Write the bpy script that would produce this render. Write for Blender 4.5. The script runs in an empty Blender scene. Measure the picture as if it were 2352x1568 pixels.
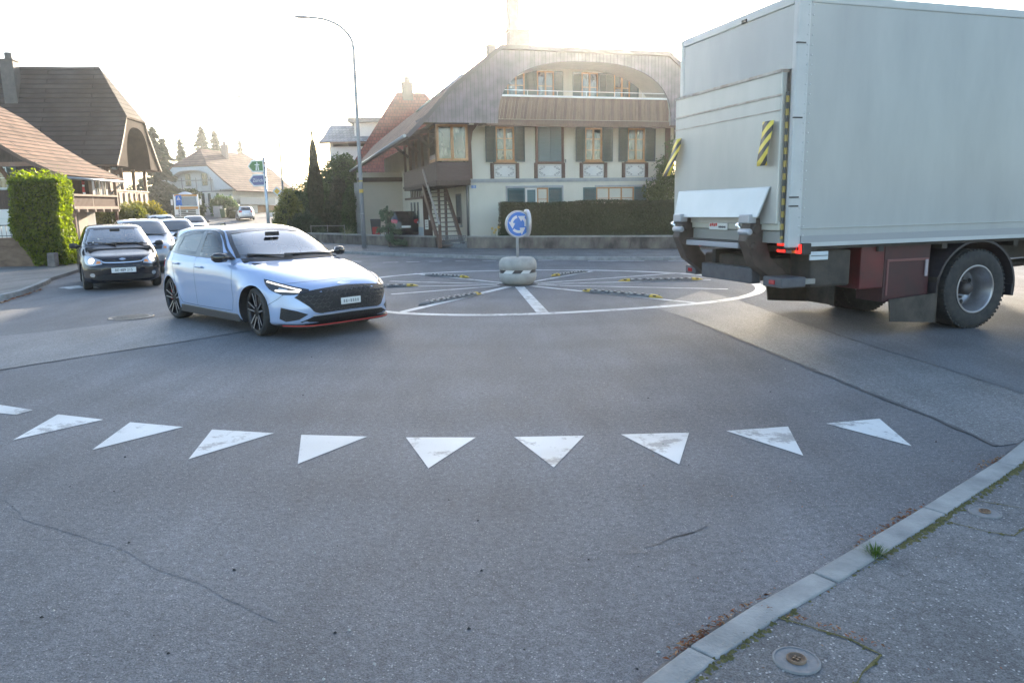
import bpy, bmesh, math, random
import numpy as np
from mathutils import Vector, Matrix
from mathutils.bvhtree import BVHTree
from mathutils.geometry import delaunay_2d_cdt
random.seed(7)
C = bpy.context.scene.collection
SC = bpy.context.scene
R = math.radians

# ------------------------------------------------------------------ camera
CAM_H, FOC, HOR, ROLL, IW, IH = 1.68, 1700.0, 476.0, 0.020, 2352.0, 1568.0
PITCH = math.atan((IH/2-HOR)/FOC)
_F = Vector((0, math.cos(PITCH), -math.sin(PITCH)))
_U0 = Vector((0, math.sin(PITCH), math.cos(PITCH)))
_R = Vector((1, 0, 0))*math.cos(ROLL) - _U0*math.sin(ROLL)
_U = _U0*math.cos(ROLL) + Vector((1, 0, 0))*math.sin(ROLL)
cam_d = bpy.data.cameras.new('camera')
cam = bpy.data.objects.new('camera', cam_d)
C.objects.link(cam)
M = Matrix(((_R.x, _U.x, -_F.x), (_R.y, _U.y, -_F.y), (_R.z, _U.z, -_F.z))).to_4x4()
M.translation = (0, 0, CAM_H)
cam.matrix_world = M
cam_d.sensor_width = 36.0
cam_d.lens = 36.0*FOC/IW
cam_d.clip_start = 0.1
cam_d.clip_end = 3000
SC.camera = cam

# ------------------------------------------------------------------ sky, sun, exposure
SUN_AZ, SUN_EL = R(5.8), R(12.8)
w = bpy.data.worlds.new('World'); SC.world = w; w.use_nodes = True
nt = w.node_tree; nt.nodes.clear()
sky = nt.nodes.new('ShaderNodeTexSky'); sky.sky_type = 'NISHITA'; sky.sun_disc = False
sky.sun_elevation = SUN_EL; sky.sun_rotation = SUN_AZ
sky.air_density = 1.0; sky.dust_density = 2.2; sky.ozone_density = 1.0; sky.altitude = 550
bg = nt.nodes.new('ShaderNodeBackground'); bg.inputs[1].default_value = 0.15
wo = nt.nodes.new('ShaderNodeOutputWorld')
nt.links.new(sky.outputs[0], bg.inputs[0]); nt.links.new(bg.outputs[0], wo.inputs[0])
sd = bpy.data.lights.new('sun', 'SUN'); sd.energy = 5.0; sd.angle = R(0.53); sd.color = (1.0, 0.84, 0.64)
so = bpy.data.objects.new('sun', sd); C.objects.link(so)
SUN_DIR = Vector((math.sin(SUN_AZ)*math.cos(SUN_EL), math.cos(SUN_AZ)*math.cos(SUN_EL), math.sin(SUN_EL)))
so.rotation_euler = SUN_DIR.to_track_quat('Z', 'Y').to_euler()
so.location = (20, 60, 60)
SC.view_settings.view_transform = 'Standard'; SC.view_settings.look = 'None'
SC.view_settings.exposure = 2.0; SC.view_settings.gamma = 1.0
SC.render.engine = 'CYCLES'
SC.cycles.use_denoising = True
SC.cycles.max_bounces = 8; SC.cycles.transparent_max_bounces = 24
SC.cycles.caustics_reflective = False; SC.cycles.caustics_refractive = False

# ------------------------------------------------------------------ pixel of the 2352 px wide photo -> world
def ray(px, py):
    return (_F*FOC + _R*(px-IW/2) - _U*(py-IH/2)).normalized()
def ground(px, py, z=0.0):
    d = ray(px, py); t = (z-CAM_H)/d.z
    return Vector((0, 0, CAM_H)) + d*t
def at(px, py, Y):
    d = ray(px, py)
    return Vector((0, 0, CAM_H)) + d*(Y/d.y)

# ------------------------------------------------------------------ naming
def tag(o, label=None, cat=None, group=None, kind=None):
    if label: o['label'] = label
    if cat: o['category'] = cat
    if group: o['group'] = group
    if kind: o['kind'] = kind
    return o
def thing(name, label, cat, loc=(0, 0, 0), rz=0.0, group=None):
    o = bpy.data.objects.new(name, None); C.objects.link(o)
    o.empty_display_size = 0.2
    o.location = loc; o.rotation_euler = (0, 0, rz)
    return tag(o, label, cat, group)
def copy_tree(o, parent=None):
    c = o.copy(); C.objects.link(c)
    if parent: c.parent = parent
    for ch in list(o.children): copy_tree(ch, c)
    return c

# ------------------------------------------------------------------ materials
MATS = {}
def mat(name, col, rough=0.6, metal=0.0, col2=None, scale=4.0, bump=0.0, bscale=None, coat=0.0, spec=0.5, detail=6.0,
        stretch=(1, 1, 1), emit=None, estr=0.0, lo=0.35, hi=0.65, transl=0.0, alpha=None, rvar=0.0):
    if name in MATS: return MATS[name]
    m = bpy.data.materials.new(name); m.use_nodes = True
    n, L = m.node_tree.nodes, m.node_tree.links
    b = n['Principled BSDF']
    b.inputs['Base Color'].default_value = (*col, 1)
    b.inputs['Roughness'].default_value = rough
    b.inputs['Metallic'].default_value = metal
    b.inputs['Coat Weight'].default_value = coat
    b.inputs['Coat Roughness'].default_value = 0.03
    b.inputs['Specular IOR Level'].default_value = spec
    if emit:
        b.inputs['Emission Color'].default_value = (*emit, 1); b.inputs['Emission Strength'].default_value = estr
    tc = n.new('ShaderNodeTexCoord'); mp = n.new('ShaderNodeMapping'); mp.inputs['Scale'].default_value = stretch
    L.new(tc.outputs['Object'], mp.inputs[0])
    if col2 is not None:
        nz = n.new('ShaderNodeTexNoise'); nz.inputs['Scale'].default_value = scale; nz.inputs['Detail'].default_value = detail
        nz.inputs['Roughness'].default_value = 0.62
        L.new(mp.outputs[0], nz.inputs['Vector'])
        cr = n.new('ShaderNodeValToRGB'); cr.color_ramp.elements[0].position = lo; cr.color_ramp.elements[1].position = hi
        cr.color_ramp.elements[0].color = (*col, 1); cr.color_ramp.elements[1].color = (*col2, 1)
        L.new(nz.outputs['Fac'], cr.inputs[0]); L.new(cr.outputs[0], b.inputs['Base Color'])
        if rvar:
            ma = n.new('ShaderNodeMath'); ma.operation = 'MULTIPLY_ADD'
            ma.inputs[1].default_value = rvar; ma.inputs[2].default_value = rough-rvar*0.5
            L.new(nz.outputs['Fac'], ma.inputs[0]); L.new(ma.outputs[0], b.inputs['Roughness'])
    if bump:
        n2 = n.new('ShaderNodeTexNoise'); n2.inputs['Scale'].default_value = bscale or scale*4; n2.inputs['Detail'].default_value = 5
        L.new(mp.outputs[0], n2.inputs['Vector'])
        bp = n.new('ShaderNodeBump'); bp.inputs['Strength'].default_value = bump; bp.inputs['Distance'].default_value = 0.02
        L.new(n2.outputs['Fac'], bp.inputs['Height']); L.new(bp.outputs[0], b.inputs['Normal'])
    if transl:
        t = n.new('ShaderNodeBsdfTranslucent'); mx = n.new('ShaderNodeMixShader'); mx.inputs[0].default_value = transl
        o = n['Material Output']
        if b.inputs['Base Color'].is_linked: L.new(b.inputs['Base Color'].links[0].from_socket, t.inputs[0])
        else: t.inputs[0].default_value = (*col, 1)
        L.new(b.outputs[0], mx.inputs[1]); L.new(t.outputs[0], mx.inputs[2]); L.new(mx.outputs[0], o.inputs[0])
    MATS[name] = m
    return m
def glass_mat(name, tint=(0.75, 0.8, 0.8), rough=0.0, dens=1.0):
    if name in MATS: return MATS[name]
    m = bpy.data.materials.new(name); m.use_nodes = True
    n, L = m.node_tree.nodes, m.node_tree.links
    n.remove(n['Principled BSDF'])
    t = n.new('ShaderNodeBsdfTransparent'); t.inputs[0].default_value = (*tint, 1)
    g = n.new('ShaderNodeBsdfGlossy'); g.inputs['Roughness'].default_value = rough
    f = n.new('ShaderNodeFresnel'); f.inputs[0].default_value = 1.52
    mu = n.new('ShaderNodeMath'); mu.operation = 'MULTIPLY'; mu.inputs[1].default_value = 1.7*dens; mu.use_clamp = True
    mx = n.new('ShaderNodeMixShader')
    L.new(f.outputs[0], mu.inputs[0]); L.new(mu.outputs[0], mx.inputs[0])
    L.new(t.outputs[0], mx.inputs[1]); L.new(g.outputs[0], mx.inputs[2])
    L.new(mx.outputs[0], n['Material Output'].inputs[0])
    MATS[name] = m
    return m
def stripe_mat(name, a, b, scale, rough=0.5, rot=(0, 0, 0), coord='Object', duty=0.5, bump=0.0, dist=0.0, noise2=None):
    """two colours in sharp bands along the rotated X axis"""
    if name in MATS: return MATS[name]
    m = bpy.data.materials.new(name); m.use_nodes = True
    n, L = m.node_tree.nodes, m.node_tree.links
    p = n['Principled BSDF']; p.inputs['Roughness'].default_value = rough
    tc = n.new('ShaderNodeTexCoord'); mp = n.new('ShaderNodeMapping'); mp.inputs['Rotation'].default_value = rot
    L.new(tc.outputs[coord], mp.inputs[0])
    sx = n.new('ShaderNodeSeparateXYZ'); L.new(mp.outputs[0], sx.inputs[0])
    mu = n.new('ShaderNodeMath'); mu.operation = 'MULTIPLY'; mu.inputs[1].default_value = scale; L.new(sx.outputs[0], mu.inputs[0])
    fr = n.new('ShaderNodeMath'); fr.operation = 'FRACT'; L.new(mu.outputs[0], fr.inputs[0])
    gt = n.new('ShaderNodeMath'); gt.operation = 'GREATER_THAN'; gt.inputs[1].default_value = duty; L.new(fr.outputs[0], gt.inputs[0])
    mx = n.new('ShaderNodeMix'); mx.data_type = 'RGBA'
    mx.inputs[6].default_value = (*a, 1); mx.inputs[7].default_value = (*b, 1)
    L.new(gt.outputs[0], mx.inputs[0])
    last = mx.outputs[2]
    if noise2:
        nz = n.new('ShaderNodeTexNoise'); nz.inputs['Scale'].default_value = noise2; nz.inputs['Detail'].default_value = 5
        L.new(tc.outputs[coord], nz.inputs['Vector'])
        mr = n.new('ShaderNodeMapRange'); mr.inputs[1].default_value = 0.3; mr.inputs[2].default_value = 0.7; mr.inputs[3].default_value = 0.7; mr.inputs[4].default_value = 1.15
        L.new(nz.outputs['Fac'], mr.inputs[0])
        hs = n.new('ShaderNodeHueSaturation'); L.new(mr.outputs[0], hs.inputs['Value']); L.new(last, hs.inputs['Color']); last = hs.outputs[0]
    L.new(last, p.inputs['Base Color'])
    if bump:
        bp = n.new('ShaderNodeBump'); bp.inputs['Strength'].default_value = bump; bp.inputs['Distance'].default_value = 0.03
        L.new(fr.outputs[0], bp.inputs['Height']); L.new(bp.outputs[0], p.inputs['Normal'])
    MATS[name] = m
    return m

# ------------------------------------------------------------------ mesh builder
def _frame(d, up=Vector((0, 0, 1))):
    d = d.normalized()
    if abs(d.dot(up)) > 0.98: up = Vector((1, 0, 0))
    a = d.cross(up).normalized(); b = a.cross(d).normalized()
    return a, b
class MB:
    def __init__(s): s.v = []; s.f = []; s.mi = []; s.sm = []
    def add(s, vs, fs, mi=0, smooth=False):
        o = len(s.v); s.v.extend([tuple(v) for v in vs])
        for f in fs: s.f.append([i+o for i in f]); s.mi.append(mi); s.sm.append(smooth)
        return s
    def box(s, c, d, mi=0, M=None):
        x, y, z = d[0]/2, d[1]/2, d[2]/2
        vs = [Vector((sx*x, sy*y, sz*z)) for sz in (-1, 1) for sy in (-1, 1) for sx in (-1, 1)]
        c = Vector(c)
        vs = [(M @ v if M else v)+c for v in vs]
        return s.add(vs, [(0, 2, 3, 1), (4, 5, 7, 6), (0, 1, 5, 4), (2, 6, 7, 3), (0, 4, 6, 2), (1, 3, 7, 5)], mi)
    def b2(s, lo, hi, mi=0):
        return s.box([(a+b)/2 for a, b in zip(lo, hi)], [abs(b-a) for a, b in zip(lo, hi)], mi)
    def bar(s, p, q, w, h=None, mi=0, up=Vector((0, 0, 1))):
        p, q = Vector(p), Vector(q); h = h or w
        a, b = _frame(q-p, up)
        vs = [e+a*(w/2*i)+b*(h/2*j) for e in (p, q) for i, j in ((-1, -1), (1, -1), (1, 1), (-1, 1))]
        return s.add(vs, [(0, 1, 2, 3), (7, 6, 5, 4), (0, 4, 5, 1), (1, 5, 6, 2), (2, 6, 7, 3), (3, 7, 4, 0)], mi)
    def tube(s, pts, r, n=10, mi=0, cap=True, smooth=True):
        pts = [Vector(p) for p in pts]
        rs = r if isinstance(r, (list, tuple)) else [r]*len(pts)
        vs = []; up = Vector((0, 0, 1))
        for i, p in enumerate(pts):
            d = (pts[min(i+1, len(pts)-1)]-pts[max(i-1, 0)])
            a, b = _frame(d, Vector((0, 1, 0)) if abs(d.normalized().z) > 0.7 else up)
            for k in range(n):
                t = 2*math.pi*k/n; vs.append(p+(a*math.cos(t)+b*math.sin(t))*rs[i])
        fs = []
        for i in range(len(pts)-1):
            for k in range(n):
                k2 = (k+1) % n; fs.append((i*n+k, i*n+k2, (i+1)*n+k2, (i+1)*n+k))
        s.add(vs, fs, mi, smooth)
        if cap:
            o = len(s.v)-len(vs)
            s.f.append([o+k for k in range(n)][::-1]); s.mi.append(mi); s.sm.append(False)
            s.f.append([o+(len(pts)-1)*n+k for k in range(n)]); s.mi.append(mi); s.sm.append(False)
        return s
    def lathe(s, prof, n=32, axis='z', c=(0, 0, 0), mi=0, smooth=True):
        """prof: list of (r, h)"""
        c = Vector(c); vs = []
        for r, h in prof:
            for k in range(n):
                t = 2*math.pi*k/n; a, b = r*math.cos(t), r*math.sin(t)
                vs.append(c+Vector({'z': (a, b, h), 'y': (a, h, b), 'x': (h, a, b)}[axis]))
        fs = []
        for i in range(len(prof)-1):
            for k in range(n):
                k2 = (k+1) % n; fs.append((i*n+k, i*n+k2, (i+1)*n+k2, (i+1)*n+k))
        return s.add(vs, fs, mi, smooth)
    def prism(s, poly, ext, mi=0):
        """poly: 3D points, ext: vector"""
        n = len(poly); e = Vector(ext); P = [Vector(p) for p in poly]
        vs = P+[p+e for p in P]
        fs = [list(range(n))[::-1], list(range(n, 2*n))]+[(i, (i+1) % n, n+(i+1) % n, n+i) for i in range(n)]
        return s.add(vs, fs, mi)
    def quad(s, *p, mi=0): return s.add(p, [tuple(range(len(p)))], mi)
    def build(s, name, mats, parent=None, bevel=0.0, seg=2, loc=None, rot=None, fix=True, smooth=None):
        me = bpy.data.meshes.new(name)
        me.from_pydata([tuple(v) for v in s.v], [], s.f)
        if not isinstance(mats, (list, tuple)): mats = [mats]
        for m in mats: me.materials.append(m)
        me.polygons.foreach_set('material_index', s.mi)
        me.polygons.foreach_set('use_smooth', [bool(x) if smooth is None else smooth for x in s.sm])
        if fix:
            bm = bmesh.new(); bm.from_mesh(me); bmesh.ops.recalc_face_normals(bm, faces=bm.faces); bm.to_mesh(me); bm.free()
        me.update()
        o = bpy.data.objects.new(name, me); C.objects.link(o)
        if parent: o.parent = parent
        if loc is not None: o.location = loc
        if rot is not None: o.rotation_euler = rot
        if bevel:
            b = o.modifiers.new('bevel', 'BEVEL'); b.width = bevel; b.segments = seg; b.limit_method = 'ANGLE'; b.angle_limit = R(40)
        return o
def text(name, s, size, m, parent=None, loc=(0, 0, 0), rot=(0, 0, 0), ext=0.001, xscale=1.0, align='CENTER'):
    cu = bpy.data.curves.new(name, 'FONT'); cu.body = s; cu.size = size; cu.extrude = ext
    cu.align_x = align; cu.align_y = 'CENTER'
    cu.materials.append(m)
    o = bpy.data.objects.new(name, cu); C.objects.link(o)
    o.scale = (xscale, 1, 1)
    bpy.context.view_layer.update()
    me = bpy.data.meshes.new_from_object(o.evaluated_get(bpy.context.evaluated_depsgraph_get()))
    bpy.data.objects.remove(o)
    o = bpy.data.objects.new(name, me); C.objects.link(o); o.scale = (xscale, 1, 1)
    if parent: o.parent = parent
    o.location = loc; o.rotation_euler = rot
    return o
def smoothstep(a, b, x):
    t = max(0.0, min(1.0, (x-a)/(b-a))); return t*t*(3-2*t)
def road_z(x, y):
    """the street to the left climbs gently once past the houses"""
    if y < 50: return 0.0
    if y < 84: return 0.000865*(y-50)**2
    return 1.0+0.035*(y-84)
# ================================================================== SETTING: ground, road, markings, kerbs
def asphalt(name, base, light, rough=0.72, stones=0.30, sscale=95.0, patch=0.35):
    m = bpy.data.materials.new(name); m.use_nodes = True
    n, L = m.node_tree.nodes, m.node_tree.links
    p = n['Principled BSDF']; p.inputs['Specular IOR Level'].default_value = 0.5
    tc = n.new('ShaderNodeTexCoord')
    big = n.new('ShaderNodeTexNoise'); big.inputs['Scale'].default_value = patch; big.inputs['Detail'].default_value = 7; big.inputs['Roughness'].default_value = 0.6
    L.new(tc.outputs['Object'], big.inputs['Vector'])
    cr = n.new('ShaderNodeValToRGB'); cr.color_ramp.elements[0].position = 0.33; cr.color_ramp.elements[1].position = 0.68
    cr.color_ramp.elements[0].color = (*base, 1); cr.color_ramp.elements[1].color = (*light, 1)
    L.new(big.outputs['Fac'], cr.inputs[0])
    mid = n.new('ShaderNodeTexNoise'); mid.inputs['Scale'].default_value = 26; mid.inputs['Detail'].default_value = 6; mid.inputs['Roughness'].default_value = 0.75
    L.new(tc.outputs['Object'], mid.inputs['Vector'])
    mr = n.new('ShaderNodeMapRange'); mr.inputs[1].default_value = 0.3; mr.inputs[2].default_value = 0.7; mr.inputs[3].default_value = 0.62; mr.inputs[4].default_value = 1.38
    L.new(mid.outputs['Fac'], mr.inputs[0])
    # metre-sized mottling, worn streaks, and fine grit on top of the grain
    sm_ = n.new('ShaderNodeMapping'); sm_.inputs['Scale'].default_value = (2.2, .55, 1); sm_.inputs['Rotation'].default_value = (0, 0, R(-38)); L.new(tc.outputs['Object'], sm_.inputs[0])
    st_ = n.new('ShaderNodeTexNoise'); st_.inputs['Scale'].default_value = 0.9; st_.inputs['Detail'].default_value = 9; st_.inputs['Roughness'].default_value = 0.62; L.new(sm_.outputs[0], st_.inputs['Vector'])
    s2_ = n.new('ShaderNodeMapRange'); s2_.inputs[1].default_value = 0.3; s2_.inputs[2].default_value = 0.7; s2_.inputs[3].default_value = 0.80; s2_.inputs[4].default_value = 1.20; L.new(st_.outputs['Fac'], s2_.inputs[0])
    fv = n.new('ShaderNodeTexVoronoi'); fv.inputs['Scale'].default_value = sscale*2.6; L.new(tc.outputs['Object'], fv.inputs['Vector'])
    fs_ = n.new('ShaderNodeSeparateColor'); L.new(fv.outputs['Color'], fs_.inputs[0])
    fr_m = n.new('ShaderNodeMapRange'); fr_m.inputs[3].default_value = 0.60; fr_m.inputs[4].default_value = 1.5; L.new(fs_.outputs[0], fr_m.inputs[0])
    m_a = n.new('ShaderNodeMath'); m_a.operation = 'MULTIPLY'; L.new(mr.outputs[0], m_a.inputs[0]); L.new(s2_.outputs[0], m_a.inputs[1])
    # faint rubbered wheel tracks circling the roundabout
    vd = n.new('ShaderNodeVectorMath'); vd.operation = 'DISTANCE'; vd.inputs[1].default_value = (0.45, 15.92, 0); L.new(tc.outputs['Object'], vd.inputs[0])
    wv = n.new('ShaderNodeMath'); wv.operation = 'MULTIPLY_ADD'; wv.inputs[1].default_value = 3.9; wv.inputs[2].default_value = -25.5; L.new(vd.outputs['Value'], wv.inputs[0])
    sn_ = n.new('ShaderNodeMath'); sn_.operation = 'SINE'; L.new(wv.outputs[0], sn_.inputs[0])
    tw = n.new('ShaderNodeMapRange'); tw.inputs[1].default_value = 0.1; tw.inputs[2].default_value = 1.0; tw.inputs[3].default_value = 1.0; tw.inputs[4].default_value = 0.89; L.new(sn_.outputs[0], tw.inputs[0])
    m_t = n.new('ShaderNodeMath'); m_t.operation = 'MULTIPLY'; L.new(m_a.outputs[0], m_t.inputs[0]); L.new(tw.outputs[0], m_t.inputs[1]); m_a = m_t
    m_b = n.new('ShaderNodeMath'); m_b.operation = 'MULTIPLY'; L.new(m_a.outputs[0], m_b.inputs[0]); L.new(fr_m.outputs[0], m_b.inputs[1])
    hs = n.new('ShaderNodeHueSaturation'); L.new(cr.outputs[0], hs.inputs['Color']); L.new(m_b.outputs[0], hs.inputs['Value'])
    vo = n.new('ShaderNodeTexVoronoi'); vo.inputs['Scale'].default_value = sscale
    L.new(tc.outputs['Object'], vo.inputs['Vector'])
    sx = n.new('ShaderNodeSeparateColor'); L.new(vo.outputs['Color'], sx.inputs[0])
    gt = n.new('ShaderNodeMath'); gt.operation = 'GREATER_THAN'; gt.inputs[1].default_value = 0.90; L.new(sx.outputs[0], gt.inputs[0])
    ds = n.new('ShaderNodeMath'); ds.operation = 'LESS_THAN'; ds.inputs[1].default_value = 0.36; L.new(vo.outputs['Distance'], ds.inputs[0])
    ml = n.new('ShaderNodeMath'); ml.operation = 'MULTIPLY'; L.new(gt.outputs[0], ml.inputs[0]); L.new(ds.outputs[0], ml.inputs[1])
    m2 = n.new('ShaderNodeMath'); m2.operation = 'MULTIPLY'; m2.inputs[1].default_value = stones*2; L.new(ml.outputs[0], m2.inputs[0])
    mx = n.new('ShaderNodeMix'); mx.data_type = 'RGBA'; mx.inputs[7].default_value = (0.38, 0.385, 0.38, 1)
    L.new(m2.outputs[0], mx.inputs[0]); L.new(hs.outputs[0], mx.inputs[6])
    L.new(mx.outputs[2], p.inputs['Base Color'])
    rr = n.new('ShaderNodeMapRange'); rr.inputs[3].default_value = rough-0.08; rr.inputs[4].default_value = rough+0.1
    L.new(big.outputs['Fac'], rr.inputs[0]); L.new(rr.outputs[0], p.inputs['Roughness'])
    bp = n.new('ShaderNodeBump'); bp.inputs['Strength'].default_value = 0.55; bp.inputs['Distance'].default_value = 0.006
    ad = n.new('ShaderNodeMath'); ad.operation = 'MULTIPLY_ADD'; ad.inputs[1].default_value = -0.8
    L.new(vo.outputs['Distance'], ad.inputs[0]); L.new(mid.outputs['Fac'], ad.inputs[2])
    L.new(ad.outputs[0], bp.inputs['Height']); L.new(bp.outputs[0], p.inputs['Normal'])
    MATS[name] = m
    return m
A_ROAD = asphalt('asphalt_road', (0.088, 0.093, 0.102), (0.142, 0.147, 0.156))
A_BAND = asphalt('asphalt_coarse', (0.118, 0.122, 0.127), (0.175, 0.177, 0.18), rough=0.6, stones=0.42, sscale=62)
A_WALK = asphalt('asphalt_pavement', (0.088, 0.092, 0.097), (0.14, 0.145, 0.15), rough=0.75, stones=0.40, sscale=80, patch=0.8)
A_YARD = asphalt('asphalt_yard', (0.06, 0.062, 0.065), (0.10, 0.10, 0.10))
M_KERB = mat('granite_kerb', (0.185, 0.195, 0.195), 0.78, col2=(0.31, 0.32, 0.315), scale=4.5, bump=0.4, bscale=70, detail=11)
M_PAINT = None
def paint_mat():
    m = bpy.data.materials.new('road_paint'); m.use_nodes = True
    n, L = m.node_tree.nodes, m.node_tree.links
    p = n['Principled BSDF']; p.inputs['Roughness'].default_value = 0.55
    tc = n.new('ShaderNodeTexCoord')
    a = n.new('ShaderNodeTexNoise'); a.inputs['Scale'].default_value = 2.6; a.inputs['Detail'].default_value = 15; a.inputs['Roughness'].default_value = 0.78
    b = n.new('ShaderNodeTexNoise'); b.inputs['Scale'].default_value = 0.9; b.inputs['Detail'].default_value = 3
    L.new(tc.outputs['Object'], a.inputs['Vector']); L.new(tc.outputs['Object'], b.inputs['Vector'])
    c1 = n.new('ShaderNodeValToRGB'); c1.color_ramp.elements[0].position = 0.425; c1.color_ramp.elements[1].position = 0.48
    c1.color_ramp.elements[0].color = (0.28, 0.285, 0.285, 1); c1.color_ramp.elements[1].color = (0.55, 0.57, 0.57, 1)
    L.new(a.outputs['Fac'], c1.inputs[0])
    c2 = n.new('ShaderNodeMapRange'); c2.inputs[1].default_value = 0.35; c2.inputs[2].default_value = 0.6; c2.inputs[3].default_value = 0.86; c2.inputs[4].default_value = 1.12
    L.new(b.outputs['Fac'], c2.inputs[0])
    h = n.new('ShaderNodeHueSaturation'); L.new(c1.outputs[0], h.inputs['Color']); L.new(c2.outputs[0], h.inputs['Value'])
    L.new(h.outputs[0], p.inputs['Base Color'])
    bp = n.new('ShaderNodeBump'); bp.inputs['Strength'].default_value = 0.3; bp.inputs['Distance'].default_value = 0.004
    f = n.new('ShaderNodeTexNoise'); f.inputs['Scale'].default_value = 70; L.new(tc.outputs['Object'], f.inputs['Vector'])
    L.new(f.outputs['Fac'], bp.inputs['Height']); L.new(bp.outputs[0], p.inputs['Normal'])
    return m
M_PAINT = paint_mat()
M_TAR = mat('tar_joint', (0.055, 0.058, 0.063), 0.65, col2=(0.11, 0.113, 0.12), scale=9, bump=0.2)

def sheet(name, pts, z, m, kind='structure', skirt=0.0):
    b = MB()
    P = [Vector((p[0], p[1], z)) for p in pts]
    if skirt: b.prism([Vector((p.x, p.y, z-skirt)) for p in P], (0, 0, skirt))
    else: b.quad(*P)
    o = b.build(name, m)
    bm = bmesh.new(); bm.from_mesh(o.data); bmesh.ops.triangulate(bm, faces=[f for f in bm.faces if len(f.verts) > 4]); bm.to_mesh(o.data); bm.free()
    return tag(o, kind=kind)
def ribbon(pts, wd, z, zfun=None):
    """flat strip following a list of points; wd one width or a list"""
    vs = []; P = [Vector((p[0], p[1])) for p in pts]
    for i, p in enumerate(P):
        d = (P[min(i+1, len(P)-1)]-P[max(i-1, 0)]).normalized(); nn = Vector((-d.y, d.x))
        ww = wd[i] if isinstance(wd, (list, tuple)) else wd
        for s in (-0.5, 0.5):
            q = p+nn*ww*s; vs.append((q.x, q.y, z+(zfun(q.x, q.y) if zfun else 0)))
    return vs, [(2*i, 2*i+1, 2*i+3, 2*i+2) for i in range(len(P)-1)]
def grid_sheet(name, xs, ys, zf, m):
    b = MB(); vs = [(x, y, zf(x, y)) for y in ys for x in xs]; nx = len(xs)
    b.add(vs, [(j*nx+i, j*nx+i+1, (j+1)*nx+i+1, (j+1)*nx+i) for j in range(len(ys)-1) for i in range(nx-1)])
    return tag(b.build(name, m, smooth=True), kind='structure')
M_EARTH = mat('meadow', (0.05, 0.075, 0.025), 0.95, col2=(0.11, 0.12, 0.05), scale=0.6, bump=0.4)
ys = [-55, -10, 10, 30, 50, 55, 60, 65, 70, 75, 80, 84, 100, 130, 180, 260, 400, 640]
grid_sheet('ground', [-480, -300, -120, -60, -30, 0, 30, 60, 120, 300, 480], ys, lambda x, y: road_z(x, min(y, 140))-0.06, M_EARTH)
# the hills on the skyline, wooded
hb = MB(); nx, ny = 60, 10
for j in range(ny+1):
    for i in range(nx+1):
        x = -450+800*i/nx; y = 270+26*j
        h = 13.5*math.sin(math.pi*min(1, j/ny*1.0)*0.5)*(0.75+0.25*math.sin(x*0.02+1.3)+0.1*math.sin(x*0.08))+random.uniform(-.5, .5)*(j > 1)
        hb.v.append((x, y, 3.5+h))
hb.add([], [])
for j in range(ny):
    for i in range(nx):
        a = j*(nx+1)+i; hb.f.append([a, a+1, a+nx+2, a+nx+1]); hb.mi.append(0); hb.sm.append(True)
tag(hb.build('hills', mat('far_wood', (0.03, 0.05, 0.03), 0.95, col2=(0.06, 0.085, 0.045), scale=0.08, bump=0.6, bscale=0.2)), kind='structure')

# road: one sheet from behind the camera to the far end of the left street
ryx = [-5, 0, 5, 10, 15, 20, 25, 30, 40, 50, 54, 58, 62, 66, 70, 74, 78, 82, 86, 92, 100, 115, 130]
grid_sheet('road', [-70, -50, -40, -30, -20, -10, 0, 10, 20, 40], ryx, lambda x, y: road_z(x, y), A_ROAD)
def G2(*pp): return [ground(*p).to_2d() for p in pp]
# band of older, coarser asphalt crossing the junction, with tar joints
ba = G2((1500, 705), (1590, 735), (1760, 805), (1940, 880), (2120, 950), (2290, 1025)); bb = G2((2600, 985), (2352, 905), (2180, 850), (2000, 795), (1840, 742), (1700, 690), (1610, 668))
sheet('asphalt_band', ba+bb, 0.004, A_BAND)
la = G2((-200, 880), (0, 850), (200, 818), (420, 785), (600, 755), (740, 730)); lb = G2((640, 690), (470, 715), (250, 745), (80, 765), (-200, 790))
sheet('asphalt_band', la+lb, 0.0045, A_BAND)
tj = MB()
def jit(P, a=0.012):
    out = []
    for i in range(len(P)-1):
        n = max(2, int((P[i+1]-P[i]).length/0.12))
        for k in range(n):
            q = P[i].lerp(P[i+1], k/n); out.append(q+Vector((random.uniform(-a, a), random.uniform(-a, a))))
    out.append(P[-1]); return out
for P, wd in ((ba[1:], 0.04), (bb[1:-1], 0.03), (la, 0.022), (G2((615, 762), (760, 790), (900, 805)), 0.012)):
    J = jit(P); v, f = ribbon(J, [wd*random.uniform(0.35, 1.4) for _ in J], 0.007); tj.add(v, f)
for P in (((1790, 1385-160), (1690, 1238+0), (1530, 1240)), ((1620, 1205), (1545, 1240), (1480, 1258)), ((1545, 1266), (1410, 1274)), ((1590, 895), (1640, 908), (1720, 900)), ((1510, 1238), (1580, 1228), (1612, 1205))):
    J = jit(G2(*P), 0.022) if P[0][0] != 1790 else None
    if J:
        v, f = ribbon(J, [0.006*random.uniform(0.3, 1.5) for _ in J], 0.003); tj.add(v, f)
tag(tj.build('tar_joints', M_TAR), kind='structure')
sl = MB()                                                # sealed crack snaking over the near road
for P, wd in ((((0, 1140), (90, 1200), (210, 1230), (300, 1265), (380, 1310), (450, 1335)), 0.055), (((450, 1335), (560, 1390), (640, 1430)), 0.015)):
    J = jit(G2(*P), 0.01); v, f = ribbon(J, [wd*random.uniform(0.4, 1.3)*max(.08, math.sin(math.pi*(i+.5)/len(J))**.5) for i in range(len(J))], 0.0015); sl.add(v, f)
tag(sl.build('sealed_crack', asphalt('sealed_crack', (0.092, 0.097, 0.106), (0.132, 0.137, 0.146), stones=0.06, patch=1.5)), kind='structure')

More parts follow.
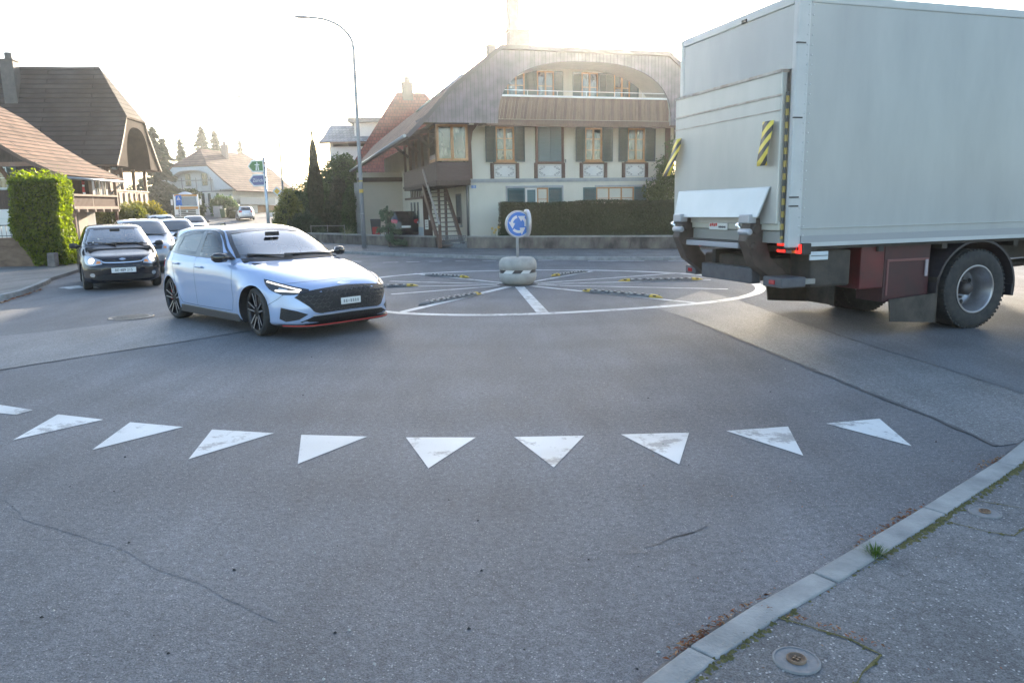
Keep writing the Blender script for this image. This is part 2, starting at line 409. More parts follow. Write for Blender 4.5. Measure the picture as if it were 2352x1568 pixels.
# painted give-way triangles (0.5 x 0.7 m)
TRI = [[(30, 1011), (133, 952), (238, 964)], [(211, 1034), (299, 970), (421, 981)], [(433, 1055), (487, 987), (630, 995)],
       [(684, 1066), (692, 999), (844, 1003)], [(984, 1076), (932, 1005), (1093, 1005)], [(1272, 1074), (1181, 1004), (1342, 1001)],
       [(1560, 1067), (1426, 998), (1583, 994)], [(1845, 1047), (1668, 990), (1810, 980)], [(2094, 1025), (1897, 973), (2020, 962)],
       [(-165, 985), (-60, 930), (75, 941)]]
for t in TRI:
    P = [ground(*p) for p in t]; b = MB()
    if t is TRI[-1]: P = [ground(-40, 945), ground(-60, 925), ground(0, 930), ground(76, 942), ground(36, 953)]
    b.quad(*[Vector((p.x, p.y, 0.004)) for p in P])
    tag(b.build('yield_triangle', M_PAINT), kind='structure', group='give way triangles on the road')
# painted ring and spokes of the mini roundabout
RC_, RR_ = Vector((0.45, 15.92)), 4.36
rm = MB(); N = 96; vs = []
ringpx = [(907, 718), (1000, 723), (1100, 724), (1200, 722), (1306, 717), (1400, 712), (1489, 706), (1570, 700), (1650, 692), (1710, 682), (1743, 672), (1750, 664), (1735, 655)]
_far = [(1234, 621), (1450, 623.5), (1560, 628), (1700, 641), (1050, 624.5), (955, 629)]
_pa = sorted((math.atan2(p.y-RC_.y, p.x-RC_.x) % 6.28319, (p-RC_).length) for p in G2(*([(907, 718), (1000, 723), (1100, 724), (1200, 722), (1306, 717), (1400, 712), (1489, 706), (1570, 700), (1650, 692), (1710, 682), (1743, 672), (1747, 662)]+_far)))
_pa = [(a-6.28319, r) for a, r in _pa]+_pa+[(a+6.28319, r) for a, r in _pa]
def ring_r(a):
    a = a % 6.28319; t = 0; s_ = 0
    for d in (-.18, -.09, 0, .09, .18): s_ += float(np.interp(a+d, [q[0] for q in _pa], [q[1] for q in _pa]))
    return s_/5
for k in range(N):
    a = 2*math.pi*k/N
    for rr in (ring_r(a)-0.1, ring_r(a)+0.1): vs.append((RC_.x+rr*math.cos(a), RC_.y+rr*math.sin(a), 0.0042))
rm.add(vs, [(2*k, 2*k+1, 2*((k+1) % N)+1, 2*((k+1) % N)) for k in range(N)])
def z7(x, y): return (869+x*0.3318, 425.7+y*0.3318)
HUB = Vector((0.15, 16.25))
SP = [((2050, 610), .11), ((2300, 655), .11), ((2420, 719), .11), ((2200, 815), .12), ((1140, 885), .2), ((160, 880), .17), ((90, 755), .12), ((60, 704), .11), ((80, 665), .11), ((250, 612), .12), ((1480, 595), .13)]
for k, (q, wd) in enumerate(SP):
    e = ground(*z7(*q)).to_2d(); d = (e-HUB).normalized()
    v, f = ribbon([HUB+d*0.45, e], wd, 0.0046+0.0003*k); rm.add(v, f)
tag(rm.build('roundabout_marking', M_PAINT), kind='structure')
dm = MB()                                                # dashed edge line along the far kerb and other small dashes
for a, b in (((880, 603), (915, 602.5)), ((933, 602), (965, 601.5)), ((985, 601), (1015, 600.5)), ((1046, 600), (1077, 599.8)), ((1108, 599), (1140, 598.7)), ((1236, 598.5), (1270, 598)), ((1350, 600), (1480, 599)), ((1535, 599), (1610, 599)), ((795, 600), (830, 601))):
    v, f = ribbon(G2(a, b), 0.12, 0.006); dm.add(v, f)
for P in (((134, 661), (182, 656), (193, 661), (160, 664)), ((196, 661), (220, 659), (230, 663))):
    dm.quad(*[Vector((*p, 0.006)) for p in G2(*P)])
for P, wd in ((((655, 498), (684, 503), (704, 511)), .25), (((452+70, 505), (478+80, 503.5)), .2), (((600, 522), (640, 516)), .15)):
    pp = [at(x, y, 70 if y < 515 else 48) for x, y in P]
    v, f = ribbon([p.to_2d() for p in pp], wd, 0.008, road_z); dm.add(v, f)
tag(dm.build('edge_dashes', M_PAINT), kind='structure')
ye = MB()
for (px, py) in ((535, 511), (560, 511.5), (520, 515)):
    p = at(px, py, 64); v, f = ribbon([p.to_2d()-Vector((1.0, 0)), p.to_2d()+Vector((1.0, 0))], 0.5, 0.008, road_z); ye.add(v, f)
tag(ye.build('crossing_stripes', mat('yellow_road_paint', (0.62, 0.42, 0.04), 0.6, col2=(0.5, 0.36, 0.08), scale=3)), kind='structure')

# near pavement, kerb stones, joints with moss
KP = [Vector(p) for p in ((-0.55, 1.35), (0.0, 1.92), (0.45, 2.38), (0.83, 2.73), (1.38, 3.14), (2.19, 3.78), (3.15, 4.56), (3.62, 5.0), (5.0, 6.05), (7.5, 7.2), (14, 8.6))]
def offset(P, d):
    out = []
    for i, p in enumerate(P):
        t = (P[min(i+1, len(P)-1)]-P[max(i-1, 0)]).normalized(); out.append(p+Vector((t.y, -t.x))*d)
    return out
KW = 0.125
walk = offset(KP, KW-0.004)
sheet('pavement', walk+[Vector((14, 1)), Vector((14, -4)), Vector((-0.5, -4))], 0.027, A_WALK, skirt=0.1)
def along(P, s):
    for i in range(len(P)-1):
        l = (P[i+1]-P[i]).length
        if s <= l: return P[i].lerp(P[i+1], s/l)
        s -= l
    return P[-1]
def length(P): return sum((P[i+1]-P[i]).length for i in range(len(P)-1))
def kerb(name, P, wd, ztop, joints, m=M_KERB, gap=0.008, zbase=-0.05, bev=0.008, ragged=0.004):
    L = length(P); js = [j for j in joints if 0 < j < L]; js = [0]+js+[L]; b = MB()
    for a, c in zip(js[:-1], js[1:]):
        n = max(2, int((c-a)/0.35)+1)
        Q = [along(P, a+gap/2+(c-a-gap)*k/(n-1)) for k in range(n)]
        O = offset(Q, wd); zj = ztop+random.uniform(-0.003, 0.003)
        O = [o+Vector((random.uniform(-ragged, ragged), random.uniform(-ragged, ragged))) for o in O]
        vs = []
        for q, o in zip(Q, O): vs += [(q.x, q.y, zbase), (q.x+(o.x-q.x)*0.06, q.y+(o.y-q.y)*0.06, zj), (o.x, o.y, zj), (o.x, o.y, zbase)]
        fs = [(4*k+i, 4*k+i+1, 4*k+i+5, 4*k+i+4) for k in range(n-1) for i in range(3)]+[(0, 1, 2, 3), (4*n-1, 4*n-2, 4*n-3, 4*n-4)]
        b.add(vs, fs)
    return tag(b.build(name, m, bevel=bev), kind='structure')
def arc_of(P, q):
    best = (9e9, 0); s = 0; L = length(P); k = 0
    while s < L:
        d = (along(P, s)-q).length
        if d < best[0]: best = (d, s)
        s += 0.02
    return best[1]
JN = [arc_of(KP, ground(*p).to_2d()) for p in ((1566, 1494), (1841, 1319), (2081, 1167), (2251, 1062))]
JN = sorted([JN[0]-0.9]+JN+[JN[-1]+0.8*i for i in range(1, 12)])
kerb('kerb', KP, KW, 0.034, JN)
tag(MB().add(*ribbon(offset(KP, KW*0.5), KW+0.03, 0.0095)).build('kerb_bedding', M_TAR), kind='structure')
M_MOSS = mat('moss', (0.075, 0.075, 0.022), 0.95, col2=(0.15, 0.135, 0.05), scale=30, bump=0.8, bscale=90)
ms = MB(); inner = offset(KP, KW+0.012); L = length(inner); s = 0.5
while s < 5.2:
    dens = 0.4+0.6*math.sin(s*3.1)*math.sin(s*1.3+1)
    for k in range(7):
        if random.random() < max(0.05, dens):
            p = along(inner, s+random.uniform(-.03, .03)); r = random.uniform(0.004, 0.012)*(1+max(0, dens)*.7)
            p = p+Vector((random.gauss(0.004, 0.009), random.gauss(0, 0.012))); n = 6
            vs = [(p.x, p.y, 0.031+r*0.35)]+[(p.x+r*random.uniform(.6, 1.2)*math.cos(6.283*i/n), p.y+r*random.uniform(.6, 1.2)*math.sin(6.283*i/n), 0.0265) for i in range(n)]
            ms.add(vs, [(0, 1+i, 1+(i+1) % n) for i in range(n)], smooth=True)
    s += 0.02
def walk_seam(pts, wd):
    P = jit([ground(*p, z=0.027).to_2d() for p in pts], 0.006); v, f = ribbon(P, [wd*random.uniform(0.3, 1.3) for _ in P], 0.031); ms.add(v, f)
    for q in P:
        for _ in range(2):
            if random.random() < 0.75:
                r = random.uniform(0.004, 0.011); c = q+Vector((random.gauss(0, wd*0.5), random.gauss(0, wd*0.5)))
                ms.add([(c.x, c.y, 0.031+r*0.5)]+[(c.x+r*math.cos(1.2566*i), c.y+r*math.sin(1.2566*i), 0.0265) for i in range(5)], [(0, 1+i, 1+(i+1) % 5) for i in range(5)], smooth=True)
walk_seam([(1760, 1410), (1850, 1437), (1950, 1470), (2025, 1505), (1985, 1545), (1960, 1590)], 0.012)
walk_seam([(2125, 1178), (2190, 1202), (2270, 1222), (2330, 1230), (2360, 1210)], 0.012)
walk_seam([(2235, 1150), (2352, 1168)], 0.008)
tag(ms.build('moss', M_MOSS), kind='stuff')
# brown leaf litter blown against the kerb
lf = MB(); s = 0.55
def leaf(b, p, r, z, rnd=random):
    a = rnd.uniform(0, 6.28); d = Vector((math.cos(a), math.sin(a), rnd.uniform(-.4, .4))); nrm = Vector((-d.y, d.x, rnd.uniform(-.5, .5)))
    p = Vector((p.x, p.y, z)); h = Vector((0, 0, r*rnd.uniform(0.15, 0.6)))
    b.add([p-d*r, p+nrm*r*0.35+h, p+d*r, p-nrm*r*0.35+h*0.3], [(0, 1, 2), (0, 2, 3)], rnd.choice((0, 0, 1, 2)))
while s < 5.0:
    cl = max(0, math.sin(s*4.1)+0.35*math.sin(s*11)+0.25)
    for k in range(int(5.5*cl*(1.7 if s < 1.8 else 0.7))):
        p = along(KP, s+random.uniform(-.03, .03)); t = offset([p, along(KP, s+0.05)], -abs(random.gauss(0.0, 0.022))-0.004)[0]
        leaf(lf, t, random.uniform(0.006, 0.017), 0.012+random.uniform(0, 0.014))
    s += 0.025
for _ in range(60):
    p = ground(random.uniform(1420, 2300), random.uniform(1050, 1568)); q = p.to_2d()
    if q.x < 1.24*q.y-2.55: leaf(lf, q, random.uniform(0.004, 0.009), 0.012)
    else: leaf(lf, q, random.uniform(0.004, 0.008), 0.04)
for a, b, n in (((1760, 1410), (2025, 1505), 60), ((0, 700), (95, 668), 120)):
    for _ in range(n):
        t = random.random(); q = ground(a[0]+(b[0]-a[0])*t, a[1]+(b[1]-a[1])*t).to_2d()
        leaf(lf, q+Vector((random.gauss(0, .015), random.gauss(0, .015))), random.uniform(0.006, 0.011) if a[0] > 100 else random.uniform(.02, .05), 0.04 if a[0] > 100 else 0.03)
tag(lf.build('fallen_leaves', [mat('leaf_rust', (0.22, 0.07, 0.025), 0.8), mat('leaf_brown', (0.14, 0.065, 0.03), 0.8), mat('leaf_tan', (0.3, 0.17, 0.08), 0.8)]), kind='stuff')
# small stones and bits of grit on the road
gr = MB()
for k in range(70):
    px, py = random.uniform(0, 2300), random.uniform(800, 1568)
    p = ground(px, py); r = random.uniform(0.004, 0.011)
    if p.x > 1.24*p.y-2.6: continue
    vs = [(p.x+r*random.uniform(.6, 1.2)*math.cos(1.2566*i), p.y+r*random.uniform(.6, 1.2)*math.sin(1.2566*i), 0.002) for i in range(5)]+[(p.x, p.y, r)]
    gr.add(vs, [(i, (i+1) % 5, 5) for i in range(5)], random.choice((0, 0, 1)))
tag(gr.build('grit', [mat('grit_dark', (0.03, 0.03, 0.03), 0.9), mat('grit_pale', (0.4, 0.39, 0.36), 0.9)]), kind='stuff')

# far pavement along the garden wall
far_k = G2((560, 566), (700, 577), (796, 583), (940, 589), (1141, 595.6), (1370, 597.5), (1599, 598))
d = (far_k[-1]-far_k[-2]).normalized(); far_k += [far_k[-1]+d*8, far_k[-1]+d*30]
fw = [Vector((60, 60)), Vector((-10.6, 60)), Vector((-12, 44))]
sheet('pavement', offset(far_k, -0.12)[::-1]+[Vector((-14.5, 42)), Vector((-13, 60)), Vector((40, 60))], 0.10, A_YARD, skirt=0.2)
kb = [p for p in far_k]
kerb('kerb', kb[::-1], 0.13, 0.108, [1.0*i for i in range(1, 70)], zbase=-0.05)
sheet('pavement', offset(far_k, -0.13)[::-1]+[p+Vector((0.42, 1.0)).normalized()*3.6 for p in far_k], 0.104, A_WALK)
# left pavement with its raised kerb
lk = [Vector(p) for p in ((-16, 9.5), (-12.5, 12.8), (-10.5, 15.15), (-10.75, 16.3), (-11.35, 17.9), (-11.9, 19.2))]
le = [Vector(p) for p in ((-12.6, 21), (-13.6, 24), (-15.5, 29), (-20.5, 40.5), (-26, 52), (-34, 70))]
sheet('pavement', offset(lk, -0.12)+le+[Vector((-60, 70)), Vector((-60, 9))], 0.085, asphalt('asphalt_pale', (0.13, 0.13, 0.128), (0.19, 0.185, 0.175), rough=0.8), skirt=0.2)
kerb('kerb', lk[::-1], 0.14, 0.10, [0.9*i for i in range(1, 14)])
# ================================================================== CARS
def pchip(x, y, q):
    x, y, q = map(np.asarray, (x, y, q)); h = np.diff(x); d = np.diff(y)/h
    m = np.zeros(len(x)); m[0], m[-1] = d[0], d[-1]
    for i in range(1, len(x)-1):
        if d[i-1]*d[i] > 0:
            w1, w2 = 2*h[i]+h[i-1], h[i]+2*h[i-1]; m[i] = (w1+w2)/(w1/d[i-1]+w2/d[i])
    k = np.clip(np.searchsorted(x, q)-1, 0, len(x)-2); t = (q-x[k])/h[k]
    return ((2*t**3-3*t**2+1)*y[k]+(t**3-2*t**2+t)*h[k]*m[k]+(-2*t**3+3*t**2)*y[k+1]+(t**3-t**2)*h[k]*m[k+1])
def inpoly(P, x, y):
    r = False; n = len(P); j = n-1
    for i in range(n):
        if (P[i][1] > y) != (P[j][1] > y) and x < (P[j][0]-P[i][0])*(y-P[i][1])/(P[j][1]-P[i][1])+P[i][0]: r = not r
        j = i
    return r
def smooth_poly(P, k=6, closed=True, sharp=()):
    """Catmull-Rom through the points"""
    n = len(P); out = []
    for i in range(n if closed else n-1):
        p0, p1, p2, p3 = (np.array(P[(i+d) % n] if closed else P[min(max(i+d, 0), n-1)], float) for d in (-1, 0, 1, 2))
        if i in sharp: p0 = 2*p1-p2
        if (i+1) % n in sharp: p3 = 2*p2-p1
        for s in range(k):
            t = s/k; out.append(tuple(0.5*((2*p1)+(-p0+p2)*t+(2*p0-5*p1+4*p2-p3)*t*t+(-p0+3*p1-3*p2+p3)*t**3)))
    if not closed: out.append(tuple(P[-1]))
    return out
def shrink(P, d):
    n = len(P); A = sum(P[i][0]*P[(i+1) % n][1]-P[(i+1) % n][0]*P[i][1] for i in range(n)); s = 1 if A > 0 else -1
    out = []
    for i in range(n):
        a, b, c = Vector(P[i-1][:2]), Vector(P[i][:2]), Vector(P[(i+1) % n][:2])
        u, v = (b-a), (c-b)
        if u.length < 1e-6 or v.length < 1e-6: out.append(tuple(b)); continue
        u.normalize(); v.normalize()
        nn = Vector((-u.y-v.y, u.x+v.x)); 
        if nn.length < 1e-6: out.append(tuple(b)); continue
        nn.normalize(); cs = max(0.45, nn.dot(Vector((-u.y, u.x))))
        out.append(tuple(b+nn*(s*d/cs)))
    return out
DIRS = {'side': (Vector((0, 1, 0)), lambda p: (p.x, p.z), lambda a, b: Vector((a, 0, b))),
        'sider': (Vector((0, -1, 0)), lambda p: (p.x, p.z), lambda a, b: Vector((a, 0, b))),
        'front': (Vector((1, 0, 0)), None, lambda a, b: Vector((0, a, b))),
        'rear': (Vector((-1, 0, 0)), None, lambda a, b: Vector((0, a, b))),
        'top': (Vector((0, 0, 1)), None, lambda a, b: Vector((a, b, 0)))}
class Body:
    """a closed car body: plan outlines stacked from sill to roof, as one dense mesh"""
    def __init__(s, rows, nz=110, nt=150, axle=(1.3, -1.3), wr=0.31, wgap=0.035, flare=0.018, crown=0.012):
        rows = np.array(rows, float)
        z = rows[:, 0]; key = np.zeros(len(z))
        for i in range(1, len(z)):
            key[i] = key[i-1]+max(0.02, math.hypot(z[i]-z[i-1], 0.35*abs(rows[i, 1]-rows[i-1, 1])+0.35*abs(rows[i, 2]-rows[i-1, 2])+0.5*abs(rows[i, 3]-rows[i-1, 3])))
        q = np.linspace(0, key[-1], nz)
        T = [pchip(key, rows[:, c], q) for c in range(rows.shape[1])]
        s.axle, s.wr = axle, wr; s.ra = wr+wgap
        V = np.zeros((nz, nt, 3)); ang = np.linspace(0, math.pi, 900)
        for i in range(nz):
            zz, xf, xr, wd, nf, nr = (T[c][i] for c in range(6))
            xm = 0.5*(xf+xr); a = 0.5*(xf-xr)
            cx, sx = np.cos(ang), np.sin(ang); n = np.where(cx >= 0, nf, nr)
            X = xm+a*np.sign(cx)*np.abs(cx)**(2/n); Y = wd*np.abs(sx)**(2/n)
            sl = np.concatenate([[0], np.cumsum(np.hypot(np.diff(X), np.diff(Y)))])
            u = np.linspace(0, sl[-1], nt); X, Y = np.interp(u, sl, X), np.interp(u, sl, Y)
            V[i, :, 0], V[i, :, 1], V[i, :, 2] = X, Y, zz
            if zz < 0.95:
                for ax in axle:
                    rr = np.hypot(X-ax, zz-wr); f = flare*np.exp(-((rr-s.ra-0.02)/0.10)**2)*np.clip((0.85-zz)/0.2, 0, 1)
                    V[i, :, 1] += np.where(Y > wd*0.8, f, 0)
        top = T[0][-1]
        for i in range(nz):                                         # crown across the bonnet and roof
            zz = T[0][i]
        s.V, s.nz, s.nt, s.T = V, nz, nt, T
        vs = []; 
        for i in range(nz):
            for j in range(nt): vs.append(V[i, j])
            for j in range(nt-2, 0, -1): vs.append(V[i, j]*np.array([1, -1, 1]))
        nr_ = 2*nt-2; s.nr = nr_
        s.vs = [Vector(v) for v in vs]; s.fs = []
        for i in range(nz-1):
            for j in range(nr_):
                j2 = (j+1) % nr_; s.fs.append((i*nr_+j, i*nr_+j2, (i+1)*nr_+j2, (i+1)*nr_+j))
        # roof: close the top ring with shrinking rings
        base = (nz-1)*nr_; cx = np.mean(V[-1, :, 0]); prev = base; K = 10
        for k in range(1, K):
            f = 1-k/K; o = len(s.vs)
            for j in range(nr_):
                p = s.vs[base+j]; s.vs.append(Vector((cx+(p.x-cx)*f, p.y*f, top+crown*(1-f*f))))
            for j in range(nr_):
                j2 = (j+1) % nr_; s.fs.append((prev+j, prev+j2, o+j2, o+j))
            prev = o
        o = len(s.vs); s.vs.append(Vector((cx, 0, top+crown)))
        for j in range(nr_): s.fs.append((prev+j, prev+(j+1) % nr_, o))
        o = len(s.vs); s.vs.append(Vector((0, 0, T[0][0])))
        for j in range(nr_): s.fs.append(((j+1) % nr_, j, o))
        s.bvh = BVHTree.FromPolygons(s.vs, s.fs)
    def hit(s, a, b, d):
        D, _, mk = DIRS[d] if isinstance(d, str) else d
        p = mk(a, b); o = p+D*6
        h = s.bvh.ray_cast(o, -D)
        if h[0] is None:
            h = s.bvh.find_nearest(p+D*1.5)
        return h[0], h[1]
    def patch(s, poly, d, m, name, parent, off=0.004, res=0.05, depth=0.012, mir=False, mats=None, sink=None):
        """a panel lying on the body with a crisp outline; poly in the two axes seen along d"""
        P = []
        n = len(poly)
        for i in range(n):
            a, b = poly[i], poly[(i+1) % n]; L = math.hypot(b[0]-a[0], b[1]-a[1]); k = max(1, int(L/res))
            for q in range(k): P.append((a[0]+(b[0]-a[0])*q/k, a[1]+(b[1]-a[1])*q/k))
        nb = len(P); xs, ys = [p[0] for p in P], [p[1] for p in P]; inner = shrink(poly, res*0.45)
        x = min(xs)
        while x < max(xs):
            y = min(ys)
            while y < max(ys):
                if inpoly(inner, x, y): P.append((x, y))
                y += res
            x += res
        R_ = delaunay_2d_cdt([Vector(p) for p in P], [(i, (i+1) % nb) for i in range(nb)], [], 1, 1e-5)
        v2, fs = R_[0], R_[2]
        H = [s.hit(p.x, p.y, d) for p in v2]
        D = (DIRS[d] if isinstance(d, str) else d)[0]
        vs = []
        for (h, nn) in H:
            if nn.dot(D) < 0: nn = -nn
            vs.append(h+(nn*0.6+D*0.4).normalized()*(off if sink is None else sink))
        b = MB(); b.add(vs, [list(f) for f in fs], smooth=True)
        ec = {}
        for f in fs:
            for i in range(len(f)):
                e = (f[i], f[(i+1) % len(f)]); ec[tuple(sorted(e))] = ec.get(tuple(sorted(e)), 0)+1
        bk = [v-D*depth for v in vs]; b.add(vs+bk, [(e[0], e[1], e[1]+len(vs), e[0]+len(vs)) for e, c in ec.items() if c == 1])
        obs = [b.build(name, m, parent)]
        if mir:
            b.v = [(v[0], -v[1], v[2]) for v in b.v]; obs.append(b.build(name, m, parent))
        return obs
    def line(s, pts, d, wd, m, name, parent, off=0.002, mir=False):
        """thin dark seam laid on the body along a polyline"""
        Q = []
        for i in range(len(pts)-1):
            a, c = pts[i], pts[i+1]; k = max(1, int(math.hypot(c[0]-a[0], c[1]-a[1])/0.05))
            for q in range(k): Q.append((a[0]+(c[0]-a[0])*q/k, a[1]+(c[1]-a[1])*q/k))
        Q.append(pts[-1]); D = (DIRS[d] if isinstance(d, str) else d)[0]
        Hs = [s.hit(*q, d) for q in Q]
        for sg in ((1, -1) if mir else (1,)):
            vs = []; b = MB()
            for i, (h, nn) in enumerate(Hs):
                if nn.dot(D) < 0: nn = -nn
                t = (Hs[min(i+1, len(Hs)-1)][0]-Hs[max(i-1, 0)][0]).normalized(); u = t.cross(nn).normalized()
                for e in (-0.5, 0.5):
                    p = h+u*wd*e+nn*off; vs.append((p.x, p.y*sg, p.z))
            b.add(vs, [(2*i, 2*i+1, 2*i+3, 2*i+2) for i in range(len(Q)-1)])
            o = b.build(name, m, parent)
        return o
    def mesh(s, m, parent, holes=(), name='body'):
        """body shell with wheel arches and window openings cut out"""
        nv = s.vs; keep = []; ra = s.ra; arch = {}
        for f in s.fs:
            c = Vector((0, 0, 0))
            for i in f: c += nv[i]
            c /= len(f); kill = False
            if abs(c.y) > 0.45 and c.z < s.wr+ra+0.1:
                for ax in s.axle:
                    if math.hypot(c.x-ax, c.z-s.wr) < ra:
                        kill = True
                        for i in f: arch.setdefault(i, ax)
            if not kill and holes:
                nrm = (nv[f[1]]-nv[f[0]]).cross(nv[f[2]]-nv[f[0]]); 
                if nrm.length > 0: nrm.normalize()
                for d, P in holes:
                    if d == 'side' and abs(nrm.y) > 0.5 and inpoly(P, c.x, c.z): kill = True
                    if d == 'front' and abs(nrm.x) > 0.15 and c.x > 0 and inpoly(P, c.y, c.z): kill = True
                    if d == 'rear' and abs(nrm.x) > 0.15 and c.x < -0.5 and inpoly(P, c.y, c.z): kill = True
                    if kill: break
            if not kill: keep.append(f)
        used = set(i for f in keep for i in f); V = [v.copy() for v in nv]
        for i, ax in arch.items():
            if i in used:
                dx, dz = V[i].x-ax, V[i].z-s.wr; r = math.hypot(dx, dz)
                if r > 1e-4 and abs(r-ra) < 0.06 and V[i].z > 0.19: V[i].x, V[i].z = ax+dx/r*ra, s.wr+dz/r*ra
        mp = {i: k for k, i in enumerate(sorted(used))}
        b = MB(); b.add([V[i] for i in sorted(used)], [[mp[i] for i in f] for f in keep], smooth=True)
        return b.build(name, m, parent)
    def arches(s, m, parent, y0=0.42):
        """dark wheel housings, with a slim rolled lip"""
        for ax in s.axle:
            for sg in (1, -1):
                vs = []; n = 28; b = MB()
                for k in range(n+1):
                    t = R(-35)+R(250)*k/n; x, z = ax+(s.ra+0.003)*math.cos(t), s.wr+(s.ra+0.003)*math.sin(t)
                    h = s.bvh.ray_cast(Vector((x, 3*sg, max(z, 0.2))), Vector((0, -sg, 0)))[0]
                    yo = (abs(h.y) if h else 0.8)-0.004
                    z = max(z, 0.16)
                    vs += [(x, sg*yo, z), (x, sg*y0, z)]
                b.add(vs, [(2*k, 2*k+1, 2*k+3, 2*k+2) for k in range(n)], smooth=True)
                b.quad(*[v for v in vs[1::2]])
                b.build('wheel_housing', m, parent)

PLASTIC = mat('black_plastic', (0.018, 0.018, 0.02), 0.55, bump=0.1, bscale=200)
GLOSSB = mat('gloss_black', (0.008, 0.008, 0.010), 0.12, coat=0.6)
RUBBER = mat('tyre_rubber', (0.022, 0.022, 0.024), 0.78, col2=(0.04, 0.039, 0.037), scale=14, bump=0.25, bscale=90)
INTER = mat('car_interior', (0.03, 0.03, 0.034), 0.8)
SEATF = mat('seat_fabric', (0.045, 0.046, 0.052), 0.9, bump=0.3, bscale=120)
CHROME = mat('chrome', (0.75, 0.76, 0.78), 0.12, metal=1.0)
ALLOY = mat('alloy', (0.52, 0.54, 0.57), 0.28, metal=0.9)
DALLOY = mat('dark_alloy', (0.035, 0.035, 0.04), 0.35, metal=0.6)
SEAM = mat('panel_gap', (0.006, 0.006, 0.008), 0.8)
WSCREEN = glass_mat('windscreen_glass', (0.55, 0.66, 0.67), dens=2.4)
SIDEGL = glass_mat('side_glass', (0.20, 0.23, 0.22), dens=1.0)
PRIVGL = glass_mat('privacy_glass', (0.06, 0.065, 0.065), dens=1.2)
DARKGL = mat('dark_glass', (0.02, 0.024, 0.028), 0.03, spec=0.9, coat=0.5)
LENS = mat('lamp_lens', (0.45, 0.47, 0.50), 0.06, metal=0.5, coat=1.0)
LAMPIN = mat('lamp_housing', (0.02, 0.02, 0.024), 0.2, coat=0.8)
REDL = mat('tail_lens', (0.42, 0.015, 0.015), 0.15, coat=1.0)
REDLIT = mat('tail_lit', (0.5, 0.01, 0.01), 0.2, emit=(1.0, 0.03, 0.02), estr=0.55)
AMBER = mat('amber_lens', (0.75, 0.23, 0.04), 0.15, coat=1.0)
HLIT = mat('lamp_lit', (0.9, 0.9, 0.85), 0.2, emit=(1.0, 0.76, 0.48), estr=0.75)
DRL = mat('daylight_strip', (0.9, 0.9, 0.88), 0.2, emit=(1.0, 0.87, 0.70), estr=0.6)
PLATEW = mat('plate_white', (0.72, 0.73, 0.72), 0.45)
INK = mat('ink_black', (0.02, 0.02, 0.022), 0.5)
def paint(name, col, metal=0.45, rough=0.32):
    m = mat(name, col, rough, metal=metal, coat=1.0 if sum(col) > .1 else .55, spec=0.5 if sum(col) > .1 else .25)
    return m

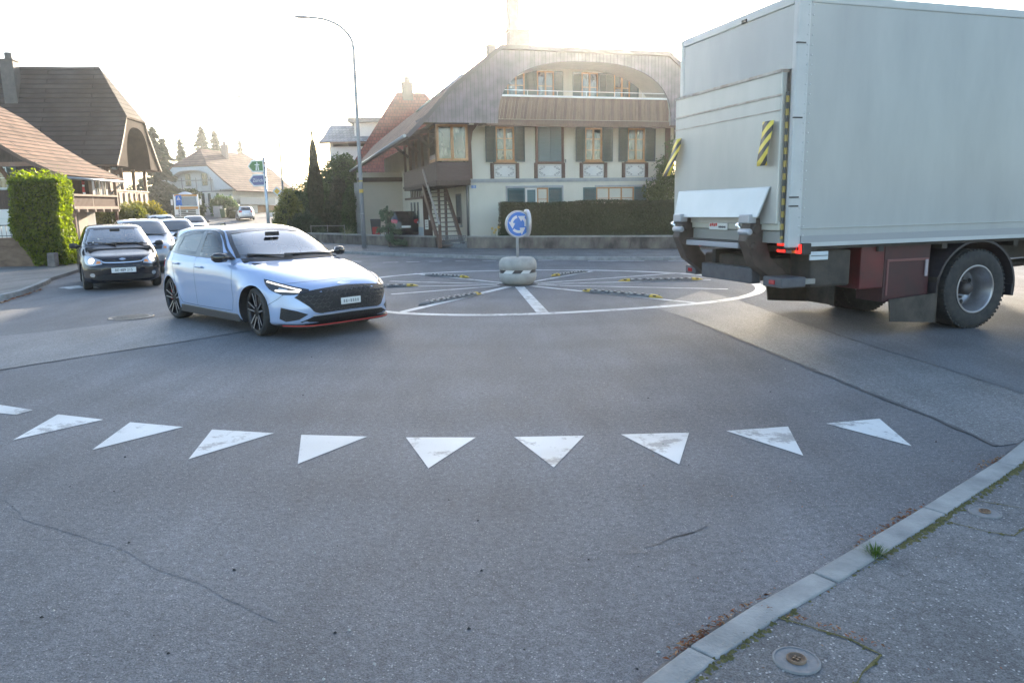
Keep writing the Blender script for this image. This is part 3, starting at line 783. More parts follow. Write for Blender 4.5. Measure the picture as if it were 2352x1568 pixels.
def make_wheel(parent, x, y, r, wd, side, style, m_rim=ALLOY, m_tip=None, steer=0.0, caliper=None, name='wheel'):
    """tyre mesh with a rim (and disc) below it; side +1 faces +y"""
    b = MB(); rr = r*{'twin': 0.80, 'steel': 0.66}.get(style, 0.70); h = wd/2
    prof = [(rr*0.97, -h*0.8), (rr*1.02, -h*0.98), (r*0.88, -h*1.02), (r*0.965, -h*0.86), (r*0.995, -h*0.6), (r, -h*0.2), (r, h*0.2), (r*0.995, h*0.6), (r*0.965, h*0.86), (r*0.88, h*1.02), (rr*1.02, h*0.98), (rr*0.97, h*0.8)]
    b.lathe(prof, 48, 'y')
    for g in (-0.35, 0, 0.35): b.lathe([(r*1.001, h*g-0.006), (r*0.985, h*g-0.003), (r*0.985, h*g+0.003), (r*1.001, h*g+0.006)], 48, 'y', mi=0)
    t = b.build(name, RUBBER, parent, loc=(x, y, r), rot=(0, 0, steer))
    w_ = MB(); s = side
    w_.lathe([(rr*1.015, s*h*0.93), (rr*0.985, s*h*0.98), (rr*0.945, s*h*0.93), (rr*0.92, s*h*0.7), (rr*0.9, -s*h*0.75)], 48, 'y')
    mats = [m_rim, m_tip or m_rim, PLASTIC]
    if style == 'twin':
        for k in range(5):
            for e in (-1, 1):
                a0 = 2*math.pi*k/5+0.35; a1 = a0+e*0.20
                p = Vector((0.055*math.cos(a0+e*0.35), s*h*0.70, 0.055*math.sin(a0+e*0.35))); q = Vector((rr*0.955*math.cos(a1), s*h*0.88, rr*0.955*math.sin(a1)))
                w_.bar(p, q, 0.030, 0.022, 0, up=Vector((0, 1, 0))); 
                o = Vector((0, s*0.0125, 0)); w_.bar(p.lerp(q, 0.1)+o, q+o, 0.013, 0.006, 1, up=Vector((0, 1, 0)))
    elif style == 'five':
        for k in range(5):
            a0 = 2*math.pi*k/5+0.3
            p = Vector((0.04*math.cos(a0), s*h*0.72, 0.04*math.sin(a0))); q = Vector((rr*0.96*math.cos(a0), s*h*0.86, rr*0.96*math.sin(a0)))
            w_.bar(p, q, 0.055, 0.024, 0, up=Vector((0, 1, 0)))
    else:
        w_.lathe([(rr*0.93, s*h*0.6), (rr*0.7, s*h*0.72), (rr*0.3, s*h*0.62), (0.001, s*h*0.62)], 32, 'y')
    w_.lathe([(0.062, s*h*0.55), (0.062, s*h*0.72), (0.045, s*h*0.80), (0.001, s*h*0.80)], 20, 'y')
    for k in range(5):
        a = 2*math.pi*k/5; w_.box((0.04*math.cos(a), s*h*0.805, 0.04*math.sin(a)), (0.012, 0.01, 0.012), 2)
    w_.build('rim', mats, t)
    d = MB(); d.lathe([(rr*0.80, s*h*0.25), (rr*0.80, s*h*0.18), (0.03, s*h*0.18), (0.03, s*h*0.25), (rr*0.80, s*h*0.25)], 32, 'y')
    d.lathe([(rr*0.88, -s*h*0.2), (0.001, -s*h*0.2)], 32, 'y', mi=1)
    d.build('brake_disc', [mat('disc_steel', (0.30, 0.29, 0.28), 0.4, metal=0.8), PLASTIC], t)
    if caliper:
        c = MB(); a0 = R(caliper[1]); 
        for k in range(5):
            a = a0+R(-28+14*k); c.box((rr*0.70*math.cos(a), s*h*0.30, rr*0.70*math.sin(a)), (0.06, 0.05, 0.085), M=Matrix.Rotation(-a, 3, 'Y'))
        c.build('brake_caliper', caliper[0], t, bevel=0.006)
    return t
def make_mirror(parent, x, y, z, side, m, mg=CHROME, l=0.17):
    b = MB(); rows = []
    for k, (t, w_, hh, dx) in enumerate(((0, .035, .03, 0.02), (.05, .04, .05, 0.0), (.08, .085, .12, -0.01), (.16, .095, .135, -0.02), (.215, .085, .12, -0.035), (.24, .05, .07, -0.05))):
        n = 12; o = len(b.v)
        for i in range(n):
            a = 2*math.pi*i/n; ca, sa = math.cos(a), math.sin(a)
            b.v.append((x+dx+0.5*w_*1.3*math.copysign(abs(ca)**0.7, ca), y+side*t, z+0.02*min(1, t/0.1)+0.5*hh*math.copysign(abs(sa)**0.7, sa)))
        rows.append(o)
    for r in range(len(rows)-1):
        for i in range(12): b.f.append([rows[r]+i, rows[r]+(i+1) % 12, rows[r+1]+(i+1) % 12, rows[r+1]+i]); b.mi.append(0); b.sm.append(True)
    b.f.append([rows[-1]+i for i in range(12)]); b.mi.append(0); b.sm.append(False)
    o = b.build('mirror', m, parent)
    g = MB(); g.box((x-0.083, y+side*0.15, z+0.02), (0.006, 0.13, 0.09)); g.build('mirror_glass', mg, o, bevel=0.002)
    return o
def seat(parent, x, y, z=0.30):
    b = MB(); b.box((x, y, z+0.16), (0.5, 0.48, 0.16)); b.box((x-0.30, y, z+0.50), (0.14, 0.46, 0.62), M=Matrix.Rotation(R(-14), 3, 'Y'))
    o = b.build('seat', SEATF, parent, bevel=0.05, seg=3)
    h = MB(); h.box((x-0.40, y, z+0.90), (0.09, 0.26, 0.17), M=Matrix.Rotation(R(-10), 3, 'Y')); h.tube([(x-0.37, y-0.06, z+0.75), (x-0.40, y-0.06, z+0.86)], 0.008, 6); h.tube([(x-0.37, y+0.06, z+0.75), (x-0.40, y+0.06, z+0.86)], 0.008, 6)
    h.build('headrest', SEATF, o, bevel=0.03, seg=3)
def cabin(parent, xd, xr, w_, zb, wheel_y=0.35):
    """dashboard, steering wheel, seats and floor seen through the glass"""
    b = MB(); b.box((xd-0.05, 0, zb-0.10), (0.55, 2*w_-0.14, 0.18)); b.box((xd+0.15, 0, zb-0.07), (0.5, 2*w_-0.22, 0.06)); b.box((xd-0.12, wheel_y, zb), (0.2, 0.34, 0.08))
    b.build('dashboard', INTER, parent, bevel=0.03, seg=3)
    s = MB(); c = Vector((xd-0.48, wheel_y, zb-0.03)); ax = Vector((-0.9, 0, 0.42)).normalized(); a, bb = _frame(ax)
    s.tube([c+(a*math.cos(t)+bb*math.sin(t))*0.185 for t in [2*math.pi*k/24 for k in range(25)]], 0.014, 8, cap=False)
    for t in (0.2, math.pi-0.2, -math.pi/2): s.bar(c, c+(a*math.cos(t)+bb*math.sin(t))*0.18, 0.03, 0.015)
    s.box(c, (0.05, 0.13, 0.13)); s.build('steering_wheel', INTER, parent)
    f = MB(); f.b2((xr, -w_+0.06, 0.22), (xd+0.4, w_-0.06, 0.28)); f.b2((xr, -w_+0.07, 0.28), (xd+0.3, -w_+0.10, zb-0.06)); f.b2((xr, w_-0.10, 0.28), (xd+0.3, w_-0.07, zb-0.06))
    f.build('cabin_floor', INTER, parent)
    for y in (-0.36, 0.36): seat(parent, xd-0.95, y)
    r = MB(); r.box((xd-1.85, 0, 0.46), (0.5, 2*w_-0.3, 0.16)); r.box((xd-2.14, 0, 0.78), (0.14, 2*w_-0.34, 0.56), M=Matrix.Rotation(R(-16), 3, 'Y'))
    for y in (-0.36, 0.36): r.box((xd-2.24, y, 1.12), (0.08, 0.24, 0.12))
    r.build('rear_bench', SEATF, parent, bevel=0.04, seg=3)
def window_set(B, root, wind, rearw, sides, holes=True, gl=WSCREEN, sgl=SIDEGL, rgl=SIDEGL, band=0.03):
    """glass panes with their black borders; returns the openings to cut"""
    H = []
    for nm, d, P, g, mir in ((('windscreen', 'front', wind, gl, False), ('rear_window', 'rear', rearw, rgl, False))+tuple(('side_window', 'side', q[0], q[1] if len(q) > 1 else sgl, True) for q in sides)):
        if P is None: continue
        if holes:
            ins = shrink(P, band)
            pane = B.patch(P, d, g, nm, root, off=0.005, res=0.06, depth=0.004, mir=mir)
            for k, p in enumerate(pane):
                n = len(P); vs = []; sg = -1 if k else 1
                for a, c in zip(P, shrink(P, band*1.35)):
                    for e in (a, c):
                        h, nn = B.hit(*e, d)
                        if nn.dot(DIRS[d][0]) < 0: nn = -nn
                        q = h+nn*0.0075; vs.append((q.x, q.y*sg, q.z))
                fb = MB(); fb.add(vs, [(2*i, 2*i+1, 2*((i+1) % n)+1, 2*((i+1) % n)) for i in range(n)], smooth=True)
                fb.build('window_border', GLOSSB, p)
            H.append((d, ins))
        else:
            B.patch(P, d, g, nm, root, off=0.004, res=0.08, mir=mir)
    return H
def diag(side, deg):
    """viewing direction turned from the nose towards one side, and a map from car points to its two axes"""
    a = R(deg); D = Vector((math.cos(a), side*math.sin(a), 0)); e = Vector((-math.sin(a), side*math.cos(a), 0))
    return (D, None, lambda p, q: e*p+Vector((0, 0, q))), (lambda x, y, z: (x*e.x+y*e.y, z))
def rdiag(side, deg):
    a = R(deg); D = Vector((-math.cos(a), side*math.sin(a), 0)); e = Vector((math.sin(a), side*math.cos(a), 0))
    return (D, None, lambda p, q: e*p+Vector((0, 0, q))), (lambda x, y, z: (x*e.x+y*e.y, z))
def number_plate(B, root, z, s='', x=None, w_=0.50, h=0.11, rear=False, size=0.085):
    hx = B.hit(0, z, 'rear' if rear else 'front')[0].x
    x = (hx+(-0.018 if rear else 0.018)) if x is None else x
    b = MB(); b.box((0, 0, 0), (0.012, w_, h))
    p = b.build('number_plate', PLATEW, root, bevel=0.004, loc=(x, 0, z))
    if s: text('plate_text', s, size, INK, p, (0.008 if not rear else -0.008, 0, 0), (R(90), 0, R(90) if not rear else R(-90)), xscale=0.92)
    return p

# ------------------------------------------------------------------ the light blue hot hatch turning in front of us
def blue_hatch():
    root = thing('hatchback', 'light blue sporty hatchback with ten spoke wheels turning past the give way line', 'car')
    rows = [  # z, nose x, tail x, half width, front squareness, rear squareness
        (0.165, 2.06, -1.96, 0.820, 5.0, 5.0), (0.20, 2.16, -2.02, 0.876, 5.0, 5.0), (0.28, 2.205, -2.07, 0.902, 4.6, 5.0), (0.40, 2.215, -2.10, 0.912, 4.4, 5.0),
        (0.52, 2.205, -2.11, 0.915, 4.2, 4.8), (0.60, 2.180, -2.105, 0.918, 4.1, 4.6), (0.66, 2.125, -2.09, 0.918, 4.0, 4.5), (0.70, 2.06, -2.08, 0.917, 3.9, 4.5),
        (0.745, 1.94, -2.07, 0.916, 3.9, 4.4), (0.79, 1.78, -2.06, 0.912, 4.1, 4.4), (0.835, 1.58, -2.045, 0.906, 4.5, 4.3), (0.875, 1.37, -2.03, 0.897, 5.0, 4.2),
        (0.915, 1.14, -2.01, 0.888, 5.0, 4.1), (0.95, .96, -1.99, 0.871, 4.6, 4.0), (0.985, .84, -1.97, 0.849, 5.5, 4.0), (1.03, .74, -1.95, 0.826, 6.0, 4.0), (1.12, .565, -1.86, 0.784, 6.5, 4.0),
        (1.22, .375, -1.77, 0.738, 6.5, 4.0), (1.31, .19, -1.74, 0.699, 6.5, 4.2), (1.375, .03, -1.60, 0.656, 5.5, 4.5), (1.405, -.09, -1.38, 0.603, 3.8, 4.6), (1.422, -.20, -1.12, 0.553, 3.6, 4.0), (1.432, -.32, -0.92, 0.471, 3.4, 3.6)]
    B = Body(rows, nz=150, nt=230, axle=(1.325, -1.325), wr=0.326, wgap=0.028, flare=0.022)
    P = paint('blue_paint', (0.34, 0.43, 0.63), 0.2, 0.30)
    ws = smooth_poly([(-.745, 1.00), (0, .985), (.745, 1.00), (.665, 1.20), (.57, 1.36), (0, 1.392), (-.57, 1.36), (-.665, 1.20)], 6, sharp=(0, 2, 4, 6))
    rw = [(-.60, 1.06), (.60, 1.06), (.52, 1.33), (-.52, 1.33)]
    f1 = [(.42, 1.005), (-.34, 1.02), (-.31, 1.373), (-.16, 1.370), (.01, 1.325), (.17, 1.225)]
    f2 = [(-.42, 1.022), (-1.13, 1.045), (-1.16, 1.13), (-1.06, 1.315), (-.78, 1.355), (-.39, 1.373)]
    f3 = [(-1.21, 1.048), (-1.50, 1.075), (-1.38, 1.18), (-1.19, 1.27), (-1.12, 1.295), (-1.22, 1.13)]
    dlo = smooth_poly([(.66, .985), (-.38, 1.0), (-1.2, 1.028), (-1.56, 1.062), (-1.40, 1.20), (-1.17, 1.315), (-.8, 1.375), (-.38, 1.393), (-.16, 1.388), (.03, 1.345), (.20, 1.25), (.38, 1.13)], 4, sharp=(0, 3))
    H = window_set(B, root, ws, rw, ((f1,), (f2, PRIVGL), (f3, PRIVGL)))
    body = B.mesh(P, root, H)
    # black surround and pillars of the side windows, in front of the body colour
    for sg in (1, -1):
        b = MB(); Q = [B.hit(*q, 'side') for q in dlo]; I = [B.hit(*q, 'side') for q in shrink(dlo, 0.022)]
        vs = []
        for (h, n), (g, m_) in zip(Q, I):
            for e, nn in ((h, n), (g, m_)):
                q = e+nn*(0.009 if nn.y > 0 else -0.009); vs.append((q.x, q.y*sg, q.z))
        n = len(dlo); b.add(vs, [(2*i, 2*i+1, 2*((i+1) % n)+1, 2*((i+1) % n)) for i in range(n)], smooth=True)
        b.build('window_surround', GLOSSB, root)
    for qd in ([(-.315, 1.0), (-.445, 1.0), (-.415, 1.385), (-.285, 1.385)], [(-1.10, 1.03), (-1.24, 1.035), (-1.26, 1.14), (-1.13, 1.33), (-1.03, 1.345), (-1.15, 1.13)], [(.62, .99), (.41, .993), (.33, 1.07), (.46, 1.07)]):
        B.patch(qd, 'side', GLOSSB, 'window_pillar', root, off=0.0085, res=0.05, mir=True)
    cabin(root, .62, -1.7, .80, 0.98)
    B.arches(PLASTIC, root)
    # wheels: satin black twin spokes with machined faces, red calipers
    red = mat('red_caliper', (0.5, 0.02, 0.02), 0.35, coat=0.5); MT = mat('machined_face', (0.62, 0.63, 0.66), 0.3, metal=0.9)
    for x in (1.325, -1.325):
        for s in (1, -1):
            make_wheel(root, x, s*0.760, 0.326, 0.225, s, 'twin', DALLOY, MT, steer=R(-6) if x > 0 else 0, caliper=(red, 20 if x > 0 else 150))
    # nose: grille with dark mesh, plate, chrome-edged mouth, splitter, side intakes
    GR = stripe_mat('grille_mesh', (0.006, 0.006, 0.007), (0.05, 0.05, 0.055), 16, 0.35, rot=(R(45), 0, R(0)), bump=0.6)
    mesh_b = mat('grille_black', (0.012, 0.012, 0.014), 0.4, bump=0.9, bscale=55)
    gp = smooth_poly([(-.69, .545), (-.55, .62), (0, .655), (.55, .62), (.69, .545), (.56, .42), (.45, .335), (0, .318), (-.45, .335), (-.56, .42)], 4, sharp=(0, 4))
    g = B.patch(gp, 'front', mesh_b, 'grille', root, off=0.006, res=0.05)[0]
    gb = MB()                                                     # raised mesh bars
    for k in range(-9, 10):
        for row in range(6):
            y, z = 0.074*k+(0.037 if row % 2 else 0), 0.365+0.047*row
            if inpoly(shrink(gp, 0.04), y, z) and (abs(y) > 0.27 or z > .535 or z < .40):
                for a, c in (((y-.032, z+.012), (y, z-.012)), ((y, z-.012), (y+.032, z+.012))):
                    gb.bar(B.hit(*a, 'front')[0]+Vector((.009, 0, 0)), B.hit(*c, 'front')[0]+Vector((.009, 0, 0)), 0.008, 0.010)
    gb.build('grille_bars', mat('grille_bar', (0.045, 0.045, 0.05), 0.3, coat=0.5), g)
    B.patch(smooth_poly([(-.105, .678), (0, .70), (.105, .678), (0, .664)], 5), 'front', CHROME, 'badge', root, off=0.007, res=0.04)
    B.patch([(-.60, .195), (.60, .195), (.66, .235), (.52, .300), (0, .308), (-.52, .300), (-.66, .235)], 'front', mesh_b, 'lower_intake', root, off=0.006)
    B.line([(-.53, .312), (0, .322), (.53, .312)], 'front', 0.016, mat('silver_trim', (.6, .62, .66), .3, metal=.8), 'intake_trim', root, off=0.010)
    B.line([(-.40, .330), (0, .338), (.40, .330)], 'front', 0.012, P, 'intake_blade', root, off=0.013)
    for s in (1, -1):
        d, cv = diag(s, 38)
        B.patch([cv(*q) for q in ((1.86, s*.80, .415), (2.02, s*.66, .375), (2.10, s*.55, .33), (2.03, s*.64, .265), (1.90, s*.76, .235), (1.84, s*.82, .27))], d, mesh_b, 'side_intake', root, off=0.006)
        hl = [cv(*q) for q in ((1.56, s*.86, .765), (1.72, s*.80, .735), (1.90, s*.68, .690), (2.06, s*.50, .640), (2.07, s*.52, .610), (1.98, s*.66, .580), (1.86, s*.76, .575), (1.72, s*.84, .625), (1.62, s*.87, .70))]
        h = B.patch(smooth_poly(hl, 3, sharp=(0, 3, 5, 6)), d, LAMPIN, 'headlight', root, off=0.008)[0]
        for (p, q, wd) in (((1.64, s*.86, .730), (2.02, s*.58, .628), .020), ((1.76, s*.80, .628), (2.01, s*.60, .612), .022)):
            B.line([cv(*p), cv(*q)], d, wd, DRL, 'light_strip', h, off=0.014)
        B.patch([cv(*q) for q in ((1.80, s*.77, .665), (1.90, s*.70, .645), (1.88, s*.72, .625), (1.79, s*.785, .635))], d, LENS, 'lens', h, off=0.011, res=0.03)
        make_mirror(root, 0.60, s*0.80, 1.0, s, GLOSSB)
        k = MB(); k.bar(B.hit(.60, 1.0, 'side')[0]*1+Vector((0, 0, 0)) if s > 0 else Vector((B.hit(.60, 1.0, 'side')[0].x, -B.hit(.60, 1.0, 'side')[0].y, B.hit(.60, 1.0, 'side')[0].z)), (0.6, s*0.83, 1.01), 0.08, 0.03); k.build('mirror_stalk', GLOSSB, root)
        # tail lamps
        d2, c2 = rdiag(s, 50)
        B.patch([c2(*q) for q in ((-1.72, s*.86, .92), (-1.95, s*.72, .935), (-2.02, s*.58, .91), (-2.03, s*.60, .80), (-1.96, s*.74, .77), (-1.80, s*.85, .80))], d2, REDL, 'tail_light', root, off=0.008)
    sp = MB()                                                     # front splitter with red edge, sills, rear spoiler
    n = 24; vs = []; vr = []
    for k in range(n+1):
        y = -0.80+1.6*k/n; x = B.hit(abs(y)*(1 if y > 0 else -1), 0.225, 'front')[0].x
        vs += [(x+0.035, y, .185), (x+0.035, y, .165), (x-0.2, y, .165), (x-0.2, y, .185)]; vr += [(x+0.038, y, .190), (x+0.038, y, .178)]
    sp.add(vs, [(4*k+i, 4*k+(i+1) % 4, 4*k+4+(i+1) % 4, 4*k+4+i) for k in range(n) for i in range(4)]); sp.build('splitter', PLASTIC, root)
    rl = MB(); rl.add(vr, [(2*k, 2*k+1, 2*k+3, 2*k+2) for k in range(n)]); rl.build('red_lip', mat('red_trim', (0.5, 0.03, 0.025), 0.4), root)
    sk = MB()
    for s in (1, -1): sk.prism([(-.95, s*.86, .16), (.95, s*.86, .16), (.93, s*.86, .265), (-.93, s*.86, .275)], (0, s*0.055, 0))
    sk.build('sill_skirt', mat('sill_grey', (0.03, 0.031, 0.035), 0.4), root, bevel=0.01)
    B.patch([(-.8, .19), (.8, .19), (.78, .36), (-.78, .36)], 'rear', PLASTIC, 'rear_diffuser', root)
    so_ = MB(); so_.prism([(-1.50, -.58, 1.355), (-1.78, -.55, 1.32), (-1.78, .55, 1.32), (-1.50, .58, 1.355)], (0, 0, 0.02)); so_.build('roof_spoiler', P, root, bevel=0.01)
    # shut lines, handles, wipers, aerial
    gl = mat('seam_blue', (0.03, 0.04, 0.06), 0.6)
    B.line([(.72, .97), (.78, .80), (.80, .45), (.74, .30), (-.35, .29)], 'side', 0.006, gl, 'door_gap', root, mir=True)
    B.line([(-.39, 1.0), (-.36, .60), (-.35, .29)], 'side', 0.006, gl, 'door_gap', root, mir=True)
    B.line([(-.35, .29), (-.86, .30), (-1.0, .52), (-1.12, .75), (-1.22, .92), (-1.22, 1.02)], 'side', 0.006, gl, 'door_gap', root, mir=True)
    B.line([(-.78, .705), (-.55, .725), (0, .735), (.55, .725), (.78, .705)], 'front', 0.007, gl, 'bonnet_gap', root)
    B.line([(1.94, .62), (1.80, .52), (1.66, .44)], 'side', 0.005, gl, 'bumper_gap', root, mir=True)
    for (x, z) in ((-.20, .862), (-1.02, .885)):
        for s in (1, -1):
            h, nn = B.hit(x, z, 'side'); b = MB(); b.box((h.x, s*(h.y+0.018), h.z), (0.20, 0.028, 0.030)); b.build('door_handle', P, root, bevel=0.012, seg=3)
    wp = MB()
    for (a, c) in (((.68, .985), (-.10, 1.012)), ((-.02, .985), (-.62, 1.03))):
        h1, h2 = B.hit(*a, 'front')[0], B.hit(*c, 'front')[0]; wp.bar(h1+Vector((.03, 0, .022)), h2+Vector((.02, 0, .022)), 0.022, 0.02)
    wp.build('wiper', PLASTIC, root)
    cw = MB(); n = 16; vs = []
    for k in range(n+1):
        y = -.72+1.44*k/n
        for zz in (.955, .992):
            h, nn = B.hit(y, zz, 'front'); vs.append(h+Vector((0.004, 0, 0.006)))
    cw.add(vs, [(2*k, 2*k+1, 2*k+3, 2*k+2) for k in range(n)], smooth=True); cw.build('cowl', PLASTIC, root)
    an = MB(); an.prism([(-1.15, -.012, 1.41), (-1.30, -.025, 1.40), (-1.30, .025, 1.40), (-1.15, .012, 1.41)], (-0.04, 0, 0.06)); an.build('aerial', GLOSSB, root, bevel=0.008)
    number_plate(B, root, .46, x=B.hit(0, .46, 'front')[0].x+0.022, w_=.30, h=.085)
    pk = MB()
    for k in range(7): pk.box((B.hit(0, .46, 'front')[0].x+.030, -.105+.035*k, .46), (.004, .018, .040 if k != 2 else .012))
    pk.build('plate_marks', mat('plate_smudge', (.30, .31, .31), .6), root)
    im = MB(); im.box((.30, 0, 1.31), (.03, .22, .06)); im.build('rear_view_mirror', PLASTIC, root, bevel=0.01)
    return root
bh = blue_hatch()
bh.location = (-3.87, 11.69, 0); bh.rotation_euler = (0, 0, R(-44.0)); bh.scale = (1.045, 1.045, 1.035)
# ------------------------------------------------------------------ the other cars
def car(name, label, paint_m, loc, heading, Lf, Lr, W, H, wr, axle, cowl=(1.02, .96), hood=(1.86, .76), roof=(.05, -1.35), tail=(.98,), belt=.96,
        lit=False, rear_lit=False, grille='bar', near=False, holes=False, style='five', person=False, group=None, tint=DARKGL, est=False, plate='', rimcol=ALLOY, nz=90, nt=120):
    root = thing(name, label, 'car', loc, heading, group)
    tz = tail[0]; cx, cz = cowl; hx, hz = hood; rf, rr = roof; hw = W/2
    rows = [(.17, Lf-.14, Lr+.12, hw*.90, 5, 5), (.22, Lf-.05, Lr+.06, hw*.95, 5, 5), (.36, Lf-.005, Lr+.01, hw*.985, 4.4, 4.6), (.50, Lf, Lr, hw, 4.1, 4.4), (hz-.13, Lf-.035, Lr+.01, hw, 3.8, 4.2), (hz-.05, Lf-.09, Lr+.015, hw*.998, 3.7, 4.2),
            (hz, hx, Lr+.02, hw*.995, 3.8, 4.2), (hz+(cz-hz)*.35, hx+(cx-hx)*.42, Lr+.03, hw*.985, 4.3, 4.2), (hz+(cz-hz)*.72, hx+(cx-hx)*.78, Lr+.045, hw*.965, 4.6, 4.1), (cz, cx, Lr+.07, hw*.925, 4.8, 4.0),
            (cz+.05, cx-.10, Lr+.09, hw*.90, 5.5, 4.0)]
    zt = H-.05; dz = zt-cz-.05
    for t in (.25, .5, .75, .93):
        rows.append((cz+.05+dz*t, (cx-.10)+(rf-cx+.10)*t**1.08, (Lr+.09)+(rr-Lr-.09)*(t**1.5 if not est else t**1.2), hw*(.90-.185*t-.02*t*t), 6, 4.2))
    rows += [(zt+.012, rf-.10, rr+.05, hw*.655, 4.5, 4.2), (zt+.028, rf-.24, rr+.16, hw*.58, 4, 4), (zt+.036, rf-.42, rr+.32, hw*.48, 3.5, 3.6)]
    B = Body(rows, nz=nz, nt=nt, axle=axle, wr=wr, wgap=.03, crown=.012)
    wy0, wy1, zb, zr = hw*.845, hw*.665, cz+.03, zt-.045
    ws = smooth_poly([(-wy0, zb+.02), (0, zb), (wy0, zb+.02), (hw*.765, (zb+zr)/2), (wy1, zr-.02), (0, zr+.015), (-wy1, zr-.02), (-hw*.765, (zb+zr)/2)], 4, sharp=(0, 2, 4, 6))
    tzz = max(tz, cz+.06)
    rw = smooth_poly([(-hw*.74, tzz+.02), (0, tzz), (hw*.74, tzz+.02), (hw*.62, zt-.06), (0, zt-.035), (-hw*.62, zt-.06)], 4, sharp=(0, 2, 3, 5))
    mid = .5*(axle[0]+axle[1])-.25; bz = belt+.02
    fx = cx-.22
    f1 = [(fx, bz+.01), (mid+.05, bz+.02), (mid+.07, zt-.035), (rf-.12, zt-.035), (rf+.13, zt-.11)]
    f2 = [(mid-.04, bz+.02), (axle[1]+.12, bz+.05), (axle[1]+.02, bz+.14), (axle[1]+.06, zt-.06), (mid-.02, zt-.035)]
    f3 = [(axle[1]-.02, bz+.06), (Lr+.42, bz+.10), (min(axle[1]-.05, rr+.25), zt-.12), (axle[1]-.02, zt-.075)]
    Hs = window_set(B, root, ws, rw, ((f1,), (f2,), (f3,)), holes=holes, gl=WSCREEN if holes else tint, sgl=SIDEGL if holes else tint, rgl=SIDEGL if holes else tint, band=.025)
    B.mesh(paint_m, root, Hs)
    if holes: cabin(root, cx-.2, axle[1]-.4, hw*.9, cz)
    B.arches(PLASTIC, root)
    for x in axle:
        for s in (1, -1): make_wheel(root, x, s*(hw-.125), wr, .19, s, style, rimcol)
    Dz = hz-.09
    for s in (1, -1):
        d, cv = diag(s, 35)
        hl = smooth_poly([cv(*q) for q in ((Lf-.42, s*hw*.985, Dz+.11), (Lf-.22, s*hw*.86, Dz+.10), (Lf-.10, s*hw*.56, Dz+.03), (Lf-.04, s*hw*.50, Dz-.07), (Lf-.12, s*hw*.78, Dz-.10), (Lf-.30, s*hw*.96, Dz-.05))], 3, sharp=(0, 2, 3))
        h = B.patch(hl, d, LENS, 'headlight', root, off=.007, res=.05)[0]
        if lit:
            c0 = cv(Lf-.17, s*hw*.79, Dz)
            B.patch([(c0[0]+.085*math.cos(6.283*k/12), c0[1]+.062*math.sin(6.283*k/12)) for k in range(12)], d, HLIT, 'lamp', h, off=.011, res=.04)
        c1 = cv(Lf-.10, s*hw*.57, Dz-.035)
        B.patch([(c1[0]-.05, c1[1]-.02), (c1[0]+.05, c1[1]-.03), (c1[0]+.04, c1[1]+.03), (c1[0]-.03, c1[1]+.03)], d, AMBER, 'indicator', h, off=.0115, res=.04)
        d2, c2 = rdiag(s, 40); zz = tz-.12
        tl = [c2(*q) for q in ((Lr+.28, s*hw*.95, zz+.12), (Lr+.07, s*hw*.80, zz+.14), (Lr+.03, s*hw*.56, zz+.08), (Lr+.03, s*hw*.58, zz-.06), (Lr+.08, s*hw*.80, zz-.10), (Lr+.22, s*hw*.95, zz-.06))]
        B.patch(smooth_poly(tl, 3), d2, REDLIT if rear_lit else REDL, 'tail_light', root, off=.007, res=.06)
        make_mirror(root, fx-.03, s*hw*.90, bz+.01, s, PLASTIC if rimcol is not CHROME else paint_m)
        for (x, z) in ((mid+.15, belt-.10), (axle[1]+.22, belt-.08)):
            hh, nn = B.hit(x, z, 'side'); b = MB(); b.box((hh.x, s*(hh.y+.016), hh.z), (.19, .026, .03)); b.build('door_handle', paint_m, root, bevel=.01)
    if grille == 'bar':
        B.patch([(-hw*.46, Dz-.08), (hw*.46, Dz-.08), (hw*.50, Dz+.02), (0, Dz+.045), (-hw*.50, Dz+.02)], 'front', PLASTIC, 'grille', root, off=.006)
        B.line([(-hw*.48, Dz+.015), (0, Dz+.04), (hw*.48, Dz+.015)], 'front', .02, CHROME, 'grille_trim', root, off=.011)
    B.patch(smooth_poly([(-hw*.62, .24), (hw*.62, .24), (hw*.66, .33), (0, .37), (-hw*.66, .33)], 3), 'front', PLASTIC, 'lower_intake', root, off=.006)
    B.patch([(-hw*.8, .2), (hw*.8, .2), (hw*.8, .34), (-hw*.8, .34)], 'rear', PLASTIC, 'rear_bumper_strip', root, off=.006)
    number_plate(B, root, Dz-.17 if grille != 'smile' else .455, plate)
    number_plate(B, root, .62 if not est else .72, '', rear=True)
    wp = MB()
    for (a, c) in (((hw*.66, zb+.0), (-hw*.15, zb+.03)), ((-hw*.05, zb), (-hw*.74, zb+.05))):
        h1, h2 = B.hit(*a, 'front')[0], B.hit(*c, 'front')[0]; wp.bar(h1+Vector((.03, 0, .02)), h2+Vector((.02, 0, .02)), .022, .02)
    wp.build('wiper', PLASTIC, root)
    B.line([(cx-.25, cz-.02), (cx-.20, .7), (cx-.22, .32), (mid, .30)], 'side', .007, SEAM, 'door_gap', root, mir=True)
    B.line([(mid+.01, bz), (mid+.02, .6), (mid, .30), (axle[1]+.42, .31), (axle[1]+.30, .6), (axle[1]+.06, bz)], 'side', .007, SEAM, 'door_gap', root, mir=True)
    B.line([(-hw*.84, hz-.035), (-hw*.6, hz-.01), (0, hz), (hw*.6, hz-.01), (hw*.84, hz-.035)], 'front', .008, SEAM, 'bonnet_gap', root)
    if est:
        for s in (1, -1):
            b = MB(); y = s*hw*.60; b.tube([(rf-.25, y, zt+.02), (rf-.35, y, zt+.065), (rr+.35, y, zt+.065), (rr+.25, y, zt+.02)], .014, 8); b.build('roof_rail', mat('satin_rail', (.5, .51, .53), .35, metal=.8), root)
    return root, B, dict(hw=hw, Dz=Dz, zb=zb, zt=zt, cx=cx, cz=cz, rf=rf)

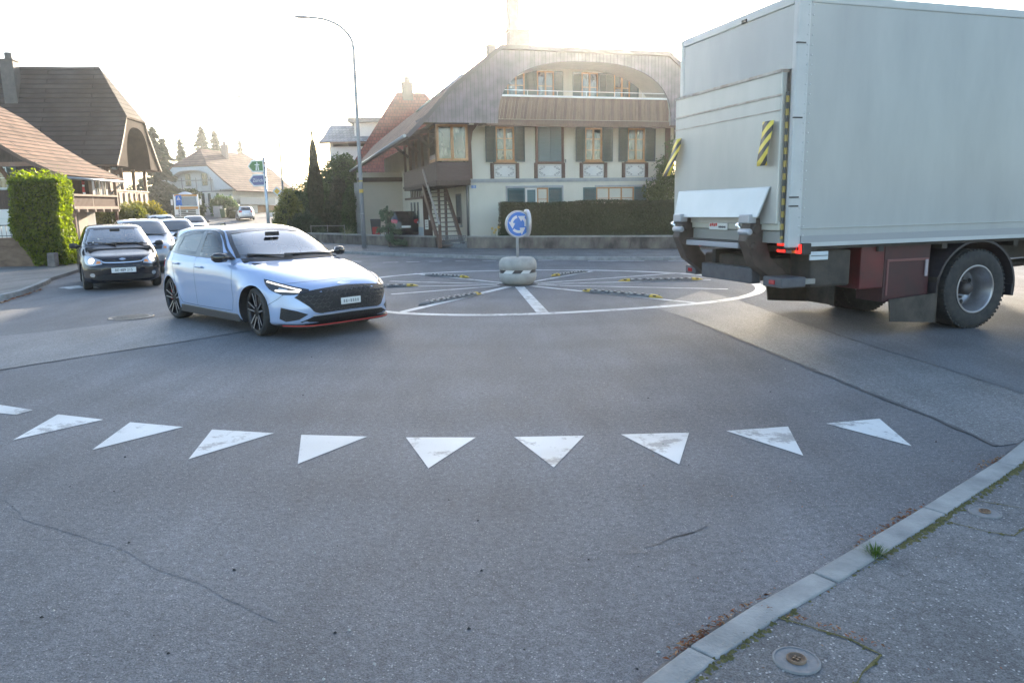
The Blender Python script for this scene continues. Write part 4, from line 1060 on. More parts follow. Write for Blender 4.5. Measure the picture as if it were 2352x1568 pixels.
# black small hatchback heading straight for us, lamps on, driver inside
BLK = paint('black_paint', (0.012, 0.012, 0.018), 0.1, 0.25)
fh = math.atan2(-0.86, 0.52)
fmid = Vector((-9.17, 17.5))-Vector((math.cos(fh), math.sin(fh)))*1.243
fr, FB, fd = car('hatchback', 'black small hatchback with its round headlamps lit, first in the waiting line', BLK, (fmid.x, fmid.y, 0), fh, 2.02, -1.88, 1.685, 1.462, .292, (1.243, -1.243), cowl=(1.10, .965), hood=(1.84, .76), roof=(.22, -1.42), tail=(1.0,), belt=.945,
        lit=True, grille='smile', holes=True, plate='BE\u00b7489 215', nz=120, nt=160)
hw, Dz = fd['hw'], fd['Dz']
B = FB
B.line(smooth_poly([(-.43, .685), (-.40, .645), (-.30, .628), (0, .622), (.30, .628), (.40, .645), (.43, .685)], 4, closed=False), 'front', .022, CHROME, 'grille_trim', fr, off=.012)
B.patch(smooth_poly([(-.40, .675), (-.38, .645), (0, .632), (.38, .645), (.40, .675), (0, .70)], 3), 'front', mat('grille_black', (0.012, 0.012, 0.014), 0.4), 'grille', fr, off=.005)
B.patch(smooth_poly([(-.07, .695), (0, .672), (.07, .695), (0, .72)], 5), 'front', CHROME, 'badge', fr, off=.012, res=.03)
for s in (1, -1):
    B.patch([(s*.62+.05*math.cos(6.283*k/14), .36+.045*math.sin(6.283*k/14)) for k in range(14)], 'front', LENS, 'fog_lamp', fr, off=.010, res=.03)
    B.line([(s*.44, .47), (s*.70, .49)], 'front', .03, mat('bumper_slot', (.01, .01, .01), .6), 'bumper_slot', fr, off=.008)
mm = MB(); mm.box((.42, 0, 1.33), (.03, .22, .065)); mm.build('rear_view_mirror', PLASTIC, fr, bevel=.012)
an = MB(); an.tube([(.16, 0, 1.45), (.02, 0, 1.60)], .006, 6); an.build('aerial', PLASTIC, fr)
st = MB()
for (y, z) in ((-.50, 1.05), (-.38, 1.12)):
    h, n = B.hit(y, z, 'front'); st.box(h+n*.004, (.012, .035, .035))
st.build('windscreen_sticker', PLATEW, fr)

# person at the wheel: one skinned body, seated
def seated_person(parent_car, x, y, z0, label, shirt, skin, hair):
    me = bpy.data.meshes.new('person'); bm = bmesh.new()
    pts = {'pel': (0, 0, 0.10, .15), 'wa': (-.06, 0, .26, .14), 'ch': (-.12, 0, .46, .155), 'nk': (-.13, 0, .62, .06), 'hd0': (-.10, 0, .70, .075), 'hd1': (-.09, 0, .80, .095), 'hd2': (-.10, 0, .88, .075),
           'kl': (.42, .11, .16, .075), 'kr': (.42, -.11, .16, .075), 'fl': (.60, .11, -.20, .05), 'fr': (.60, -.11, -.20, .05),
           'sl': (-.12, .17, .55, .07), 'sr': (-.12, -.17, .55, .07), 'el': (.08, .25, .36, .05), 'er': (.08, -.25, .36, .05), 'wl': (.30, .16, .52, .033), 'wr': (.30, -.16, .52, .033), 'hl': (.37, .15, .55, .04), 'hr': (.37, -.15, .55, .04)}
    E_ = [('pel', 'wa'), ('wa', 'ch'), ('ch', 'nk'), ('nk', 'hd0'), ('hd0', 'hd1'), ('hd1', 'hd2'), ('pel', 'kl'), ('pel', 'kr'), ('kl', 'fl'), ('kr', 'fr'), ('ch', 'sl'), ('ch', 'sr'), ('sl', 'el'), ('sr', 'er'), ('el', 'wl'), ('er', 'wr'), ('wl', 'hl'), ('wr', 'hr')]
    V = {k: bm.verts.new(p[:3]) for k, p in pts.items()}
    for a, b in E_: bm.edges.new((V[a], V[b]))
    bm.verts.index_update(); bm.to_mesh(me); bm.free()
    o = bpy.data.objects.new('person', me); C.objects.link(o)
    mo = o.modifiers.new('skin', 'SKIN'); mo.use_smooth_shade = True
    sk = me.skin_vertices[0].data
    for i, (k, p) in enumerate(pts.items()): sk[i].radius = (p[3], p[3]); sk[i].use_root = (k == 'pel')
    o.modifiers.new('sub', 'SUBSURF').render_levels = 2
    m = bpy.data.materials.new('person_skin_shirt'); m.use_nodes = True; n, L = m.node_tree.nodes, m.node_tree.links
    tc = n.new('ShaderNodeTexCoord'); sx = n.new('ShaderNodeSeparateXYZ'); L.new(tc.outputs['Object'], sx.inputs[0])
    g = n.new('ShaderNodeMath'); g.operation = 'GREATER_THAN'; g.inputs[1].default_value = .63; L.new(sx.outputs[2], g.inputs[0])
    g2 = n.new('ShaderNodeMath'); g2.operation = 'GREATER_THAN'; g2.inputs[1].default_value = .20; L.new(sx.outputs[0], g2.inputs[0])
    g3 = n.new('ShaderNodeMath'); g3.operation = 'GREATER_THAN'; g3.inputs[1].default_value = .40; L.new(sx.outputs[2], g3.inputs[0])
    g4 = n.new('ShaderNodeMath'); g4.operation = 'MULTIPLY'; L.new(g2.outputs[0], g4.inputs[0]); L.new(g3.outputs[0], g4.inputs[1])
    mx_ = n.new('ShaderNodeMath'); mx_.operation = 'MAXIMUM'; L.new(g.outputs[0], mx_.inputs[0]); L.new(g4.outputs[0], mx_.inputs[1])
    mix = n.new('ShaderNodeMix'); mix.data_type = 'RGBA'; mix.inputs[6].default_value = (*shirt, 1); mix.inputs[7].default_value = (*skin, 1)
    L.new(mx_.outputs[0], mix.inputs[0]); L.new(mix.outputs[2], n['Principled BSDF'].inputs[0]); n['Principled BSDF'].inputs['Roughness'].default_value = .7
    me.materials.append(m)
    M_ = Matrix.Translation(parent_car.location) @ Matrix.Rotation(parent_car.rotation_euler.z, 4, 'Z')
    o.matrix_world = M_ @ Matrix.Translation((x, y, z0))
    hb = MB(); hb.lathe([(.001, .115), (.05, .105), (.085, .06), (.098, .0), (.095, -.05), (.085, -.08)], 20, 'z'); hb.build('hair', mat('hair_grey', hair, .8), o, loc=(-.125, 0, .86))
    fb = MB()
    for s in (1, -1): fb.lathe([(.001, .008), (.011, .004), (.013, -.004)], 10, 'x', c=(-.002, s*.034, .815)); 
    fb.build('eyes', INK, o)
    nb = MB(); nb.prism([(-.008, -.014, .775), (-.008, .014, .775), (.0, 0, .82)], (.018, 0, -.004)); nb.build('nose', mat('skin', skin, .6), o, bevel=.006)
    mb = MB(); mb.box((-.006, 0, .745), (.012, .045, .010)); mb.build('mouth', mat('lips', (.35, .14, .12), .6), o, bevel=.003)
    er = MB()
    for s in (1, -1): 
        e_ = MB(); e_.box((-.10, s*.098, .80), (.035, .018, .06)); e_.build('ear', mat('skin', skin, .6), o, bevel=.008)
    return tag(o, label, 'person')
seated_person(fr, .02, .36, .38, 'driver in a dark top at the wheel of the black hatchback', (.05, .055, .065), (.42, .26, .19), (.22, .20, .18))

SILV = paint('silver_paint', (0.24, 0.265, 0.31), 0.7, 0.3)
PALE = paint('pale_silver_paint', (0.50, 0.53, 0.58), 0.6, 0.3)
GREYP = paint('grey_paint', (0.10, 0.115, 0.14), 0.6, 0.3)
WHITEP = paint('white_paint', (0.66, 0.67, 0.68), 0.1, 0.3)
DKBL = paint('dark_blue_paint', (0.03, 0.036, 0.05), 0.5, 0.3)
q1 = at(325, 625, 22.3); 
car('minivan', 'silver minivan with a tall roof directly behind the black hatchback', SILV, (q1.x-.35, q1.y+.9, 0), R(-61), 2.08, -2.0, 1.78, 1.56, .31, (1.30, -1.30), cowl=(1.32, 1.04), hood=(1.86, .86), roof=(.35, -1.5), tail=(1.08,), belt=1.0, lit=False, group='cars queueing at the junction')
q2 = at(385, 585, 29.5)
car('hatchback', 'small pale silver hatchback with a lit headlamp, third in the waiting line', PALE, (q2.x, q2.y+.8, 0), R(-60), 1.95, -1.75, 1.66, 1.50, .29, (1.20, -1.20), cowl=(1.08, .98), hood=(1.78, .78), roof=(.2, -1.35), lit=True, group='cars queueing at the junction')
q3 = at(392, 545, 40)
car('estate_car', 'white estate car with roof rails beside the yellow flowering bush', WHITEP, (q3.x-.9, q3.y+1.0, 0), R(-59), 2.15, -2.2, 1.84, 1.66, .33, (1.36, -1.36), cowl=(1.10, 1.04), hood=(1.95, .86), roof=(.2, -1.8), est=True, belt=1.02, lit=False, group='cars queueing at the junction')
q4 = at(447, 530, 58)
car('saloon_car', 'dark grey saloon car with its headlamp lit, in front of the tanker', GREYP, (q4.x-.3, q4.y+.8, road_z(0, q4.y)), R(-62), 2.25, -2.2, 1.81, 1.47, .31, (1.35, -1.35), cowl=(1.0, .97), hood=(2.0, .78), roof=(.1, -1.3), lit=True, group='cars queueing at the junction')
q5 = at(563, 503, 82)
car('hatchback', 'silver hatchback seen from behind, driving off past the old farmhouse', PALE, (q5.x, q5.y, road_z(0, q5.y)), R(115), 2.0, -1.92, 1.73, 1.46, .30, (1.27, -1.25), cowl=(1.0, .97), roof=(.1, -1.45), tail=(1.0,), rimcol=ALLOY)
q6 = at(909, 534, 41)
car('hatchback', 'black hatchback parked in the yard under the eaves, seen from behind', BLK, (q6.x+.15, q6.y+1.6, .13), R(104), 2.05, -1.98, 1.78, 1.47, .32, (1.30, -1.30), cowl=(1.0, .98), roof=(.1, -1.5), tail=(1.0,))
# ================================================================== THE WHITE BOX TRUCK
TH = R(17.7)
tk = thing('box_truck', 'white box truck with a raised tail lift and striped warning flags on its rear', 'truck', (3.22-1.25*math.sin(TH), 8.62+1.25*math.cos(TH), 0), TH)
BOXW = mat('box_white', (0.32, 0.333, 0.335), 0.40, col2=(0.385, 0.40, 0.395), scale=1.4, stretch=(1, 1, .28), detail=10, coat=0.25, bump=0.015, bscale=1.5, rvar=0.12)
ALU = mat('aluminium', (0.52, 0.54, 0.55), 0.42, metal=0.6, col2=(0.62, 0.63, 0.63), scale=5)
ALUW = mat('painted_frame', (0.42, 0.44, 0.445), 0.4, col2=(0.48, 0.495, 0.495), scale=3)
CHAS = mat('chassis_black', (0.016, 0.016, 0.018), 0.6, col2=(0.045, 0.038, 0.032), scale=6, bump=0.15)
DIRTY = mat('dusty_black', (0.03, 0.026, 0.023), 0.75, col2=(0.075, 0.063, 0.052), scale=4, bump=0.2)
REDP = mat('red_box_paint', (0.115, 0.010, 0.012), 0.5, col2=(0.06, 0.010, 0.011), scale=3, coat=0.3)
W2, Z0, Z1, LB = 1.25, 1.17, 3.93, 6.6
b = MB(); b.b2((0.10, -W2+.012, Z0+.05), (LB-.08, W2-.012, Z1-.05)); b.build('cargo_box', BOXW, tk)
for y in (-1, 1):                                               # corner posts, rails
    b = MB(); b.b2((0, y*W2-.09*(y > 0), Z0-.02), (0.17, y*W2+.09*(y < 0), Z1)); b.build('corner_post', ALUW, tk, bevel=.022, seg=3)
    b = MB(); b.b2((LB-.12, y*W2-.07*(y > 0), Z0), (LB, y*W2+.07*(y < 0), Z1)); b.build('corner_post', ALUW, tk, bevel=.022, seg=3)
    b = MB(); b.b2((.17, y*W2-.05*(y > 0), Z1-.10), (LB-.12, y*W2+.05*(y < 0), Z1)); b.build('roof_rail', ALUW, tk, bevel=.018, seg=3)
b = MB(); b.b2((.0, -W2+.09, Z1-.10), (.10, W2-.09, Z1)); b.b2((.1, -W2+.05, Z1-.03), (LB-.1, W2-.05, Z1-.008))
b.build('roof_rail', ALUW, tk, bevel=.018, seg=3)
for y in (-1, 1):
    b = MB(); b.b2((.17, y*(W2+.004)-.03*(y > 0), Z0+.035), (LB-.12, y*(W2+.004)+.03*(y < 0), Z0+.115), 1); b.b2((.17, y*(W2+.010)-.05*(y > 0), Z0-.012), (LB-.12, y*(W2+.010)+.05*(y < 0), Z0+.035), 0)
    b.b2((.17, y*(W2+.001)-.02*(y > 0), Z0+.20), (LB-.12, y*(W2+.001)+.02*(y < 0), Z0+.208), 0)
    b.build('side_rail', [ALUW, mat('rail_grey', (.30, .31, .32), .5)], tk)
rv = MB()
for y in (-1,):
    for k in range(26):
        z = Z0+.12+k*.105; rv.lathe([(.011, 0), (.009, -.006), (.001, -.007)], 8, 'y', c=(.135, y*(W2+.0), z)); rv.lathe([(.010, 0), (.008, -.006), (.001, -.007)], 8, 'y', c=(.205, y*(W2-.010), z))
rv.build('rivets', ALU, tk)
for z in (1.62, 1.72, 2.6, 3.4): hg = MB(); hg.b2((-.006, -W2+.02, z), (.11, -W2-.006, z+.016)); hg.build('hinge_pin', INK, tk)
b = MB(); b.b2((.02, -W2+.09, 3.15), (.06, W2-.09, Z1-.1)); b.build('rear_panel', BOXW, tk)
b = MB(); b.b2((-.01, -.30, 3.83), (.03, -.20, 3.87)); b.build('rear_camera', CHAS, tk)
# the raised lift platform covers the lower two thirds of the rear
pf = MB(); pf.b2((-.075, -W2+.14, 1.42), (0.0, W2-.03, 3.13)); p_ = pf.build('lift_platform', mat('platform_alu', (0.42, 0.43, 0.41), 0.42, metal=0.3, col2=(0.48, 0.485, 0.46), scale=2.2, stretch=(1, 1, .3), bump=0.03), tk, bevel=.012)
b = MB(); b.b2((-.09, -W2+.13, 3.115), (0.01, W2-.02, 3.15)); b.b2((-.085, -W2+.13, 2.86), (-.07, W2-.02, 2.885)); b.b2((-.082, -W2+.13, 2.70), (-.07, W2-.02, 2.712)); b.build('platform_edge', mat('edge_rust', (.30, .24, .19), .6, col2=(.45, .42, .38), scale=6), p_)
hz = stripe_mat('hazard_edge', (0.08, 0.08, 0.08), (0.42, 0.31, 0.09), 7, 0.5, rot=(0, R(90), 0))
b = MB(); b.b2((-.03, -W2+.117, 1.25), (.0, -W2+.095, 2.9)); b.build('hazard_strip', hz, tk)
st2 = stripe_mat('warning_flag', (0.02, 0.02, 0.022), (0.72, 0.55, 0.06), 6.2, 0.5, rot=(R(-38), 0, 0), coord='Object')
def flag_mat():
    m = stripe_mat('warning_flag_y', (0.025, 0.025, 0.03), (0.72, 0.56, 0.07), 6.5, 0.5, rot=(0, 0, R(0)))
    n, L = m.node_tree.nodes, m.node_tree.links
    mp = [q for q in n if q.type == 'MAPPING'][0]; sx = [q for q in n if q.type == 'SEPXYZ'][0]; mu = [q for q in n if q.type == 'MATH'][0]
    a = n.new('ShaderNodeMath'); a.operation = 'MULTIPLY_ADD'; a.inputs[1].default_value = 0.75
    L.new(sx.outputs[1], a.inputs[0]); L.new(sx.outputs[2], a.inputs[2]); L.new(a.outputs[0], mu.inputs[0])
    return m
FLG = flag_mat()
for (y0, y1, zt, zb, sway) in ((-W2+.20, -W2+.40, 2.60, 2.10, .05), (W2-.28, W2-.06, 2.58, 2.08, .10)):
    f = MB(); n = 10; vs = []
    for k in range(n+1):
        t = k/n; z = zt+(zb-zt)*t; x = -.10-.06*math.sin(t*2.6)*t-.02; dy = (sway*1.6 if sway > .05 else sway)*t*t*(1.6 if sway > .05 else 1.0)
        for yy in (y0, (y0+y1)/2, y1): vs += [(x-.012*math.sin((yy-y0)*14+t*3), yy+dy, z)]
    f.add(vs, [(3*k+i, 3*k+i+1, 3*k+i+4, 3*k+i+3) for k in range(n) for i in (0, 1)], smooth=True)
    o = f.build('warning_flag', FLG, tk); sm = o.modifiers.new('thick', 'SOLIDIFY'); sm.thickness = .006
# folded end flap, tilted out
b = MB()
vs = [(-.20, -.91, 1.50), (-.20, 1.00, 1.49), (-.10, 1.06, 1.85), (-.10, -.99, 1.85)]
b.prism(vs, (.03, 0, .01)); o = b.build('lift_flap', mat('flap_alu', (0.52, 0.55, 0.55), 0.35, metal=0.2, col2=(0.58, 0.60, 0.60), scale=1.5), tk, bevel=.008)
# lower frame of the lift with maker's plate, light bar, arms, rams
b = MB(); b.b2((-.05, -W2+.12, 1.35), (.0, W2-.05, 1.45)); b.b2((-.03, -W2+.12, 1.20), (.02, W2-.05, 1.34), 1); b.build('lift_beam', [mat('beam_cream', (.50, .49, .42), .5), mat('beam_grey', (.28, .28, .26), .5)], tk, bevel=.006)
b = MB(); b.box((-.062, .09, 1.385), (.012, .42, .10)); pl = b.build('maker_plate', PLATEW, tk, bevel=.004)
b = MB(); 
for k, y in enumerate((.26, .215, .17, .125)): b.box((-.071, y, 1.395+.006*(k % 2)), (.006, .030, .038))
b.build('red_lettering', mat('letter_red', (.55, .06, .05), .5), pl)
b = MB()
for k in range(6): b.box((-.071, .06-.027*k, 1.372), (.006, .020, .022+.006*(k % 2)))
b.build('dark_lettering', mat('letter_grey', (.12, .12, .13), .5), pl)
b = MB(); b.b2((-.16, -.50, 1.115), (-.06, .86, 1.185)); b.b2((-.14, -.55, 1.185), (-.02, .95, 1.21), 1); b.build('lift_crossbar', [mat('bar_lilac_grey', (.36, .37, .41), .45, metal=.3), CHAS], tk, bevel=.012)
for y in (-.72, .84):
    b = MB(); b.prism([(-.02, y-.09, 1.50), (-.20, y-.09, 1.46), (-.26, y-.09, 1.22), (-.12, y-.09, .92), (.25, y-.09, .66), (.40, y-.09, .78), (.10, y-.09, 1.02), (.02, y-.09, 1.25)], (0, .18, 0)); b.tube([(-.14, y-.13, 1.36), (-.14, y+.13, 1.36)], .055, 14); b.tube([(-.16, y-.12, 1.16), (-.16, y+.12, 1.16)], .045, 14)
    b.build('lift_arm', mat('arm_brown', (.035, .026, .022), .6, col2=(.075, .055, .045), scale=6), tk, bevel=.015)
    b = MB(); b.box((-.19, y, 1.485), (.12, .20, .11)); b.tube([(-.22, y-.11, 1.33), (-.22, y+.11, 1.33)], .04, 12); b.build('lift_hinge', mat('hinge_grey', (.40, .41, .44), .45, metal=.4), tk, bevel=.015)
    b = MB(); b.tube([(-.10, y+.17, 1.30), (.45, y+.17, .75)], .05, 14); b.tube([(-.22, y+.17, 1.42), (-.05, y+.17, 1.25)], .026, 10, mi=1); b.build('lift_ram', [CHAS, CHROME], tk)
b = MB()
for nm, (y0, y1, z0, z1, x0, x1), lens in (('bumper_end', (.98, 1.26, .66, .79, .16, .46), 1), ('bumper_beam', (-.55, .60, .67, .87, .02, .16), 0), ('bumper_end', (-1.22, -.86, .68, .80, -.04, .30), 1)):
    b = MB(); b.b2((x0, y0, z0), (x1, y1, z1)); o = b.build(nm, mat('bumper_grey', (.065, .067, .078), .5, col2=(.10, .10, .11), scale=7), tk, bevel=.015)
    if lens:
        c = MB(); c.box((x0-.004, (y0+y1)/2, (z0+z1)/2), (.012, .10, .05)); c.build('reflector', REDL, o)
# tail lamp clusters
for s, y in ((-1, -W2+.03), (1, W2-.03)):
    b = MB(); b.box((.22, y-s*.14, 1.135), (.12, .46, .135)); o = b.build('tail_light', CHAS, tk, bevel=.012)
    for k, (dy, m_, w_) in enumerate(((-.15, REDLIT, .14), (.0, LENS, .09), (.08, AMBER, .06), (.16, REDLIT, .09))):
        c = MB(); c.box((.155, y-s*.14-s*-dy, 1.135), (.02, w_, .105)); c.box((.143, y-s*.14-s*-dy, 1.135), (.008, w_*.35, .045), 1); c.build('lens', [m_, mat('lens_core', (.12, .01, .01), .2)], o)
    c = MB(); c.box((.22, y+s*.05, 1.135), (.10, .03, .10)); c.build('side_lens', REDLIT, o)
b = MB(); b.box((.46, -W2+.03, 1.045), (.26, .02, .10)); b.box((.46, -W2+.018, 1.045), (.24, .01, .008), 1); b.build('marker_plate', [mat('marker_pale', (.55, .60, .64), .4), INK], tk, bevel=.004)
b = MB(); b.bar((.30, -W2+.10, .74), (.46, -W2+.10, .74), .07, .06); b.build('side_marker', mat('marker_grey', (.25, .24, .22), .5), tk)
# chassis, boxes, mudguards, flaps
b = MB()
for y in (-.42, .42): b.b2((.1, y-.04, .82), (LB+1.2, y+.04, 1.06))
for x in (.4, 1.4, 2.4, 3.6, 4.8, 6.0): b.b2((x-.05, -.42, .86), (x+.05, .42, 1.02)); b.b2((x-.04, -1.2, 1.06), (x+.04, 1.2, Z0-.02))
b.b2((.1, -W2+.04, Z0-.05), (LB-.1, W2-.04, Z0-.01)); b.tube([(2.95, -.95, .52), (2.95, .95, .52)], .09, 12); b.lathe([(.001, .2), (.2, .12), (.23, 0), (.2, -.12), (.001, -.2)], 16, 'x', c=(2.95, 0, .52))
b.tube([(3.1, 0, .6), (6.5, 0, .75)], .06, 10)
b.build('chassis', CHAS, tk)
b = MB(); b.prism([(.16, -.75, .76), (.55, -.75, .64), (1.0, -.75, .60), (1.0, -.75, 1.0), (.16, -.75, 1.0)], (0, 1.5, 0)); b.build('lift_gear_housing', DIRTY, tk, bevel=.03)
b = MB(); b.b2((.42, -W2+.10, .66), (1.00, -W2+.50, 1.10)); b.build('rear_tool_box', DIRTY, tk, bevel=.03)
b = MB(); b.b2((1.14, -W2+.09, .60), (1.50, -W2+.5, 1.13)); o = b.build('red_locker', REDP, tk, bevel=.015)
b = MB(); b.b2((1.52, -W2+.11, .42), (2.24, -W2+.55, 1.13)); b.b2((1.56, -W2+.10, .92), (2.22, -W2+.112, .95), 1); b.b2((1.56, -W2+.10, .50), (1.59, -W2+.112, .94), 1); o = b.build('wheel_arch_box', [mat('locker_maroon', (.055, .012, .016), .5, col2=(.035, .012, .016), scale=4), mat('locker_seam', (.16, .06, .06), .5)], tk, bevel=.01)
b = MB(); b.b2((2.16, -W2+.09, .72), (2.20, -W2+.105, .93)); b.build('latch', mat('latch_grey', (.35, .3, .32), .4), tk)
for y in (-1, 1):
    f = MB(); yo = y*(W2-.03); yi = y*(W2-.68)
    n = 24; vs = []
    for k in range(n+1):
        t = R(-8)+R(196)*k/n; x, z = 2.96+.64*math.cos(t), .53+.60*math.sin(t)
        vs += [(x, yo, z), (x, yi, z), (x+.03*math.cos(t), yi, z+.03*math.sin(t)), (x+.03*math.cos(t), yo, z+.03*math.sin(t)), ]
    f.add(vs, [(4*k+i, 4*k+(i+1) % 4, 4*k+4+(i+1) % 4, 4*k+4+i) for k in range(n) for i in range(4)], smooth=False)
    f.b2((3.58, min(yo, yi), .40), (3.62, max(yo, yi), .55)); f.build('mudguard', mat('mudguard', (.03, .027, .032), .5), tk)
    g = MB(); g.prism([(1.56, yo, .46), (2.30, yo, .50), (2.33, yo, .12), (1.60, yo, .18)], (0, -y*.02, 0)); g.build('splash_panel', DIRTY, tk)
    g = MB(); g.b2((2.30, min(yo, yi), .13), (2.325, max(yo, yi), .70)); g.build('mud_flap', DIRTY, tk)
# wheels: twin rear, single front; steel rims with hand holes
def truck_wheel(x, y, s, dual):
    r = .515; b = MB(); h = .15
    offs = (0, -.33) if dual else (0,)
    for o_ in offs:
        c = y+s*o_
        b.lathe([(.30, -h*.9), (.33, -h*1.02), (.45, -h*1.05), (.495, -h*.95), (r, -h*.75), (r, -h*.3), (r, h*.3), (r, h*.75), (.495, h*.95), (.45, h*1.05), (.33, h*1.02), (.30, h*.9)], 56, 'y', c=(0, c-y, 0))
        for g in (-.55, -.18, .18, .55): b.lathe([(r*1.002, h*g-.010), (r*.972, h*g-.006), (r*.972, h*g+.006), (r*1.002, h*g+.010)], 56, 'y', c=(0, c-y, 0))
        for k in range(56):
            a = 6.2832*k/56
            for g in (-.82, .82): b.box((r*.985*math.cos(a), c-y+h*g, r*.985*math.sin(a)), (.022, .045, .030), M=Matrix.Rotation(-a, 3, 'Y'))
    t = b.build('wheel', RUBBER, tk, loc=(x, y, r))
    m = MB(); d = -1 if dual else .3
    m.lathe([(.315, s*h*1.02), (.298, s*h*1.06), (.285, s*h*.95), (.280, s*h*.5), (.262, s*h*.35), (.258, -s*h*.55*dual), (.235, -s*h*.85*dual), (.17, -s*h*.95*dual), (.10, -s*h*.8*dual), (.001, -s*h*.8*dual)], 48, 'y')
    m.lathe([(.085, -s*h*.85*dual), (.085, s*h*.25), (.06, s*h*.45), (.001, s*h*.45)], 24, 'y', mi=1)
    for k in range(10): a = 6.2832*k/10; m.lathe([(.016, -s*h*.9*dual), (.016, -s*h*.55*dual), (.001, -s*h*.5*dual)], 8, 'y', c=(.135*math.cos(a), 0, .135*math.sin(a)), mi=1)
    for k in range(8): a = 6.2832*(k+.5)/8; m.lathe([(.032, -s*h*.78*dual), (.001, -s*h*.78*dual)], 12, 'y', c=(.21*math.cos(a), s*.006, .21*math.sin(a)), mi=2)
    m.build('rim', [mat('steel_rim', (.36, .37, .40), .35, metal=.7, col2=(.26, .25, .26), scale=5), mat('hub_dark', (.08, .07, .07), .5, metal=.4), INK], t)
for s in (-1, 1):
    truck_wheel(2.96, s*1.06, s, 1)
    truck_wheel(7.6, s*1.05, s, 1)
# cab, beyond the right edge of the photo
b = MB(); b.prism([(6.75, -1.22, .75), (8.75, -1.22, .55), (8.85, -1.22, 1.4), (8.55, -1.22, 2.9), (6.75, -1.22, 3.0)], (0, 2.44, 0)); b.build('cab', paint('cab_red', (.35, .02, .02), 0, .35), tk, bevel=.08, seg=3)
b = MB(); b.prism([(8.845, -1.08, 1.62), (8.845, 1.08, 1.62), (8.60, 1.05, 2.75), (8.60, -1.05, 2.75)], (.02, 0, .004)); b.build('windscreen', DARKGL, tk)
for s in (-1, 1):
    b = MB(); b.prism([(7.5, s*1.222, 1.7), (8.55, s*1.222, 1.7), (8.4, s*1.222, 2.6), (7.5, s*1.222, 2.6)], (0, s*.01, 0)); b.build('side_window', DARKGL, tk)
    b = MB(); b.box((8.86, s*.9, .95), (.08, .4, .2)); b.build('headlight', LENS, tk, bevel=.03)
